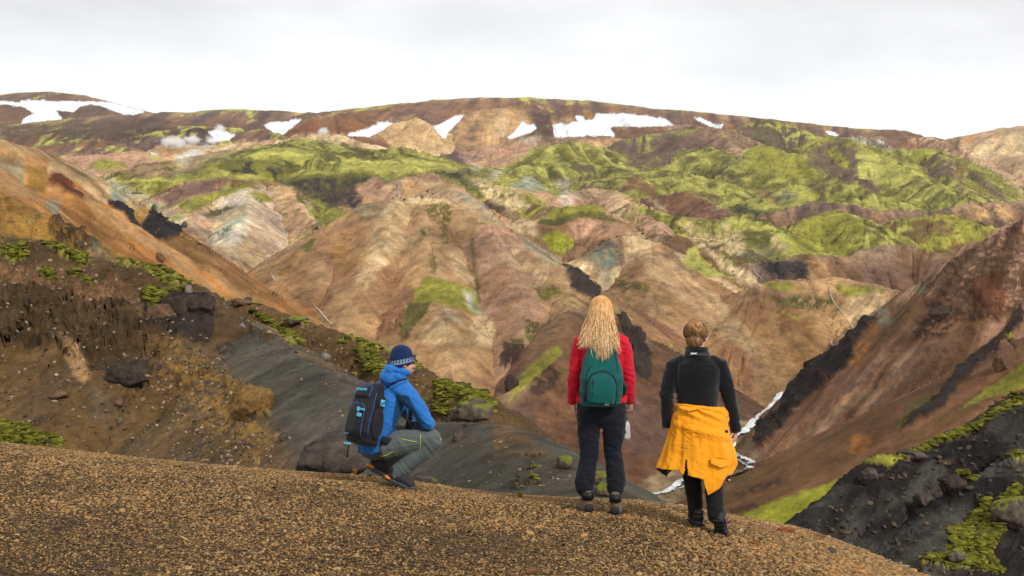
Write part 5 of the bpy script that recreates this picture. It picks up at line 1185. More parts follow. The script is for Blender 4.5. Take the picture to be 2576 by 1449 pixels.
def fuse(name, mb, mat, parent, voxel=.007, smooth=6, fold=None):
    o = bpy.data.objects.new(name, mb.mesh(name)); COL.objects.link(o)
    r = o.modifiers.new('r', 'REMESH'); r.mode = 'VOXEL'; r.voxel_size = voxel; r.use_smooth_shade = True
    if smooth:
        m = o.modifiers.new('s', 'SMOOTH'); m.factor = .5; m.iterations = smooth
    dg = bpy.context.evaluated_depsgraph_get(); me = bpy.data.meshes.new_from_object(o.evaluated_get(dg)); o.modifiers.clear(); old = o.data; o.data = me; me.name = name
    bpy.data.meshes.remove(old)
    if fold:
        n = len(me.vertices); co = np.empty(n * 3, np.float32); me.vertices.foreach_get('co', co); co = co.reshape(-1, 3)
        no = np.empty(n * 3, np.float32); me.vertices.foreach_get('normal', no); no = no.reshape(-1, 3)
        co2 = co + no * fold(co)[:, None]; me.vertices.foreach_set('co', co2.astype(np.float32).ravel()); me.update()
    me.polygons.foreach_set('use_smooth', np.ones(len(me.polygons), bool))
    me.materials.clear(); me.materials.append(mat); o.parent = parent
    return o
def cloth(name, c, c2=None, rough=.85, bump=.4, sc=900., big=9., sheen=0.1, patch=.25):
    m = bpy.data.materials.new(name); m.use_nodes = True; t = m.node_tree; b = t.nodes['Principled BSDF']
    tcn = N(t, 'ShaderNodeTexCoord'); n1 = N(t, 'ShaderNodeTexNoise', inp={'Scale': big, 'Detail': 5.0, 'Roughness': .6}); t.links.new(tcn.outputs['Object'], n1.inputs['Vector'])
    n2 = N(t, 'ShaderNodeTexNoise', inp={'Scale': sc, 'Detail': 2.0}); t.links.new(tcn.outputs['Object'], n2.inputs['Vector'])
    c = lin(c); c2 = lin(c2) if c2 else tuple(x * .72 for x in c)
    t.links.new(mixc(t, ramp(t, n1.outputs[0], [(.38, 0.), (.62, 1.)]), c, tuple(c[i] * (1 - patch) + c2[i] * patch for i in range(3))), b.inputs['Base Color'])
    b.inputs['Roughness'].default_value = rough; b.inputs['Specular IOR Level'].default_value = .2; b.inputs['Sheen Weight'].default_value = sheen
    bp = N(t, 'ShaderNodeBump', inp={'Strength': bump, 'Distance': .002}); t.links.new(n2.outputs[0], bp.inputs['Height'])
    bp2 = N(t, 'ShaderNodeBump', inp={'Strength': .5, 'Distance': .012}); t.links.new(n1.outputs[0], bp2.inputs['Height']); t.links.new(bp.outputs[0], bp2.inputs['Normal']); t.links.new(bp2.outputs[0], b.inputs['Normal'])
    return m
def plain(name, c, rough=.5, spec=.4, metal=0):
    m = bpy.data.materials.new(name); m.use_nodes = True; t = m.node_tree; b = t.nodes['Principled BSDF']
    tcn = N(t, 'ShaderNodeTexCoord'); n1 = N(t, 'ShaderNodeTexNoise', inp={'Scale': 40.0, 'Detail': 4.0}); t.links.new(tcn.outputs['Object'], n1.inputs['Vector'])
    c = lin(c); t.links.new(mixc(t, ramp(t, n1.outputs[0], [(.35, 0.), (.65, 1.)]), c, tuple(x * .82 for x in c)), b.inputs['Base Color'])
    b.inputs['Roughness'].default_value = rough; b.inputs['Specular IOR Level'].default_value = spec; b.inputs['Metallic'].default_value = metal
    return m
M_SKIN = plain('skin', (205, 150, 128), .55, .3); M_SKIN.node_tree.nodes['Principled BSDF'].inputs['Subsurface Weight'].default_value = .08
M_SKIN.node_tree.nodes['Principled BSDF'].inputs['Subsurface Radius'].default_value = (.01, .004, .002)
M_RED = cloth('red_softshell', (192, 16, 40), (120, 6, 22), rough=.75)
M_NAVY = cloth('navy_trousers', (17, 21, 32), (8, 10, 18), rough=.8)
M_BLK = cloth('black_fleece', (9, 10, 14), (4, 5, 8), rough=1., sheen=.25, sc=500)
M_BLKT = cloth('black_trousers', (17, 17, 21), (10, 10, 13), rough=.85)
M_YEL = cloth('yellow_shell', (230, 150, 14), (196, 112, 6), rough=.7)
M_BLUE = cloth('blue_softshell', (32, 104, 178), (20, 76, 142), rough=.7); M_TEALB = cloth('slate_blue_panel', (18, 62, 100), (12, 46, 80), rough=.8)
M_GREYT = cloth('grey_green_trousers', (84, 92, 90), (58, 66, 66), rough=.8)
M_GREEN = cloth('green_canvas', (6, 80, 76), (4, 56, 54), rough=.85); M_PACK = cloth('black_nylon', (26, 25, 32), (14, 14, 18), rough=.7)
M_TRIM = plain('black_trim', (16, 16, 18), .6); M_NEON = plain('neon_yellow_zip', (205, 214, 20), .6); M_CYAN = plain('light_blue_plastic', (90, 190, 225), .4); M_PIPE = plain('blue_piping', (44, 90, 165), .5)
M_BROWNB = cloth('brown_suede', (104, 88, 62), (70, 60, 44), rough=.9, big=25); M_RUB = plain('dark_rubber', (34, 32, 32), .75); M_GREYB = plain('grey_suede', (66, 66, 68), .8); M_ORG = plain('orange_sole', (196, 120, 30), .7)
M_BEAN = cloth('navy_beanie', (20, 38, 74), (14, 26, 54), rough=1., sc=400); M_BAND = cloth('grey_blue_band', (120, 140, 165), (90, 110, 140), rough=1., sc=400)
M_EYE = plain('eye', (40, 30, 26), .2, .6); M_STEEL = plain('brushed_steel', (190, 192, 196), .3, .5, .9); M_PURP = plain('purple_trim', (110, 50, 130), .6)
def white_bottle():
    return plain('white_enamel', (228, 226, 222), .3, .5)
def hair_mat(name, dark, mid, light, zlo, zhi):
    m = bpy.data.materials.new(name); m.use_nodes = True; t = m.node_tree; b = t.nodes['Principled BSDF']
    tcn = N(t, 'ShaderNodeTexCoord'); mp = N(t, 'ShaderNodeMapping'); mp.inputs['Scale'].default_value = (60, 60, 6); t.links.new(tcn.outputs['Object'], mp.inputs[0])
    n1 = N(t, 'ShaderNodeTexNoise', inp={'Scale': 1.6, 'Detail': 5.0, 'Roughness': .65}); t.links.new(mp.outputs[0], n1.inputs['Vector'])
    sp = N(t, 'ShaderNodeSeparateXYZ'); t.links.new(tcn.outputs['Object'], sp.inputs[0])
    mr = N(t, 'ShaderNodeMapRange', inp={'From Min': zlo, 'From Max': zhi}); t.links.new(sp.outputs[2], mr.inputs[0])
    c = mixc(t, mr.outputs[0], lin(light), lin(mid))
    t.links.new(mixc(t, ramp(t, n1.outputs[0], [(.36, 1.), (.60, 0.)]), c, lin(dark)), b.inputs['Base Color'])
    b.inputs['Roughness'].default_value = .5; b.inputs['Specular IOR Level'].default_value = .35
    return m
def head_parts(mb, M, jaw=1.0):
    mb.ell((0, -.012, .028), (.074, .092, .085), M); mb.ell((0, .028, -.03), (.058, .062, .080), M); mb.ell((0, .048, -.078), (.036 * jaw, .034, .026), M)
    mb.tube([(0, .082, .008), (0, .099, -.018), (0, .105, -.032)], [.008, .010, .013], M, n=10); mb.ell((0, .078, .022), (.042, .014, .010), M)
    mb.ell((0, .089, -.056), (.022, .010, .005), M); mb.ell((0, .088, -.066), (.020, .010, .006), M)
    for s in (-1, 1):
        mb.ell((s * .073, -.008, -.012), (.010, .019, .031), M, Euler((0, 0, s * .35)).to_matrix()); mb.ell((s * .036, .060, -.030), (.022, .020, .022), M)
def hand(mb, w, d, nrm, thumb, curl=(.35, .5, .4), sz=1.0, lead=.0):
    """w wrist, d pointing direction, nrm back of hand, thumb: side vector sign"""
    w = Vector(w); d = Vector(d).normalized(); nrm = Vector(nrm); nrm = (nrm - d * nrm.dot(d)).normalized(); sd = d.cross(nrm) * thumb
    R = Matrix((sd, d, nrm)).transposed()
    mb.ell(w + d * .045 * sz, (.038 * sz, .052 * sz, .016 * sz), None, R)
    for k in range(4):
        L = (.070, .080, .074, .058)[k] * sz; r = .0085 * sz
        off = (.030 - .0205 * k) * sz
        p = w + d * (.085 - .004 * abs(k - 1.3)) * sz + sd * off; dd = d.copy(); pts = [p - d * .02]
        a = 0
        for q, fr in enumerate((.45, .32, .23)):
            a += curl[q] * (1 + .12 * k); dd = d * math.cos(a) - nrm * math.sin(a) + sd * (.06 - .04 * k); dd.normalize(); p = p + dd * L * fr; pts.append(p.copy())
        mb.tube(pts, [r * 1.1, r, r * .92, r * .75], side=sd, n=8)
    p0 = w + d * .02 * sz + sd * .028 * sz; d1 = (d * .7 + sd * .55 - nrm * .45).normalized(); p1 = p0 + d1 * .038 * sz; d2 = (d * .9 + sd * .1 - nrm * .4).normalized(); p2 = p1 + d2 * .03 * sz; p3 = p2 + d2 * .02 * sz
    mb.tube([p0, p1, p2, p3], [.014 * sz, .0115 * sz, .010 * sz, .008 * sz], n=8)
def boot(parent, loc, yaw, pitch=0., L=.28, W=.1, H=.15, mats=None, name='boot', roll=0.):
    """toe points to +Y before the turn; the origin is under the ball of the foot"""
    up, sole, coll = mats[:3]
    e = bpy.data.objects.new(name, None); COL.objects.link(e); e.parent = parent; e.location = loc; heel = mats[3] if len(mats) > 3 else None; e.rotation_euler = Euler((pitch, roll, yaw), 'XYZ')
    y0 = -L * .70; y1 = L * .30
    mb = MB()
    mb.tube([(0, y0 + .035, .045), (0, y0 + .07, .05), (0, -.05, .05), (0, .01, .045), (0, y1 - .045, .036)], [(W * .36, .034), (W * .42, .042), (W * .45, .046), (W * .5, .038), (W * .42, .028)], side=(1, 0, 0))
    mb.tube([(0, y0 + .05, .05), (0, y0 + .055, H * .75), (0, y0 + .052, H)], [(W * .38, .045), (W * .36, .044), (W * .40, .050)], side=(1, 0, 0))
    mb.tube([(0, -.015, .05), (0, -.06, .085), (0, -.10, H * .8)], [(W * .36, .03), (W * .3, .03), (W * .3, .03)])
    u = fuse('upper', mb, up, e, .006, 4, lambda c: .0018 * fbm(c[:, 0] * 60, c[:, 1] * 60, c[:, 2] * 60, oct=2, seed=3))
    mb = MB(); vs = []; n = 28
    for zz, gr in ((0.0, .96), (.012, 1.0), (.030, .98)):
        for k in range(n):
            a = 2 * math.pi * k / n; yy = math.sin(a); w = W * .5 * gr * (1.0 if yy > 0 else .86) * (1 - .12 * math.exp(-((yy + .15) / .25) ** 2))
            vs.append((math.cos(a) * w, (y0 + y1) / 2 + yy * L * .5 * gr, zz + (.012 if (yy > .75) else 0)))
    fs = [[j * n + k, j * n + (k + 1) % n, (j + 1) * n + (k + 1) % n, (j + 1) * n + k] for j in range(2) for k in range(n)] + [list(range(n))[::-1], [2 * n + k for k in range(n)]]
    mb.add(vs, fs); mb.obj('sole', sole, e)
    mb = MB()
    for k in range(7): mb.box((0, y0 + .03 + k * L * .14, -.003), (W * .40, .008, .006))
    mb.obj('tread', sole, e, smooth=False)
    if heel:
        mb = MB(); mb.ell((0, y0 + .030, .022), (W * .45, .040, .018)); mb.obj('heel_cap', heel, e)
    if coll:
        mb = MB(); mb.tube([(0, y0 + .052, H * .70), (0, y0 + .050, H * 1.06)], [(W * .43, .055), (W * .45, .057)], cap=False); mb.obj('collar', coll, e)
        mb = MB(); mb.tube([(0, y0 + .012, .035), (0, y0 + .010, H * .45)], [(W * .36, .022), (W * .30, .018)]); mb.obj('heel_cap', sole, e)
        mb = MB()
        for k in range(4): mb.tube([(-W * .3, -.03 - .022 * k, .088 + .014 * k), (0, -.022 - .022 * k, .102 + .016 * k), (W * .3, -.03 - .022 * k, .088 + .014 * k)], [.003] * 3, n=6)
        mb.obj('laces', M_TRIM, e)
    return e
def person(name, x, y, label, rz=0, dz=0):
    o = bpy.data.objects.new(name, None); COL.objects.link(o); o.location = (x, y, float(ground_z(np.array([x]), np.array([y]))[0]) + dz); o.rotation_euler = (0, 0, rz)
    tag(o, label, 'person'); return o
def folds(amp, seed, sx=14, sz=26, tilt=.5, zones=None):
    """creases that run round the limb, strongest near the zones (centre, reach)"""
    def f(c):
        w = np.full(len(c), .35, np.float32)
        for (p, r) in zones or []:
            w = np.maximum(w, np.exp(-(((c - np.array(p, np.float32)) ** 2).sum(1)) / (r * r)))
        n = fbm(c[:, 0] * sx + c[:, 2] * tilt * 9, c[:, 1] * sx, c[:, 2] * sz + c[:, 0] * tilt * 14, oct=3, seed=seed, ridged=True)
        return amp * w * (n - .2)
    return f
def strip(name, pts, w, mat, parent, n=6, flat=.5, side=(1, 0, 0)):
    mb = MB(); mb.tube(pts, [(w, w * flat)] * len(pts), n=n, side=side); return mb.obj(name, mat, parent)
def text(name, s, size, mat, parent, M, ext=.0008, bold=0., sx=1.0):
    cu = bpy.data.curves.new(name, 'FONT'); cu.body = s; cu.size = size; cu.extrude = ext; cu.align_x = 'CENTER'; cu.align_y = 'CENTER'; cu.offset = bold
    o = bpy.data.objects.new(name, cu); COL.objects.link(o); o.data.materials.append(mat); o.parent = parent; o.matrix_local = M @ Matrix.Diagonal((sx, 1, 1, 1))
    dg = bpy.context.evaluated_depsgraph_get(); me = bpy.data.meshes.new_from_object(o.evaluated_get(dg)); q = bpy.data.objects.new(name, me); COL.objects.link(q); q.parent = parent; q.matrix_local = M @ Matrix.Diagonal((sx, 1, 1, 1)); bpy.data.objects.remove(o, do_unlink=True); return q
BACKM = Matrix.Rotation(math.radians(90), 4, 'X')                      # text plane that faces the viewer (-Y)

# ---- 1. woman in the red jacket
SW = 8.8 / F
def X1(u): return (u - 1513) * SW
def Z1(v): return (1283 - v) * SW
w1 = person('person', (1513 - CU) * SW, 8.8, 'standing woman with long loose blonde hair, red jacket and dark trousers, seen from behind')
b = MB(); HM = Matrix.Translation((X1(1511), .0, 1.555)) @ Matrix.Rotation(.10, 4, 'X')
head_parts(b, HM)
b.tube([(-.005, -.01, 1.50), (-.005, -.005, 1.42), (0, 0, 1.36)], [.050, .052, .07])
b.tube([(0, 0, 1.36), (0, 0, 1.2), (0, 0, 1.0), (0, 0, .84), (0, 0, .74)], [(.12, .07), (.15, .09), (.13, .085), (.16, .10), (.15, .10)])
for s in (-1, 1):
    b.tube([(s * .13, 0, 1.33), (s * .19, -.01, 1.08), (s * .205, .03, .86)], [.04, .034, .024])
    b.tube([(s * .09, 0, .78), (s * .09, .01, .45), (s * .11, -.01, .12), (s * .11, -.01, .06)], [.075, .05, .035, .03])
hand(b, (-.212, .045, .858), (-.02, .10, -1), (-1, -.2, 0), 1, (.25, .35, .3), .92)
hand(b, (.232, .045, .862), (.02, .03, -1), (1, -.35, 0), -1, (.75, .95, .6), .92)
fuse('body', b, M_SKIN, w1, .0066, 2)
for s in (-1, 1):
    e = MB(); e.ell((s * .031, .083, .002), (.012, .010, .009), HM); e.obj('eye', M_EYE, w1)
j = MB()
j.tube([(0, 0, .858), (0, 0, .90), (0, 0, .99), (0, .0, 1.08), (0, .0, 1.18), (0, 0, 1.27), (0, 0, 1.335), (0, -.005, 1.39), (0, -.005, 1.43)],
       [(.192, .128), (.194, .13), (.176, .118), (.172, .115), (.185, .122), (.185, .118), (.150, .10), (.085, .075), (.068, .07)], n=28)
for s in (-1, 1):
    j.tube([(s * .10, 0, 1.345), (s * .158, 0, 1.315), (s * .188, -.008, 1.22), (s * .200, -.018, 1.10), (s * .208, -.012, 1.03), (s * .213, .006, .95), (s * .220, .03, .885), (s * .224, .04, .852)],
           [.058, .063, .056, .052, .053, .048, .041, .037])
z1 = [((.2 * s, 0, z), r) for s in (-1, 1) for z, r in ((1.05, .11), (.9, .06), (1.28, .08))] + [((0, 0, .93), .12)]
fuse('jacket', j, M_RED, w1, .0065, 5, folds(.016, 31, zones=z1))
for s in (-1, 1):
    cf = MB(); cf.tube([(s * .2235, .040, .885), (s * .226, .044, .846)], [.040, .037], cap=False, n=18); cf.obj('cuff', M_RED, w1)
hm = MB(); hm.tube([(0, 0, .895), (0, 0, .853)], [(.199, .134), (.196, .132)], cap=False, n=36); hm.obj('hem', M_RED, w1)
t_ = MB()
t_.tube([(0, 0, .90), (0, 0, .86), (0, 0, .80), (0, 0, .74), (0, 0, .705)], [(.165, .115), (.185, .128), (.196, .135), (.190, .125), (.15, .10)], n=26)
for c in ([(1481, 1045, .094, 0), (1481, 1085, .088, .005), (1483, 1125, .074, .012), (1481, 1150, .070, .012), (1476, 1175, .072, .0), (1470, 1205, .078, -.01), (1471, 1222, .072, -.01), (1476, 1233, .052, -.01)],
          [(1545, 1045, .096, 0), (1544, 1085, .088, .005), (1541, 1125, .068, .012), (1545, 1150, .070, .012), (1548, 1180, .072, 0), (1550, 1207, .073, -.01), (1549, 1224, .066, -.01), (1548, 1236, .050, -.01)]):
    t_.tube([(X1(u), y, Z1(v)) for u, v, r, y in c], [(r, r * .98) for u, v, r, y in c])
zt = [((X1(u), 0, Z1(v)), r) for u, v, r in ((1481, 1215, .1), (1549, 1215, .1), (1482, 1140, .09), (1543, 1140, .09), (1513, 1040, .1))]
fuse('trousers', t_, M_NAVY, w1, .0065, 4, folds(.019, 37, sx=12, sz=30, zones=zt))
boot(w1, (X1(1467), .09, .0), .22, mats=(M_BROWNB, M_RUB, M_TRIM), W=.108, H=.165)
boot(w1, (X1(1553), .06, -.012), -.16, mats=(M_BROWNB, M_RUB, M_TRIM), W=.108, H=.165)
# long loose hair: a soft inner mass and many wavy locks
M_H1 = hair_mat('blonde_hair', (172, 120, 66), (222, 176, 112), (248, 226, 182), 1.18, 1.60)
h = MB()
h.ell((X1(1511), -.02, 1.585), (.086, .098, .093)); h.tube([(X1(1511), -.035, 1.57), (X1(1509), -.05, 1.48), (X1(1508), -.065, 1.40), (X1(1507), -.09, 1.33), (X1(1508), -.115, 1.28)], [(.092, .085), (.102, .07), (.112, .055), (.108, .045), (.09, .03)])
fuse('hair', h, M_H1, w1, .006, 3, lambda c: .009 * fbm(c[:, 0] * 60, c[:, 1] * 60, c[:, 2] * 6, oct=3, seed=5, ridged=True) - .002)
rh = random.Random(4); h = MB()
for k in range(950):
    a = rh.uniform(-1.0, 1.0); cx = X1(1511)
    th = a * 1.9                                                          # angle round the head, 0 = towards the viewer
    z0 = 1.585 + .075 * math.cos(rh.uniform(0, 1.45)); rr = math.sqrt(max(0, 1 - ((z0 - 1.585) / .095) ** 2))
    p = Vector((cx + .088 * rr * math.sin(th), -.02 - .100 * rr * math.cos(th), z0))
    xe = cx + a * rh.uniform(.05, .125) + rh.gauss(0, .010); ze = rh.uniform(1.175, 1.31) + .05 * abs(a)
    if rh.random() < .07: xe = cx - rh.uniform(.12, .20); ze = rh.uniform(1.27, 1.36)
    if rh.random() < .03: xe = cx + rh.uniform(.10, .145); ze = rh.uniform(1.24, 1.36)
    ye = -.15 - .05 * rh.random() + .05 * abs(a) - (.085 * min(1, max(0, (1.34 - ze) / .08)) if abs(a) < .8 else 0)
    ph = rh.uniform(0, 6.3); amp = rh.uniform(.002, .009); fr = rh.uniform(.9, 1.9); pts = []; m_ = 15
    mid = Vector((cx + .100 * math.sin(th) * 1.02, -.035 - .105 * math.cos(th) * .85, 1.49 + rh.uniform(-.02, .03)))
    for i in range(m_):
        t = i / (m_ - 1)
        q = p * (1 - t) ** 2 + mid * 2 * t * (1 - t) + Vector((xe, ye, ze)) * t * t
        w_ = amp * t * (1.3 if t > .6 else 1)
        q += Vector((math.sin(ph + fr * 6.28 * t) * w_, math.cos(ph + fr * 6.28 * t) * w_ * .5, 0)); pts.append(q)
    r0 = rh.uniform(.0013, .0030)
    h.tube(pts, [(r0 * (.7 + .6 * math.sin(min(1, i / 6) * 1.57)) * (1 - .75 * max(0, (i - 8) / 6)), r0 * .5) for i in range(m_)], n=4, cap=False)
h.obj('hair_locks', M_H1, w1)
# green day pack on her back
def sup(x, w, p): return max(0.0, 1 - (abs(x) / w) ** p) ** (1 / p)
def pack(root, prof, mat, y0, p=3.2, name='main_bag', seed=3, fold=.006):
    """prof rows (z, centre x, half width, depth): a stuffed bag standing off the back plane y0 towards -Y"""
    mb = MB(); n = 40; vs = []; fs = []
    for z, cx, w, d in prof:
        for k in range(n):
            a = 2 * math.pi * k / n; ca, sa = math.cos(a), math.sin(a)
            vs.append((cx + w * math.copysign(abs(ca) ** (2 / p), ca), y0 - d / 2 + d / 2 * math.copysign(abs(sa) ** (2 / p), sa), z))
    m = len(prof)
    fs = [[j * n + k, j * n + (k + 1) % n, (j + 1) * n + (k + 1) % n, (j + 1) * n + k] for j in range(m - 1) for k in range(n)] + [list(range(n))[::-1], [(m - 1) * n + k for k in range(n)]]
    mb.add(vs, fs)
    return fuse(name, mb, mat, root, .006, 5, lambda c: fold * fbm(c[:, 0] * 11, c[:, 1] * 11, c[:, 2] * 16, oct=3, seed=seed, ridged=True) - fold * .4)
g = bpy.data.objects.new('backpack', None); COL.objects.link(g); g.location = w1.location; tag(g, 'dark green daypack with arched black zip on the back of the woman in red', 'backpack')
YB = -.125
profg = [(Z1(1009), X1(1503), .125, .10), (Z1(1003), X1(1505), .148, .15), (Z1(975), X1(1507), .160, .17), (Z1(940), X1(1508), .163, .165), (Z1(915), X1(1508), .152, .145), (Z1(890), X1(1508), .132, .12), (Z1(870), X1(1510), .108, .095), (Z1(860), X1(1511), .08, .06)]
pack(g, profg, M_GREEN, YB)
def yg(x, z, off=.0):
    zs = [q[0] for q in profg]; d = np.interp(z, zs, [q[3] for q in profg]); w = np.interp(z, zs, [q[2] for q in profg]); cx = np.interp(z, zs, [q[1] for q in profg])
    return YB - d / 2 - d / 2 * sup(min(abs(x - cx), w * .98), w, 3.2) - off
def gz(X_, Y_): return (1395.3 + X_ * .2222, 724.5 + Y_ * .2222)
def gpath(pts, off=.004, sub=5):
    out = []
    for (a, b_) in zip(pts[:-1], pts[1:]):
        for i in range(sub):
            t = i / sub; u, v = gz(a[0] + (b_[0] - a[0]) * t, a[1] + (b_[1] - a[1]) * t); x, z = X1(u), Z1(v); out.append((x, yg(x, z, off), z))
    u, v = gz(*pts[-1]); x, z = X1(u), Z1(v); out.append((x, yg(x, z, off), z)); return out
pk = MB(); arch = [(330, 1210), (335, 1080), (350, 985), (385, 925), (440, 895), (520, 885), (590, 905), (640, 955), (662, 1020), (662, 1120), (650, 1240)]
vs = []; fs = []                                                        # front pocket standing proud of the bag
nr = 12
for i, (a_, b_) in enumerate(arch):
    u, v = gz(a_, b_)
    for k in range(nr):
        t = k / (nr - 1); x = X1(u) * (1 - t) + X1(gz(500, 0)[0]) * t; z = Z1(v) * (1 - t) + Z1(gz(0, 1225)[1]) * t
        vs.append((x, yg(x, z, .004 + .028 * math.sin(min(1, t * 3) * 1.57)), z))
m = len(arch); fs = [[i * nr + k, i * nr + k + 1, (i + 1) * nr + k + 1, (i + 1) * nr + k] for i in range(m - 1) for k in range(nr - 1)]
pk.add(vs, fs); o = pk.obj('front_pocket', M_GREEN, g); sm = o.modifiers.new('s', 'SUBSURF'); sm.levels = sm.render_levels = 1
strip('zip', gpath(arch, .006), .0062, M_TRIM, g)
strip('zip', [(x, y - .024, z) for x, y, z in gpath([(405, 975), (400, 1090), (388, 1198)], .004)], .0058, M_TRIM, g)
strip('zip', gpath([(378, 828), (340, 900), (325, 980), (318, 1110), (316, 1215)], .004), .0045, M_TRIM, g)
strip('zip', gpath([(372, 700), (378, 665), (420, 640), (520, 632), (620, 645), (655, 690), (672, 800), (676, 900)], .002), .003, M_TRIM, g)
lb = MB(); u, v = gz(555, 1246); x, z = X1(u), Z1(v); lb.box((x, yg(x, z, .012), z), (.016, .003, .006)); lb.obj('label_patch', plain('pale_label', (170, 175, 172)), g, smooth=False)
for s in (-1, 1):
    strip('shoulder_strap', [(s * .06 + X1(1510), -.115, 1.30), (s * .075, -.09, 1.375), (s * .09, -.02, 1.408), (s * .10, .07, 1.37), (s * .115, .125, 1.25), (s * .135, .13, 1.12), (s * .165, .06, 1.0), (s * .160, -.10, .92)], .022, M_TRIM, g, flat=.25)
mb = MB(); mb.tube([(.150, -.13, 1.03), (.172, -.13, .98), (.160, -.13, .93)], [.012, .02, .012]); mb.obj('side_buckle', M_TRIM, g)
strip('hanging_strap', [(X1(1467), -.16, .86), (X1(1466), -.165, .83), (X1(1468), -.165, .80)], .006, M_TRIM, g, flat=.4)
# white drinking bottle hanging from her right hand
bo = bpy.data.objects.new('bottle', None); COL.objects.link(bo); bo.location = (w1.location.x + X1(1577), w1.location.y + .03, w1.location.z + Z1(1098)); bo.rotation_euler = (0, -.05, 0)
tag(bo, 'white metal drinking bottle with a small bird print, held by the woman in red', 'bottle')
mb = MB(); R_ = [(0, .0), (.028, .0), (.0315, .004), (.032, .02), (.032, .10), (.030, .115), (.022, .130), (.014, .137), (.0135, .145)]
def lathe(mb, prof, n=24):
    vs = [(r * math.cos(2 * math.pi * k / n), r * math.sin(2 * math.pi * k / n), z) for r, z in prof for k in range(n)]
    m = len(prof); mb.add(vs, [[j * n + k, j * n + (k + 1) % n, (j + 1) * n + (k + 1) % n, (j + 1) * n + k] for j in range(m - 1) for k in range(n)] + [[(m - 1) * n + k for k in range(n)]])
lathe(mb, R_); mb.obj('flask', white_bottle(), bo)
mb = MB(); lathe(mb, [(0.0, .142), (.016, .142), (.017, .146), (.017, .158), (.012, .162), (0, .162)]); mb.obj('cap', M_TRIM, bo)
mb = MB(); mb.tube([(-.010, 0, .158), (-.012, 0, .176), (0, 0, .186), (.012, 0, .176), (.010, 0, .158)], [.003] * 5, n=6); mb.obj('loop', M_TRIM, bo)
M_BIRD = plain('bird_print', (58, 78, 52), .6)
mb = MB(); mb.ell((-.008, -.0318, .055), (.007, .0012, .011), None, Euler((0, .3, 0)).to_matrix()); mb.ell((-.011, -.0315, .069), (.0055, .001, .0055)); mb.tube([(-.018, -.0275, .045), (0, -.0325, .041), (.018, -.0275, .035)], [.0012] * 3, n=6)
mb.obj('bird_print', M_BIRD, bo)

# ---- 2. woman in the black fleece with the yellow jacket round her waist
SX = 8.5 / F
def X2(u): return (u - 1752) * SX
def Z2(v): return (1323 - v) * SX
w2 = person('person', (1752 - CU) * SX, 8.5, 'walking woman with a blonde bun and black fleece, yellow jacket tied round her waist'); w2.location.z = (CV - 1323) * SX
HM2 = Matrix.Translation((X2(1753), .02, 1.412)) @ Matrix.Rotation(-.42, 4, 'Z') @ Matrix.Rotation(-.08, 4, 'X')
b = MB(); head_parts(b, HM2)
b.tube([(.0, .0, 1.38), (0, -.005, 1.30), (0, 0, 1.24)], [.050, .055, .08])
b.tube([(0, 0, 1.24), (0, 0, 1.1), (0, 0, .95), (0, 0, .80), (0, 0, .70)], [(.13, .08), (.15, .095), (.125, .09), (.15, .11), (.15, .11)])
EL = [(-.155, 0, 1.20), (-.222, -.01, .985), (-.213, .03, .75)]; ER = [(.165, 0, 1.20), (.238, -.02, .985), (.300, .02, .715)]
b.tube(EL, [.042, .034, .024]); b.tube(ER, [.042, .034, .024])
hand(b, (-.212, .035, .748), (.06, .08, -1), (-1, -.3, 0), 1, (.5, .7, .5), .90)
hand(b, (.302, .022, .716), (-.12, .10, -1), (1, -.4, 0), -1, (.35, .55, .4), .92)
b.tube([(-.03, 0, .72), (-.035, .05, .40), (X2(1752), .08, .10)], [.08, .055, .035]); b.tube([(.10, 0, .72), (.13, .04, .42), (.13, -.10, .14)], [.08, .055, .035])
fuse('body', b, M_SKIN, w2, .0066, 2)
for s in (-1, 1):
    e = MB(); e.ell((s * .031, .083, .002), (.012, .010, .009), HM2); e.obj('eye', M_EYE, w2)
j = MB(); cx = .004
j.tube([(.008, 0, .875), (.008, 0, .92), (.006, 0, 1.0), (.004, 0, 1.08), (.002, 0, 1.15), (.0, 0, 1.205), (.0, -.002, 1.245), (0, -.004, 1.275)],
       [(.146, .112), (.152, .118), (.158, .123), (.178, .128), (.194, .125), (.182, .108), (.13, .09), (.082, .078)], n=28)
for A, s in ((EL, -1), (ER, 1)):
    a, e_, w_ = [Vector(q) for q in A]
    j.tube([Vector((s * .10, 0, 1.225)), a + Vector((s * .012, 0, -.005)), a.lerp(e_, .5) + Vector((s * .006, 0, 0)), e_, e_.lerp(w_, .5), w_ + Vector((0, 0, .01))], [.058, .066, .060, .054, .048, .040])
z2 = [(EL[1], .12), (ER[1], .12), ((EL[2]), .08), (ER[2], .08), ((0, 0, .93), .12), ((0, 0, 1.05), .08)]
fuse('fleece', j, M_BLK, w2, .0065, 5, folds(.013, 57, zones=z2, tilt=.2))
for A, s in ((EL, -1), (ER, 1)):
    w_ = Vector(A[2]); e_ = Vector(A[1]); d_ = (w_ - e_).normalized(); cf = MB(); cf.tube([w_ - d_ * .035, w_ + d_ * .012], [.043, .041], cap=False, n=18); cf.obj('cuff', M_BLK, w2)
cm = MB(); cm.tube([(.002, -.002, Z2(895)), (.002, -.004, Z2(889)), (.004, 0, Z2(873))], [(.093, .088), (.088, .082), (.084, .078)], cap=False, n=30)
o = cm.obj('collar', M_BLK, w2); so = o.modifiers.new('s', 'SOLIDIFY'); so.thickness = .006
M_BAND2 = plain('dark_grey_tape', (40, 42, 48), .8); bm_ = MB(); vs = []
for k in range(17):
    a = math.radians(200 + 140 * k / 16)
    for zz, rr in ((Z2(893), .0985), (Z2(885), .0955)): vs.append((.002 + rr * math.cos(a), -.003 + (rr - .004) * math.sin(a), zz - .012 * (1 + math.sin(a)) + .0))
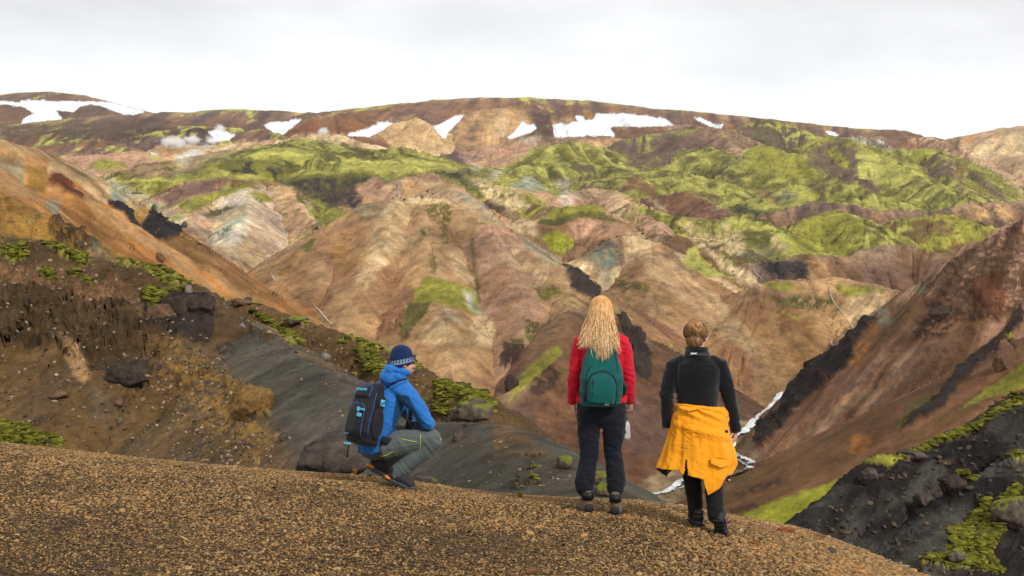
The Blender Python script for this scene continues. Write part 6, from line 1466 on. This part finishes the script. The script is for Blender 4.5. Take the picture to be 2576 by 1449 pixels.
bm_.add(vs, [[2 * k, 2 * k + 2, 2 * k + 3, 2 * k + 1] for k in range(16)]); bm_.obj('collar_tape', M_BAND2, w2)
M_WHT = plain('white_print', (235, 235, 235), .6)
text('lettering', 'SONY', .0145, M_WHT, w2, Matrix.Translation((X2(1740), -.1035, Z2(887.5))) @ Matrix.Rotation(-.10, 4, 'Z') @ BACKM, bold=.0008, sx=1.15)
for pts in ([(-.14, -.105, 1.225), (-.155, -.125, 1.14), (-.150, -.135, 1.05)], [(.10, -.108, 1.245), (.145, -.128, 1.17), (.150, -.136, 1.06)]): strip('seam', pts, .0022, M_BAND2, w2)
# trousers and shoes: left foot planted ahead, right heel lifted behind
t_ = MB(); t_.tube([(.005, 0, .92), (.005, 0, .84), (.005, 0, .74), (.005, 0, .66)], [(.14, .11), (.165, .125), (.17, .13), (.14, .11)], n=24)
t_.tube([(X2(1735), 0, .70), (X2(1739), .03, .52), (X2(1742), .05, .38), (X2(1748), .05, .25), (X2(1752), .06, .13), (X2(1753), .06, .055)], [.095, .082, .068, .064, .056, .050])
t_.tube([(X2(1790), 0, .70), (X2(1794), .01, .50), (X2(1795), .0, .36), (X2(1794), -.05, .25), (X2(1794), -.09, .16), (X2(1795), -.115, .075)], [.095, .085, .072, .068, .062, .060])
fuse('trousers', t_, M_BLKT, w2, .0065, 4, folds(.012, 67, zones=[((X2(1744), 0, .4), .1), ((X2(1795), 0, .38), .1), ((X2(1753), 0, .12), .09), ((X2(1794), -.1, .14), .09)]))
boot(w2, (X2(1753), .13, .012), .10, mats=(M_TRIM, M_RUB, None), W=.098, H=.10, L=.27, name='shoe')
fo = boot(w2, (X2(1806), -.115, -.055), -.34, pitch=-.98, mats=(M_TRIM, M_RUB, None), W=.102, H=.11, L=.27, name='shoe')
mb = MB(); mb.box((.047, -.12, .03), (.003, .02, .012)); mb.obj('trim', M_PURP, fo, smooth=False)
# yellow jacket: a draped sheet round the hips
_zl = [.258, .33, .40, .44, .49, .56, .69, .83, .88, .915]; _XL = [-.34, -.33, -.315, -.306, -.282, -.258, -.207, -.176, -.160, -.154]
_zr = [.258, .33, .40, .49, .56, .69, .83, .88, .915]; _XR = [.172, .235, .283, .300, .286, .240, .218, .204, .194]
def hemz(x, back):
    if back: return np.interp(x, [-.306, -.157, -.125, -.085, .048, .08, .172, .211, .276, .30], [.44, .442, .413, .413, .38, .345, .258, .312, .398, .49])
    return np.interp(x, [-.306, -.184, -.12, .0, .15, .30], [.44, .333, .41, .50, .46, .49])
def yellow_sheet():
    n = 220; m = 90; vs = []; keep = []
    for j_ in range(m):
        for k in range(n):
            a = 2 * math.pi * k / n; ca, sa = math.cos(a), math.sin(a); back = sa < 0
            zt_ = .905 - .012 * ca - .010
            x0 = .30 * ca; hz = float(hemz(x0, back)); z = zt_ + (hz - zt_) * j_ / (m - 1)
            xl = np.interp(z, _zl, _XL); xr = np.interp(z, _zr, _XR); mid = (xl + xr) / 2; hf = (xr - xl) / 2
            dep = np.interp(z, [.3, .5, .7, .9], [.225, .205, .180, .158])
            tt = (zt_ - z)
            pl = (.5 + .5 * math.sin(a * 9 + 1.1 + 1.5 * math.sin(a * 2))) * min(.022, tt * .06) + .004 * float(math.sin(a * 21 + z * 9)) * min(1, tt * 2.4)
            cr = .010 * math.sin(z * 95 + 9 * ca) * math.exp(-((tt - .03) / .06) ** 2)
            bl = .016 * math.exp(-((tt - .17 - .05 * ca) / .030) ** 2)              # blouse over the drawcord
            q = 1 - (pl - cr - bl) / .2
            vs.append((mid + hf * ca * (1 - .35 * (1 - q) if abs(ca) > .9 else q), dep * sa * q, z))
    fs = []
    for j_ in range(m - 1):
        for k in range(n):
            a, b_ = j_ * n + k, j_ * n + (k + 1) % n; p = vs[a]
            if p[1] < 0 and p[2] < .528 and abs(p[0] + .103 + (.528 - p[2]) * .06) < .004 + .09 * (.528 - p[2]): continue
            fs.append([a + n, b_ + n, b_, a])
    me = bpy.data.meshes.new('tied_jacket'); V = np.array(vs, np.float32)
    c = V; nn = fbm(c[:, 0] * 16, c[:, 1] * 16, c[:, 2] * 9, oct=4, seed=77, ridged=True); nn2 = fbm(c[:, 0] * 45 + c[:, 2] * 30, c[:, 1] * 45, c[:, 2] * 45, oct=2, seed=78, ridged=True); r_ = np.sqrt(c[:, 0] ** 2 + c[:, 1] ** 2)[:, None] + 1e-6
    zf = np.exp(-((c[:, 2] - .71) / .05) ** 2)
    V[:, :2] += (c[:, :2] / r_) * ((.010 * nn) * (c[:, 2] < .87) + .005 * nn2 * (zf + .25))[:, None]
    me.from_pydata([tuple(map(float, q)) for q in V], [], fs); me.polygons.foreach_set('use_smooth', np.ones(len(me.polygons), bool))
    o = bpy.data.objects.new('tied_jacket', me); COL.objects.link(o); o.parent = w2; me.materials.append(M_YEL)
    so = o.modifiers.new('s', 'SOLIDIFY'); so.thickness = .006; so.offset = -1; me.materials.append(M_TRIM); so.material_offset = 1; so.material_offset_rim = 0
    return o
YJ = yellow_sheet()
wb = MB(); wb.tube([(-.16, -.02, .900), (-.09, -.115, .905), (.02, -.150, .896), (.12, -.125, .884), (.19, -.05, .872)], [.016, .018, .018, .020, .024], n=12); wb.obj('waist_roll', M_YEL, YJ)
wb = MB()
for q in ((.20, -.03, .835, .034), (.212, -.015, .80, .030), (.19, .04, .82, .04), (.17, -.07, .85, .026)): wb.ell(q[:3], (q[3], q[3] * 1.0, q[3] * 1.3))
fuse('knotted_sleeve', wb, M_YEL, YJ, .005, 3, folds(.012, 91, sx=30, sz=40))
fl = MB(); fl.add([(X2(1702), -.150, Z2(1018)), (X2(1723), -.163, Z2(1028.5)), (X2(1752), -.168, Z2(1021.5)), (X2(1702), -.144, Z2(1016)), (X2(1752), -.160, Z2(1019))], [[0, 1, 2, 4, 3]])
o = fl.obj('pocket_flap', M_YEL, YJ, smooth=False); so = o.modifiers.new('s', 'SOLIDIFY'); so.thickness = .004
def ysurf(u, v, off=.004):
    x, z = X2(u), Z2(v); xl = np.interp(z, _zl, _XL); xr = np.interp(z, _zr, _XR); mid = (xl + xr) / 2; hf = (xr - xl) / 2
    ca = max(-.98, min(.98, (x - mid) / hf)); return Vector((x, -np.interp(z, [.3, .5, .7, .9], [.225, .205, .180, .158]) * math.sqrt(1 - ca * ca) - off, z))
def cr5(X_, Y_): return (1623.4 + X_ * .2222, 1046.5 + Y_ * .2222)
for (q, r) in (((370, 323), .0048), ((422, 325), .0048), ((918, 700), .006), ((452, 608), .004), ((378, 606), .004), ((1033, 492), .005)):
    p_ = ysurf(*cr5(*q), off=.012); mb = MB(); mb.ell(p_, (r, .004, r)); mb.obj('snap_button', M_STEEL if r > .0055 else M_TRIM, YJ)
mb = MB(); p_ = Vector((X2(1721), -.168, Z2(1025))); mb.ell(p_, (.005, .003, .005)); mb.obj('snap_button', M_STEEL, YJ)
fp = [ysurf(*cr5(*q), off=.014) for q in ((690, 420), (800, 432), (925, 462), (915, 520), (800, 538), (685, 485))]
mb = MB(); mb.add(fp, [[5, 4, 3, 2, 1, 0]]); o = mb.obj('pocket_flap', M_YEL, YJ, smooth=False); so = o.modifiers.new('s', 'SOLIDIFY'); so.thickness = .005; so.offset = 0
bd = [ysurf(*cr5(*q), off=.016) for q in ((872, 140), (905, 140), (930, 165), (930, 180), (880, 165))]
mb = MB(); mb.add(bd, [[4, 3, 2, 1, 0]]); o = mb.obj('badge', M_TRIM, YJ, smooth=False); so = o.modifiers.new('s', 'SOLIDIFY'); so.thickness = .003; so.offset = 0
# hair pulled up into a bun, glasses
M_H2 = hair_mat('dark_blonde_hair', (62, 38, 20), (150, 110, 64), (124, 84, 44), 1.30, 1.50)
h = MB(); h.ell((0, -.020, .038), (.083, .098, .088), HM2); h.ell((0, -.05, -.03), (.064, .060, .062), HM2)
fuse('hair', h, M_H2, w2, .005, 3, lambda c: .006 * fbm((c[:, 0]) * 90 / (1 + 6 * np.abs(c[:, 2] - 1.45)), c[:, 1] * 20, c[:, 2] * 25, oct=3, seed=9, ridged=True) - .001)
h = MB(); bc = Vector((X2(1744), -.080, Z2(821))); rb = random.Random(8)
h.ell(bc, (.047, .040, .040))
for k in range(60):
    a0 = rb.uniform(0, 6.28); r0 = rb.uniform(.012, .047); tl = rb.uniform(-.6, .6); pts = []
    for i in range(12):
        a = a0 + i * .38; d_ = math.sqrt(max(0, .052 ** 2 - r0 * r0))
        pts.append(bc + Vector((math.cos(a) * r0 * 1.08, -d_ * (.80 + .1 * math.sin(a * 2)) , math.sin(a) * r0 * .95 + tl * .006)))
    h.tube(pts, [.0034] * 12, n=5, cap=False)
h.obj('bun', hair_mat('golden_bun_hair', (104, 68, 34), (190, 146, 92), (164, 118, 66), 1.42, 1.56), w2)
h = MB()
for k in range(230):                                                     # strands drawn towards the bun
    a = rb.uniform(0, 6.28); sp = Vector((.086 * math.cos(a), -.02 + rb.uniform(-.03, .04), .035 + .092 * math.sin(a)))
    if sp.z < -.045: sp = Vector((sp.x * .8, -.045, sp.z))
    e_ = HM2.inverted() @ bc; pts = []
    for i in range(8):
        t = i / 7; q = sp.lerp(e_, t); dirn = (q - Vector((0, -.02, .03))); L_ = dirn.length
        q = Vector((0, -.02, .03)) + dirn * (max(L_, .094 if dirn.z > -.02 else .088) / max(L_, 1e-4)); q.z += 0; pts.append(HM2 @ q)
    h.tube(pts, [.0022] * 8, n=4, cap=False)
h.obj('hair_strands', M_H2, w2)
gl = MB(); gl.tube([HM2 @ Vector((.078, -.005, .012)), HM2 @ Vector((.080, .05, .014)), HM2 @ Vector((.064, .098, .010))], [.0024] * 3, n=6); gl.tube([HM2 @ Vector((-.078, -.005, .012)), HM2 @ Vector((-.080, .05, .014)), HM2 @ Vector((-.064, .098, .010))], [.0024] * 3, n=6)
for s in (-1, 1):
    pts = [HM2 @ Vector((s * .034 + .028 * math.cos(q), .102, .004 + .020 * math.sin(q))) for q in np.linspace(0, 6.283, 17)]
    gl.tube(pts, [.002] * 17, n=5, cap=False)
gl.obj('glasses', plain('white_frame', (225, 225, 225), .3), w2)

# ---- 3. crouching man
SM = 9.5 / F
def X3(u): return (u - 1000) * SM
def Z3(v): return (1222 - v) * SM
w3 = person('person', (1000 - CU) * SM, 9.5, 'crouching man in a blue jacket, navy beanie and grey trousers, looking to the right'); w3.location.z = (CV - 1222) * SM
fw = Vector((math.cos(math.radians(46)), math.sin(math.radians(46)), 0)); rt = Vector((fw.y, -fw.x, 0))
HM3 = Matrix.Translation((X3(1012), .03, Z3(912))) @ Matrix.Rotation(math.radians(-64), 4, 'Z') @ Matrix.Rotation(-.10, 4, 'X') @ Matrix.Scale(1.04, 4)
pel = Vector((X3(952), .02, Z3(1112))); nb = Vector((X3(988), .04, Z3(972)))
hipR = pel + rt * .10 + Vector((0, 0, -.02)); hipL = pel - rt * .10
kneeR = Vector((X3(1098), -.10, Z3(1098))); kneeL = Vector((X3(1062), .26, Z3(1100)))
ankR = Vector((X3(1003), -.06, Z3(1186))); ankL = Vector((X3(953), .19, Z3(1176)))
shR = Vector((X3(1030), -.13, Z3(992))); shL = Vector((X3(955), .19, Z3(990))); elR = Vector((X3(1080), -.12, Z3(1066))); elL = Vector((X3(1040), .26, Z3(1065)))
wrR = Vector((X3(1053), .03, Z3(1071))); wrL = Vector((X3(1058), .14, Z3(1068)))
b = MB(); head_parts(b, HM3, 1.15)
b.tube([HM3 @ Vector((0, -.02, -.04)), HM3 @ Vector((0, -.03, -.11)), nb], [.056, .058, .08])
b.tube([nb, nb.lerp(pel, .5) - fw * .05, pel], [(.15, .09), (.16, .10), (.15, .11)], side=rt)
b.tube([shR, elR, wrR], [.045, .038, .028]); b.tube([shL, elL, wrL], [.045, .038, .028])
b.tube([hipR, kneeR - Vector((.03, 0, .01)), ankR], [.08, .045, .035]); b.tube([hipL, kneeL - Vector((.03, 0, .01)), ankL], [.08, .045, .035])
hand(b, wrR, (-.55, .6, .05), (.2, -.2, 1), 1, (.6, .8, .5), .98)
hand(b, wrL, (.3, -.8, .0), (.2, .2, 1), -1, (.6, .8, .5), .98)
fuse('body', b, M_SKIN, w3, .0068, 2)
for s in (-1, 1):
    e = MB(); e.ell((s * .031, .083, .002), (.012, .010, .009), HM3); e.obj('eye', M_EYE, w3)
be = MB(); be.ell((0, .045, -.080), (.044, .040, .030), HM3); be.ell((0, .03, -.07), (.058, .045, .03), HM3); be.ell((0, .096, -.050), (.024, .006, .004), HM3)
fuse('beard', be, plain('light_brown_beard', (132, 92, 62), .9), w3, .005, 2, lambda c: .003 * fbm(c[:, 0] * 90, c[:, 1] * 90, c[:, 2] * 90, oct=2, seed=4))
j = MB(); md = nb.lerp(pel, .5) - fw * .055
j.tube([pel + Vector((-.02, 0, -.035)), pel + Vector((-.02, 0, .05)) - fw * .03, md - Vector((0, 0, .02)), md.lerp(nb, .5), nb + Vector((0, 0, -.01)), nb + Vector((0.012, 0, .05))], [(.175, .150), (.170, .150), (.175, .135), (.185, .13), (.14, .10), (.085, .085)], side=rt, n=28)
for A, B_, C_, s in ((shR, elR, wrR, 1), (shL, elL, wrL, -1)):
    j.tube([nb.lerp(A, .25), nb.lerp(A, .65) + Vector((0, 0, .012)), A, A.lerp(B_, .5) + Vector((.008, 0, .01)), B_, B_.lerp(C_, .6), C_], [.10, .090, .080, .066, .058, .044, .038])
j.tube([nb + Vector((.01, 0, .0)), nb + Vector((.022, .0, .045)), HM3 @ Vector((0, -.045, -.055))], [(.10, .10), (.090, .092), (.083, .080)], side=rt)
zj = [(tuple(elR), .13), (tuple(elR.lerp(shR, .5)), .10), (tuple(pel), .12), (tuple(md), .12), (tuple(shR), .08)]
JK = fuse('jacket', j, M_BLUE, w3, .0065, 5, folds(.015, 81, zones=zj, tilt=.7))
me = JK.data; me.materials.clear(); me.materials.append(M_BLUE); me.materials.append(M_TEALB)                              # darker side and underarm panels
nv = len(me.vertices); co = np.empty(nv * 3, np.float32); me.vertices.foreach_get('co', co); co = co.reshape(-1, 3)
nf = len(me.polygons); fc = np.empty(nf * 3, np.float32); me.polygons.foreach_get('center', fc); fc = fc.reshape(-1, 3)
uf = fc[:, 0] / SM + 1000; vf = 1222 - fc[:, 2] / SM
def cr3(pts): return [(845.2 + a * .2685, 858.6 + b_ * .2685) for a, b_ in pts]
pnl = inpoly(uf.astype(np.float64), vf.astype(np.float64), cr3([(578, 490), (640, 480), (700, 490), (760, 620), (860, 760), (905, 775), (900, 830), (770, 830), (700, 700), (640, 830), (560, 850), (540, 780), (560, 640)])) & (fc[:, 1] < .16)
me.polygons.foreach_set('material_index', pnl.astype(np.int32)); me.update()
for A, B_ in ((elR, wrR), (elL, wrL)):
    d_ = (B_ - A).normalized(); cf = MB(); cf.tube([B_ - d_ * .03, B_ + d_ * .01], [.042, .040], cap=False, n=18); cf.obj('cuff', M_BLUE, w3)
hd = MB()                                                               # hood gathered behind the neck
hd.tube([HM3 @ Vector((-.07, .03, -.075)), HM3 @ Vector((-.082, -.04, -.07)), HM3 @ Vector((-.03, -.112, -.062)), HM3 @ Vector((.04, -.108, -.062)), HM3 @ Vector((.084, -.03, -.07)), HM3 @ Vector((.07, .035, -.08))], [.024, .030, .040, .040, .030, .022])
hd.ell(HM3 @ Vector((0, -.085, -.125)), (.095, .075, .085)); hd.ell(HM3 @ Vector((.0, -.03, -.15)), (.09, .09, .07)); hd.ell(HM3 @ Vector((.05, -.04, -.115)), (.055, .055, .045)); hd.ell(HM3 @ Vector((-.05, -.04, -.115)), (.055, .055, .045))
fuse('hood', hd, M_BLUE, w3, .006, 5, folds(.010, 85, sx=20, sz=24, zones=[((X3(1000), 0, Z3(935)), .2)]))
t_ = MB(); t_.tube([pel + Vector((-.015, 0, .05)), pel + Vector((-.03, 0, -.03)), pel + Vector((-.02, 0, -.085))], [(.165, .14), (.178, .15), (.14, .12)], side=rt, n=24)
for h_, k_, a_ in ((hipR, kneeR, ankR), (hipL, kneeL, ankL)):
    t_.tube([h_ + Vector((-.02, 0, -.01)), h_.lerp(k_, .35), h_.lerp(k_, .7), k_ + Vector((.0, 0, .0))], [(.115, .115), (.112, .108), (.092, .088), (.078, .075)])
    t_.tube([k_ + Vector((-.005, 0, -.005)), k_.lerp(a_, .35) + Vector((.01, 0, -.01)), k_.lerp(a_, .7), a_, a_ + Vector((-.0, 0, -.035))], [.076, .074, .068, .066, .062])
TRS = fuse('trousers', t_, M_GREYT, w3, .0065, 4, folds(.014, 95, sx=9, sz=9, tilt=.9, zones=[(tuple(kneeR - Vector((.06, 0, .06))), .12), (tuple(ankR), .12), (tuple(hipR), .12), (tuple(ankL), .1)]))
def surf3(pts, off=.004, obj=None):
    """pull a line drawn on the photograph onto the cloth it runs along"""
    out = []; dg = bpy.context.evaluated_depsgraph_get(); ob = obj.evaluated_get(dg)
    for a, b_ in pts:
        u, v = 845.2 + a * .2685, 858.6 + b_ * .2685; x, z = X3(u), Z3(v)
        ok, loc, nrm, _ = obj.ray_cast(Vector((x, -1.2, z)), Vector((0, 1, 0)))
        if ok: out.append(loc + nrm * off)
    return out
def line3(name, pts, w, mat, obj, parent, off=.002, sub=5, flat=.5):
    pp = []
    for a, b_ in zip(pts[:-1], pts[1:]):
        for i in range(sub): t = i / sub; pp.append((a[0] + (b_[0] - a[0]) * t, a[1] + (b_[1] - a[1]) * t))
    pp.append(pts[-1]); q = surf3(pp, off, obj)
    if len(q) > 1: return strip(name, q, w, mat, parent, flat=flat, side=(0, -1, 0))
bpy.context.view_layer.update()
line3('zip', [(636, 890), (700, 905), (770, 916)], .0045, M_NEON, TRS, w3)
line3('zip', [(806, 852), (808, 920), (798, 992)], .0045, M_NEON, TRS, w3)
line3('zip', [(548, 1010), (490, 1042), (418, 1060)], .0045, M_NEON, TRS, w3)
line3('zip', [(994, 846), (996, 875), (986, 906)], .0045, M_NEON, TRS, w3)
line3('seam', [(640, 880), (780, 890), (950, 880), (985, 890)], .0018, M_TRIM, TRS, w3, off=.0)
boot(w3, (X3(1026), -.10, .0), math.radians(-104), pitch=-.36, mats=(M_RUB, M_GREYB, None, M_ORG), W=.105, H=.10, L=.29, name='shoe')
boot(w3, (X3(966), .12, .045), math.radians(-62), pitch=-.55, mats=(M_RUB, M_GREYB, None, M_ORG), W=.105, H=.10, L=.29, name='shoe')
bn = MB(); bn.ell((0, -.012, .034), (.085, .101, .092), HM3); bn.ell((0, -.016, .072), (.074, .089, .070), HM3); BN = fuse('beanie', bn, M_BEAN, w3, .005, 3, folds(.003, 12, sx=40, sz=40))
def ring_band(z0, z1, r0, r1, mat, name, parent, wob=0):
    mb = MB(); n = 40; vs = []
    for z, r in ((z0, r0), ((z0 + z1) / 2, (r0 + r1) / 2 + .003), (z1, r1)):
        for k in range(n):
            a = 2 * math.pi * k / n; vs.append(HM3 @ Vector((r * .845 * math.cos(a), -.010 + r * math.sin(a), z + .030 * math.sin(a))))
    mb.add(vs, [[j_ * n + k, j_ * n + (k + 1) % n, (j_ + 1) * n + (k + 1) % n, (j_ + 1) * n + k] for j_ in range(2) for k in range(n)]); return mb.obj(name, mat, parent)
ring_band(-.020, -.004, .1015, .1030, M_BEAN, 'brim', w3); ring_band(-.004, .034, .1035, .1030, M_BAND, 'patterned_band', w3)
mb = MB()
for k in range(26):
    a = 2 * math.pi * k / 26; r = .1065
    for q, w_ in (((.0, .012), .006), ((.02, .026), .005), ((-.02, .034), .004)):
        aa = a + q[0] * 2; mb.ell(HM3 @ Vector((r * .86 * math.cos(aa), -.010 + r * 1.01 * math.sin(aa), q[1] + .002 + .030 * math.sin(aa))), (w_, w_, w_ * 1.2), n=8, m=5)
mb.obj('band_pattern', M_BEAN, w3)
# black backpack: stands in its own frame on his back, leaning with it
k3 = bpy.data.objects.new('backpack', None); COL.objects.link(k3)
tilt = math.radians(12)
bpM = Matrix.Translation(w3.location + pel + Vector((.030, -.03, -.045))) @ Matrix.Rotation(math.radians(50 - 90), 4, 'Z') @ Matrix.Rotation(-tilt, 4, 'X')
k3.matrix_world = bpM; tag(k3, 'black hiking backpack with blue piping and light blue buckles on the crouching man', 'backpack')
YK = -.135
profk = [(.00, 0, .100, .12), (.02, 0, .125, .19), (.10, 0, .135, .22), (.20, 0, .138, .215), (.30, 0, .132, .20), (.38, 0, .120, .185), (.45, 0, .105, .16), (.50, 0, .085, .12), (.515, 0, .06, .08)]
pack(k3, profk, M_PACK, YK, p=3.6, seed=13, fold=.008)
def yk(x, z, off=.0):
    zs = [q[0] for q in profk]; d = np.interp(z, zs, [q[3] for q in profk]); w = np.interp(z, zs, [q[2] for q in profk])
    return YK - d / 2 - d / 2 * sup(min(abs(x), w * .97), w, 3.6) - off
def kp(pts, off=.003, sub=4):
    out = []
    for a, b_ in zip(pts[:-1], pts[1:]):
        for i in range(sub): t = i / sub; x = a[0] + (b_[0] - a[0]) * t; z = a[1] + (b_[1] - a[1]) * t; out.append((x, yk(x, z, off), z))
    x, z = pts[-1]; out.append((x, yk(x, z, off), z)); return out
def bulge(name, x0, x1, z0, z1, h, mat):
    mb = MB(); n = 14; vs = []
    for i in range(n):
        for k in range(n):
            x = x0 + (x1 - x0) * i / (n - 1); z = z0 + (z1 - z0) * k / (n - 1); e_ = min(1, 4.5 * min(i, n - 1 - i) / (n - 1)); f_ = min(1, 4.5 * min(k, n - 1 - k) / (n - 1)); vs.append((x, yk(x, z, -.004 + (h + .004) * math.sin(e_ * 1.57) * math.sin(f_ * 1.57)), z))
    mb.add(vs, [[i * n + k, (i + 1) * n + k, (i + 1) * n + k + 1, i * n + k + 1] for i in range(n - 1) for k in range(n - 1)]); return mb.obj(name, mat, k3)
bulge('lower_pocket', -.105, .105, .03, .335, .030, M_PACK); bulge('top_pocket', -.088, .088, .375, .495, .028, M_PACK)
strip('piping', [(x, y - .022, z) for x, y, z in kp([(-.098, .30), (-.06, .330), (.05, .332), (.092, .305), (.104, .20), (.104, .06)])], .0036, M_PIPE, k3)
strip('piping', [(x, y - .010, z) for x, y, z in kp([(-.09, .385), (-.085, .45), (-.05, .492), (.05, .494), (.085, .455), (.092, .385)])], .0036, M_PIPE, k3)
strip('piping', kp([(.124, .43), (.131, .33), (.132, .20), (.130, .08)], .004), .0036, M_PIPE, k3)
strip('haul_loop', [(-.035, YK - .02, .515), (-.03, YK - .02, .545), (.03, YK - .02, .548), (.035, YK - .02, .515)], .008, M_TRIM, k3, flat=.4)
text('lettering', 'DAKINE', .029, M_CYAN, k3, Matrix.Translation((.004, yk(0, .44, .030), .445)) @ Matrix.Rotation(-.12, 4, 'X') @ BACKM, bold=.0007, sx=1.2)
text('lettering', 'DAKINE', .011, M_CYAN, k3, Matrix.Translation((-.045, yk(.045, .075, .031), .075)) @ BACKM, sx=1.25)
def buckle(x, y, z, w=.026, h=.014, rot=0, M=None):
    mb = MB(); R = Euler((0, rot, 0)).to_matrix()
    for q, hh in (((-w, 0, 0), (.004, .005, h)), ((w, 0, 0), (.004, .005, h)), ((0, 0, h), (w, .005, .004)), ((0, 0, -h), (w, .005, .004)), ((.1 * w, 0, 0), (.003, .005, h)), ((-.6 * w, 0, 0), (w * .35, .004, .003))):
        mb.box(Vector((x, y, z)) + R @ Vector(q), hh, None, R)
    return mb.obj('buckle', M_CYAN, k3, smooth=False)
buckle(.072, yk(.07, .235, .036), .235, .019, .010, rot=.15); buckle(.045, yk(.045, .285, .034), .280, .006, .014, rot=-.3)
for k in range(3): buckle(.065 + .02 * k, yk(.08, .285, .034), .283 - .002 * k, .007, .0035, rot=.2)
mb = MB(); mb.box((-.142, YK - .11, .27), (.006, .012, .022)); mb.obj('buckle', M_CYAN, k3, bevel=.003)
mb = MB(); mb.box((-.06, YK - .20, -.005), (.034, .012, .008)); mb.obj('buckle', M_CYAN, k3, bevel=.003)
strip('hanging_strap', [(-.04, YK - .20, -.005), (-.038, YK - .205, -.06), (-.036, YK - .20, -.115)], .013, M_TRIM, k3, flat=.2)
strip('hanging_strap', [(-.085, YK - .19, -.005), (-.088, YK - .195, -.07), (-.084, YK - .19, -.10)], .004, M_TRIM, k3, flat=.5)
strip('hanging_strap', [(.06, YK - .17, .0), (.062, YK - .17, -.05), (.06, YK - .165, -.07)], .007, M_TRIM, k3, flat=.3)
side_p = MB(); side_p.ell((.142, YK - .09, .18), (.018, .065, .13)); side_p.ell((-.142, YK - .09, .18), (.018, .065, .13)); side_p.ell((.135, YK - .08, .36), (.016, .055, .06))
fuse('side_pockets', side_p, M_PACK, k3, .005, 3, folds(.006, 17, sx=20, sz=20))
mb = MB(); mb.box((.150, YK - .075, .355), (.003, .024, .026)); mb.obj('badge', M_CYAN, k3, smooth=False)
mb = MB(); R = Euler((.5, 0, 0)).to_matrix(); mb.box((.154, YK - .075, .36), (.002, .026, .003), None, R); mb.box((.154, YK - .075, .345), (.002, .026, .003), None, R); mb.obj('badge_stripe', M_TRIM, k3, smooth=False)
for s in (-1, 1):
    strip('shoulder_strap', [(s * .05, -.12, .47), (s * .065, -.03, .535), (s * .085, .07, .53), (s * .10, .15, .44), (s * .115, .165, .30), (s * .13, .12, .16), (s * .135, -.02, .08), (s * .12, -.10, .06)], .030, M_TRIM, k3, flat=.22)
    strip('strap_edge', [(s * .080, -.12, .47), (s * .097, -.03, .537), (s * .117, .07, .532), (s * .131, .15, .44)], .004, M_PIPE, k3)
strip('hip_belt', [(-.12, -.13, .06), (-.175, -.04, .055), (-.178, .06, .04), (-.10, .14, .02), (.0, .16, .01), (.10, .14, .02), (.178, .06, .04), (.175, -.04, .055), (.12, -.13, .06)], .034, M_PACK, k3, flat=.25, side=(0, 0, 1))
mb = MB(); mb.box((.182, -.02, .075), (.005, .014, .020)); mb.obj('buckle', M_CYAN, k3, bevel=.003)
line3('shoulder_strap', [(492, 415), (540, 385), (600, 362), (660, 350), (698, 352)], .024, M_TRIM, JK, w3, off=.004, flat=.25)
line3('strap_edge', [(530, 445), (570, 412), (630, 385), (698, 366)], .0045, M_PIPE, JK, w3, off=.010)
line3('compression_strap', [(500, 862), (560, 800), (610, 755), (650, 715)], .010, M_TRIM, JK, w3, off=.004, flat=.3)
# metal cup in his hand, camera strap hanging from his shoulder
cp = bpy.data.objects.new('cup', None); COL.objects.link(cp); cp.location = w3.location + Vector((X3(1042), .035, Z3(1077))); tag(cp, 'small grey metal cup held by the crouching man', 'cup')
mb = MB(); lathe(mb, [(.0, 0), (.026, 0), (.030, .004), (.034, .055), (.036, .058), (.031, .055), (.026, .006)]); mb.obj('vessel', plain('dull_metal', (120, 122, 124), .35, .5, .8), cp)
mb = MB(); mb.tube([(-.033, 0, .045), (-.05, 0, .04), (-.05, 0, .02), (-.031, 0, .014)], [.003] * 4, n=6); mb.obj('handle', M_STEEL, cp)
strip('camera_strap', [Vector((X3(1019), -.10, Z3(1030))), Vector((X3(1028), -.12, Z3(1050))), Vector((X3(1037), -.10, Z3(1076)))], .012, M_TRIM, w3, flat=.2)
# ------------------------------------------------------------------ the air between here and the far plateau
mh = bpy.data.materials.new('haze'); mh.use_nodes = True; t = mh.node_tree; t.nodes.clear()
pv = N(t, 'ShaderNodeVolumePrincipled'); pv.inputs['Color'].default_value = (.96, .97, 1, 1); pv.inputs['Density'].default_value = 1.8e-5; pv.inputs['Anisotropy'].default_value = .2
ot = N(t, 'ShaderNodeOutputMaterial'); t.links.new(pv.outputs[0], ot.inputs['Volume'])
bm = bmesh.new(); bmesh.ops.create_cube(bm, size=1.0, matrix=Matrix.Translation((0, 4700, 360)) @ Matrix.Diagonal((13000, 9700, 1100, 1)))
me = bpy.data.meshes.new('haze'); bm.to_mesh(me); bm.free(); me.materials.append(mh); o = bpy.data.objects.new('haze', me); COL.objects.link(o); tag(o, kind='stuff')
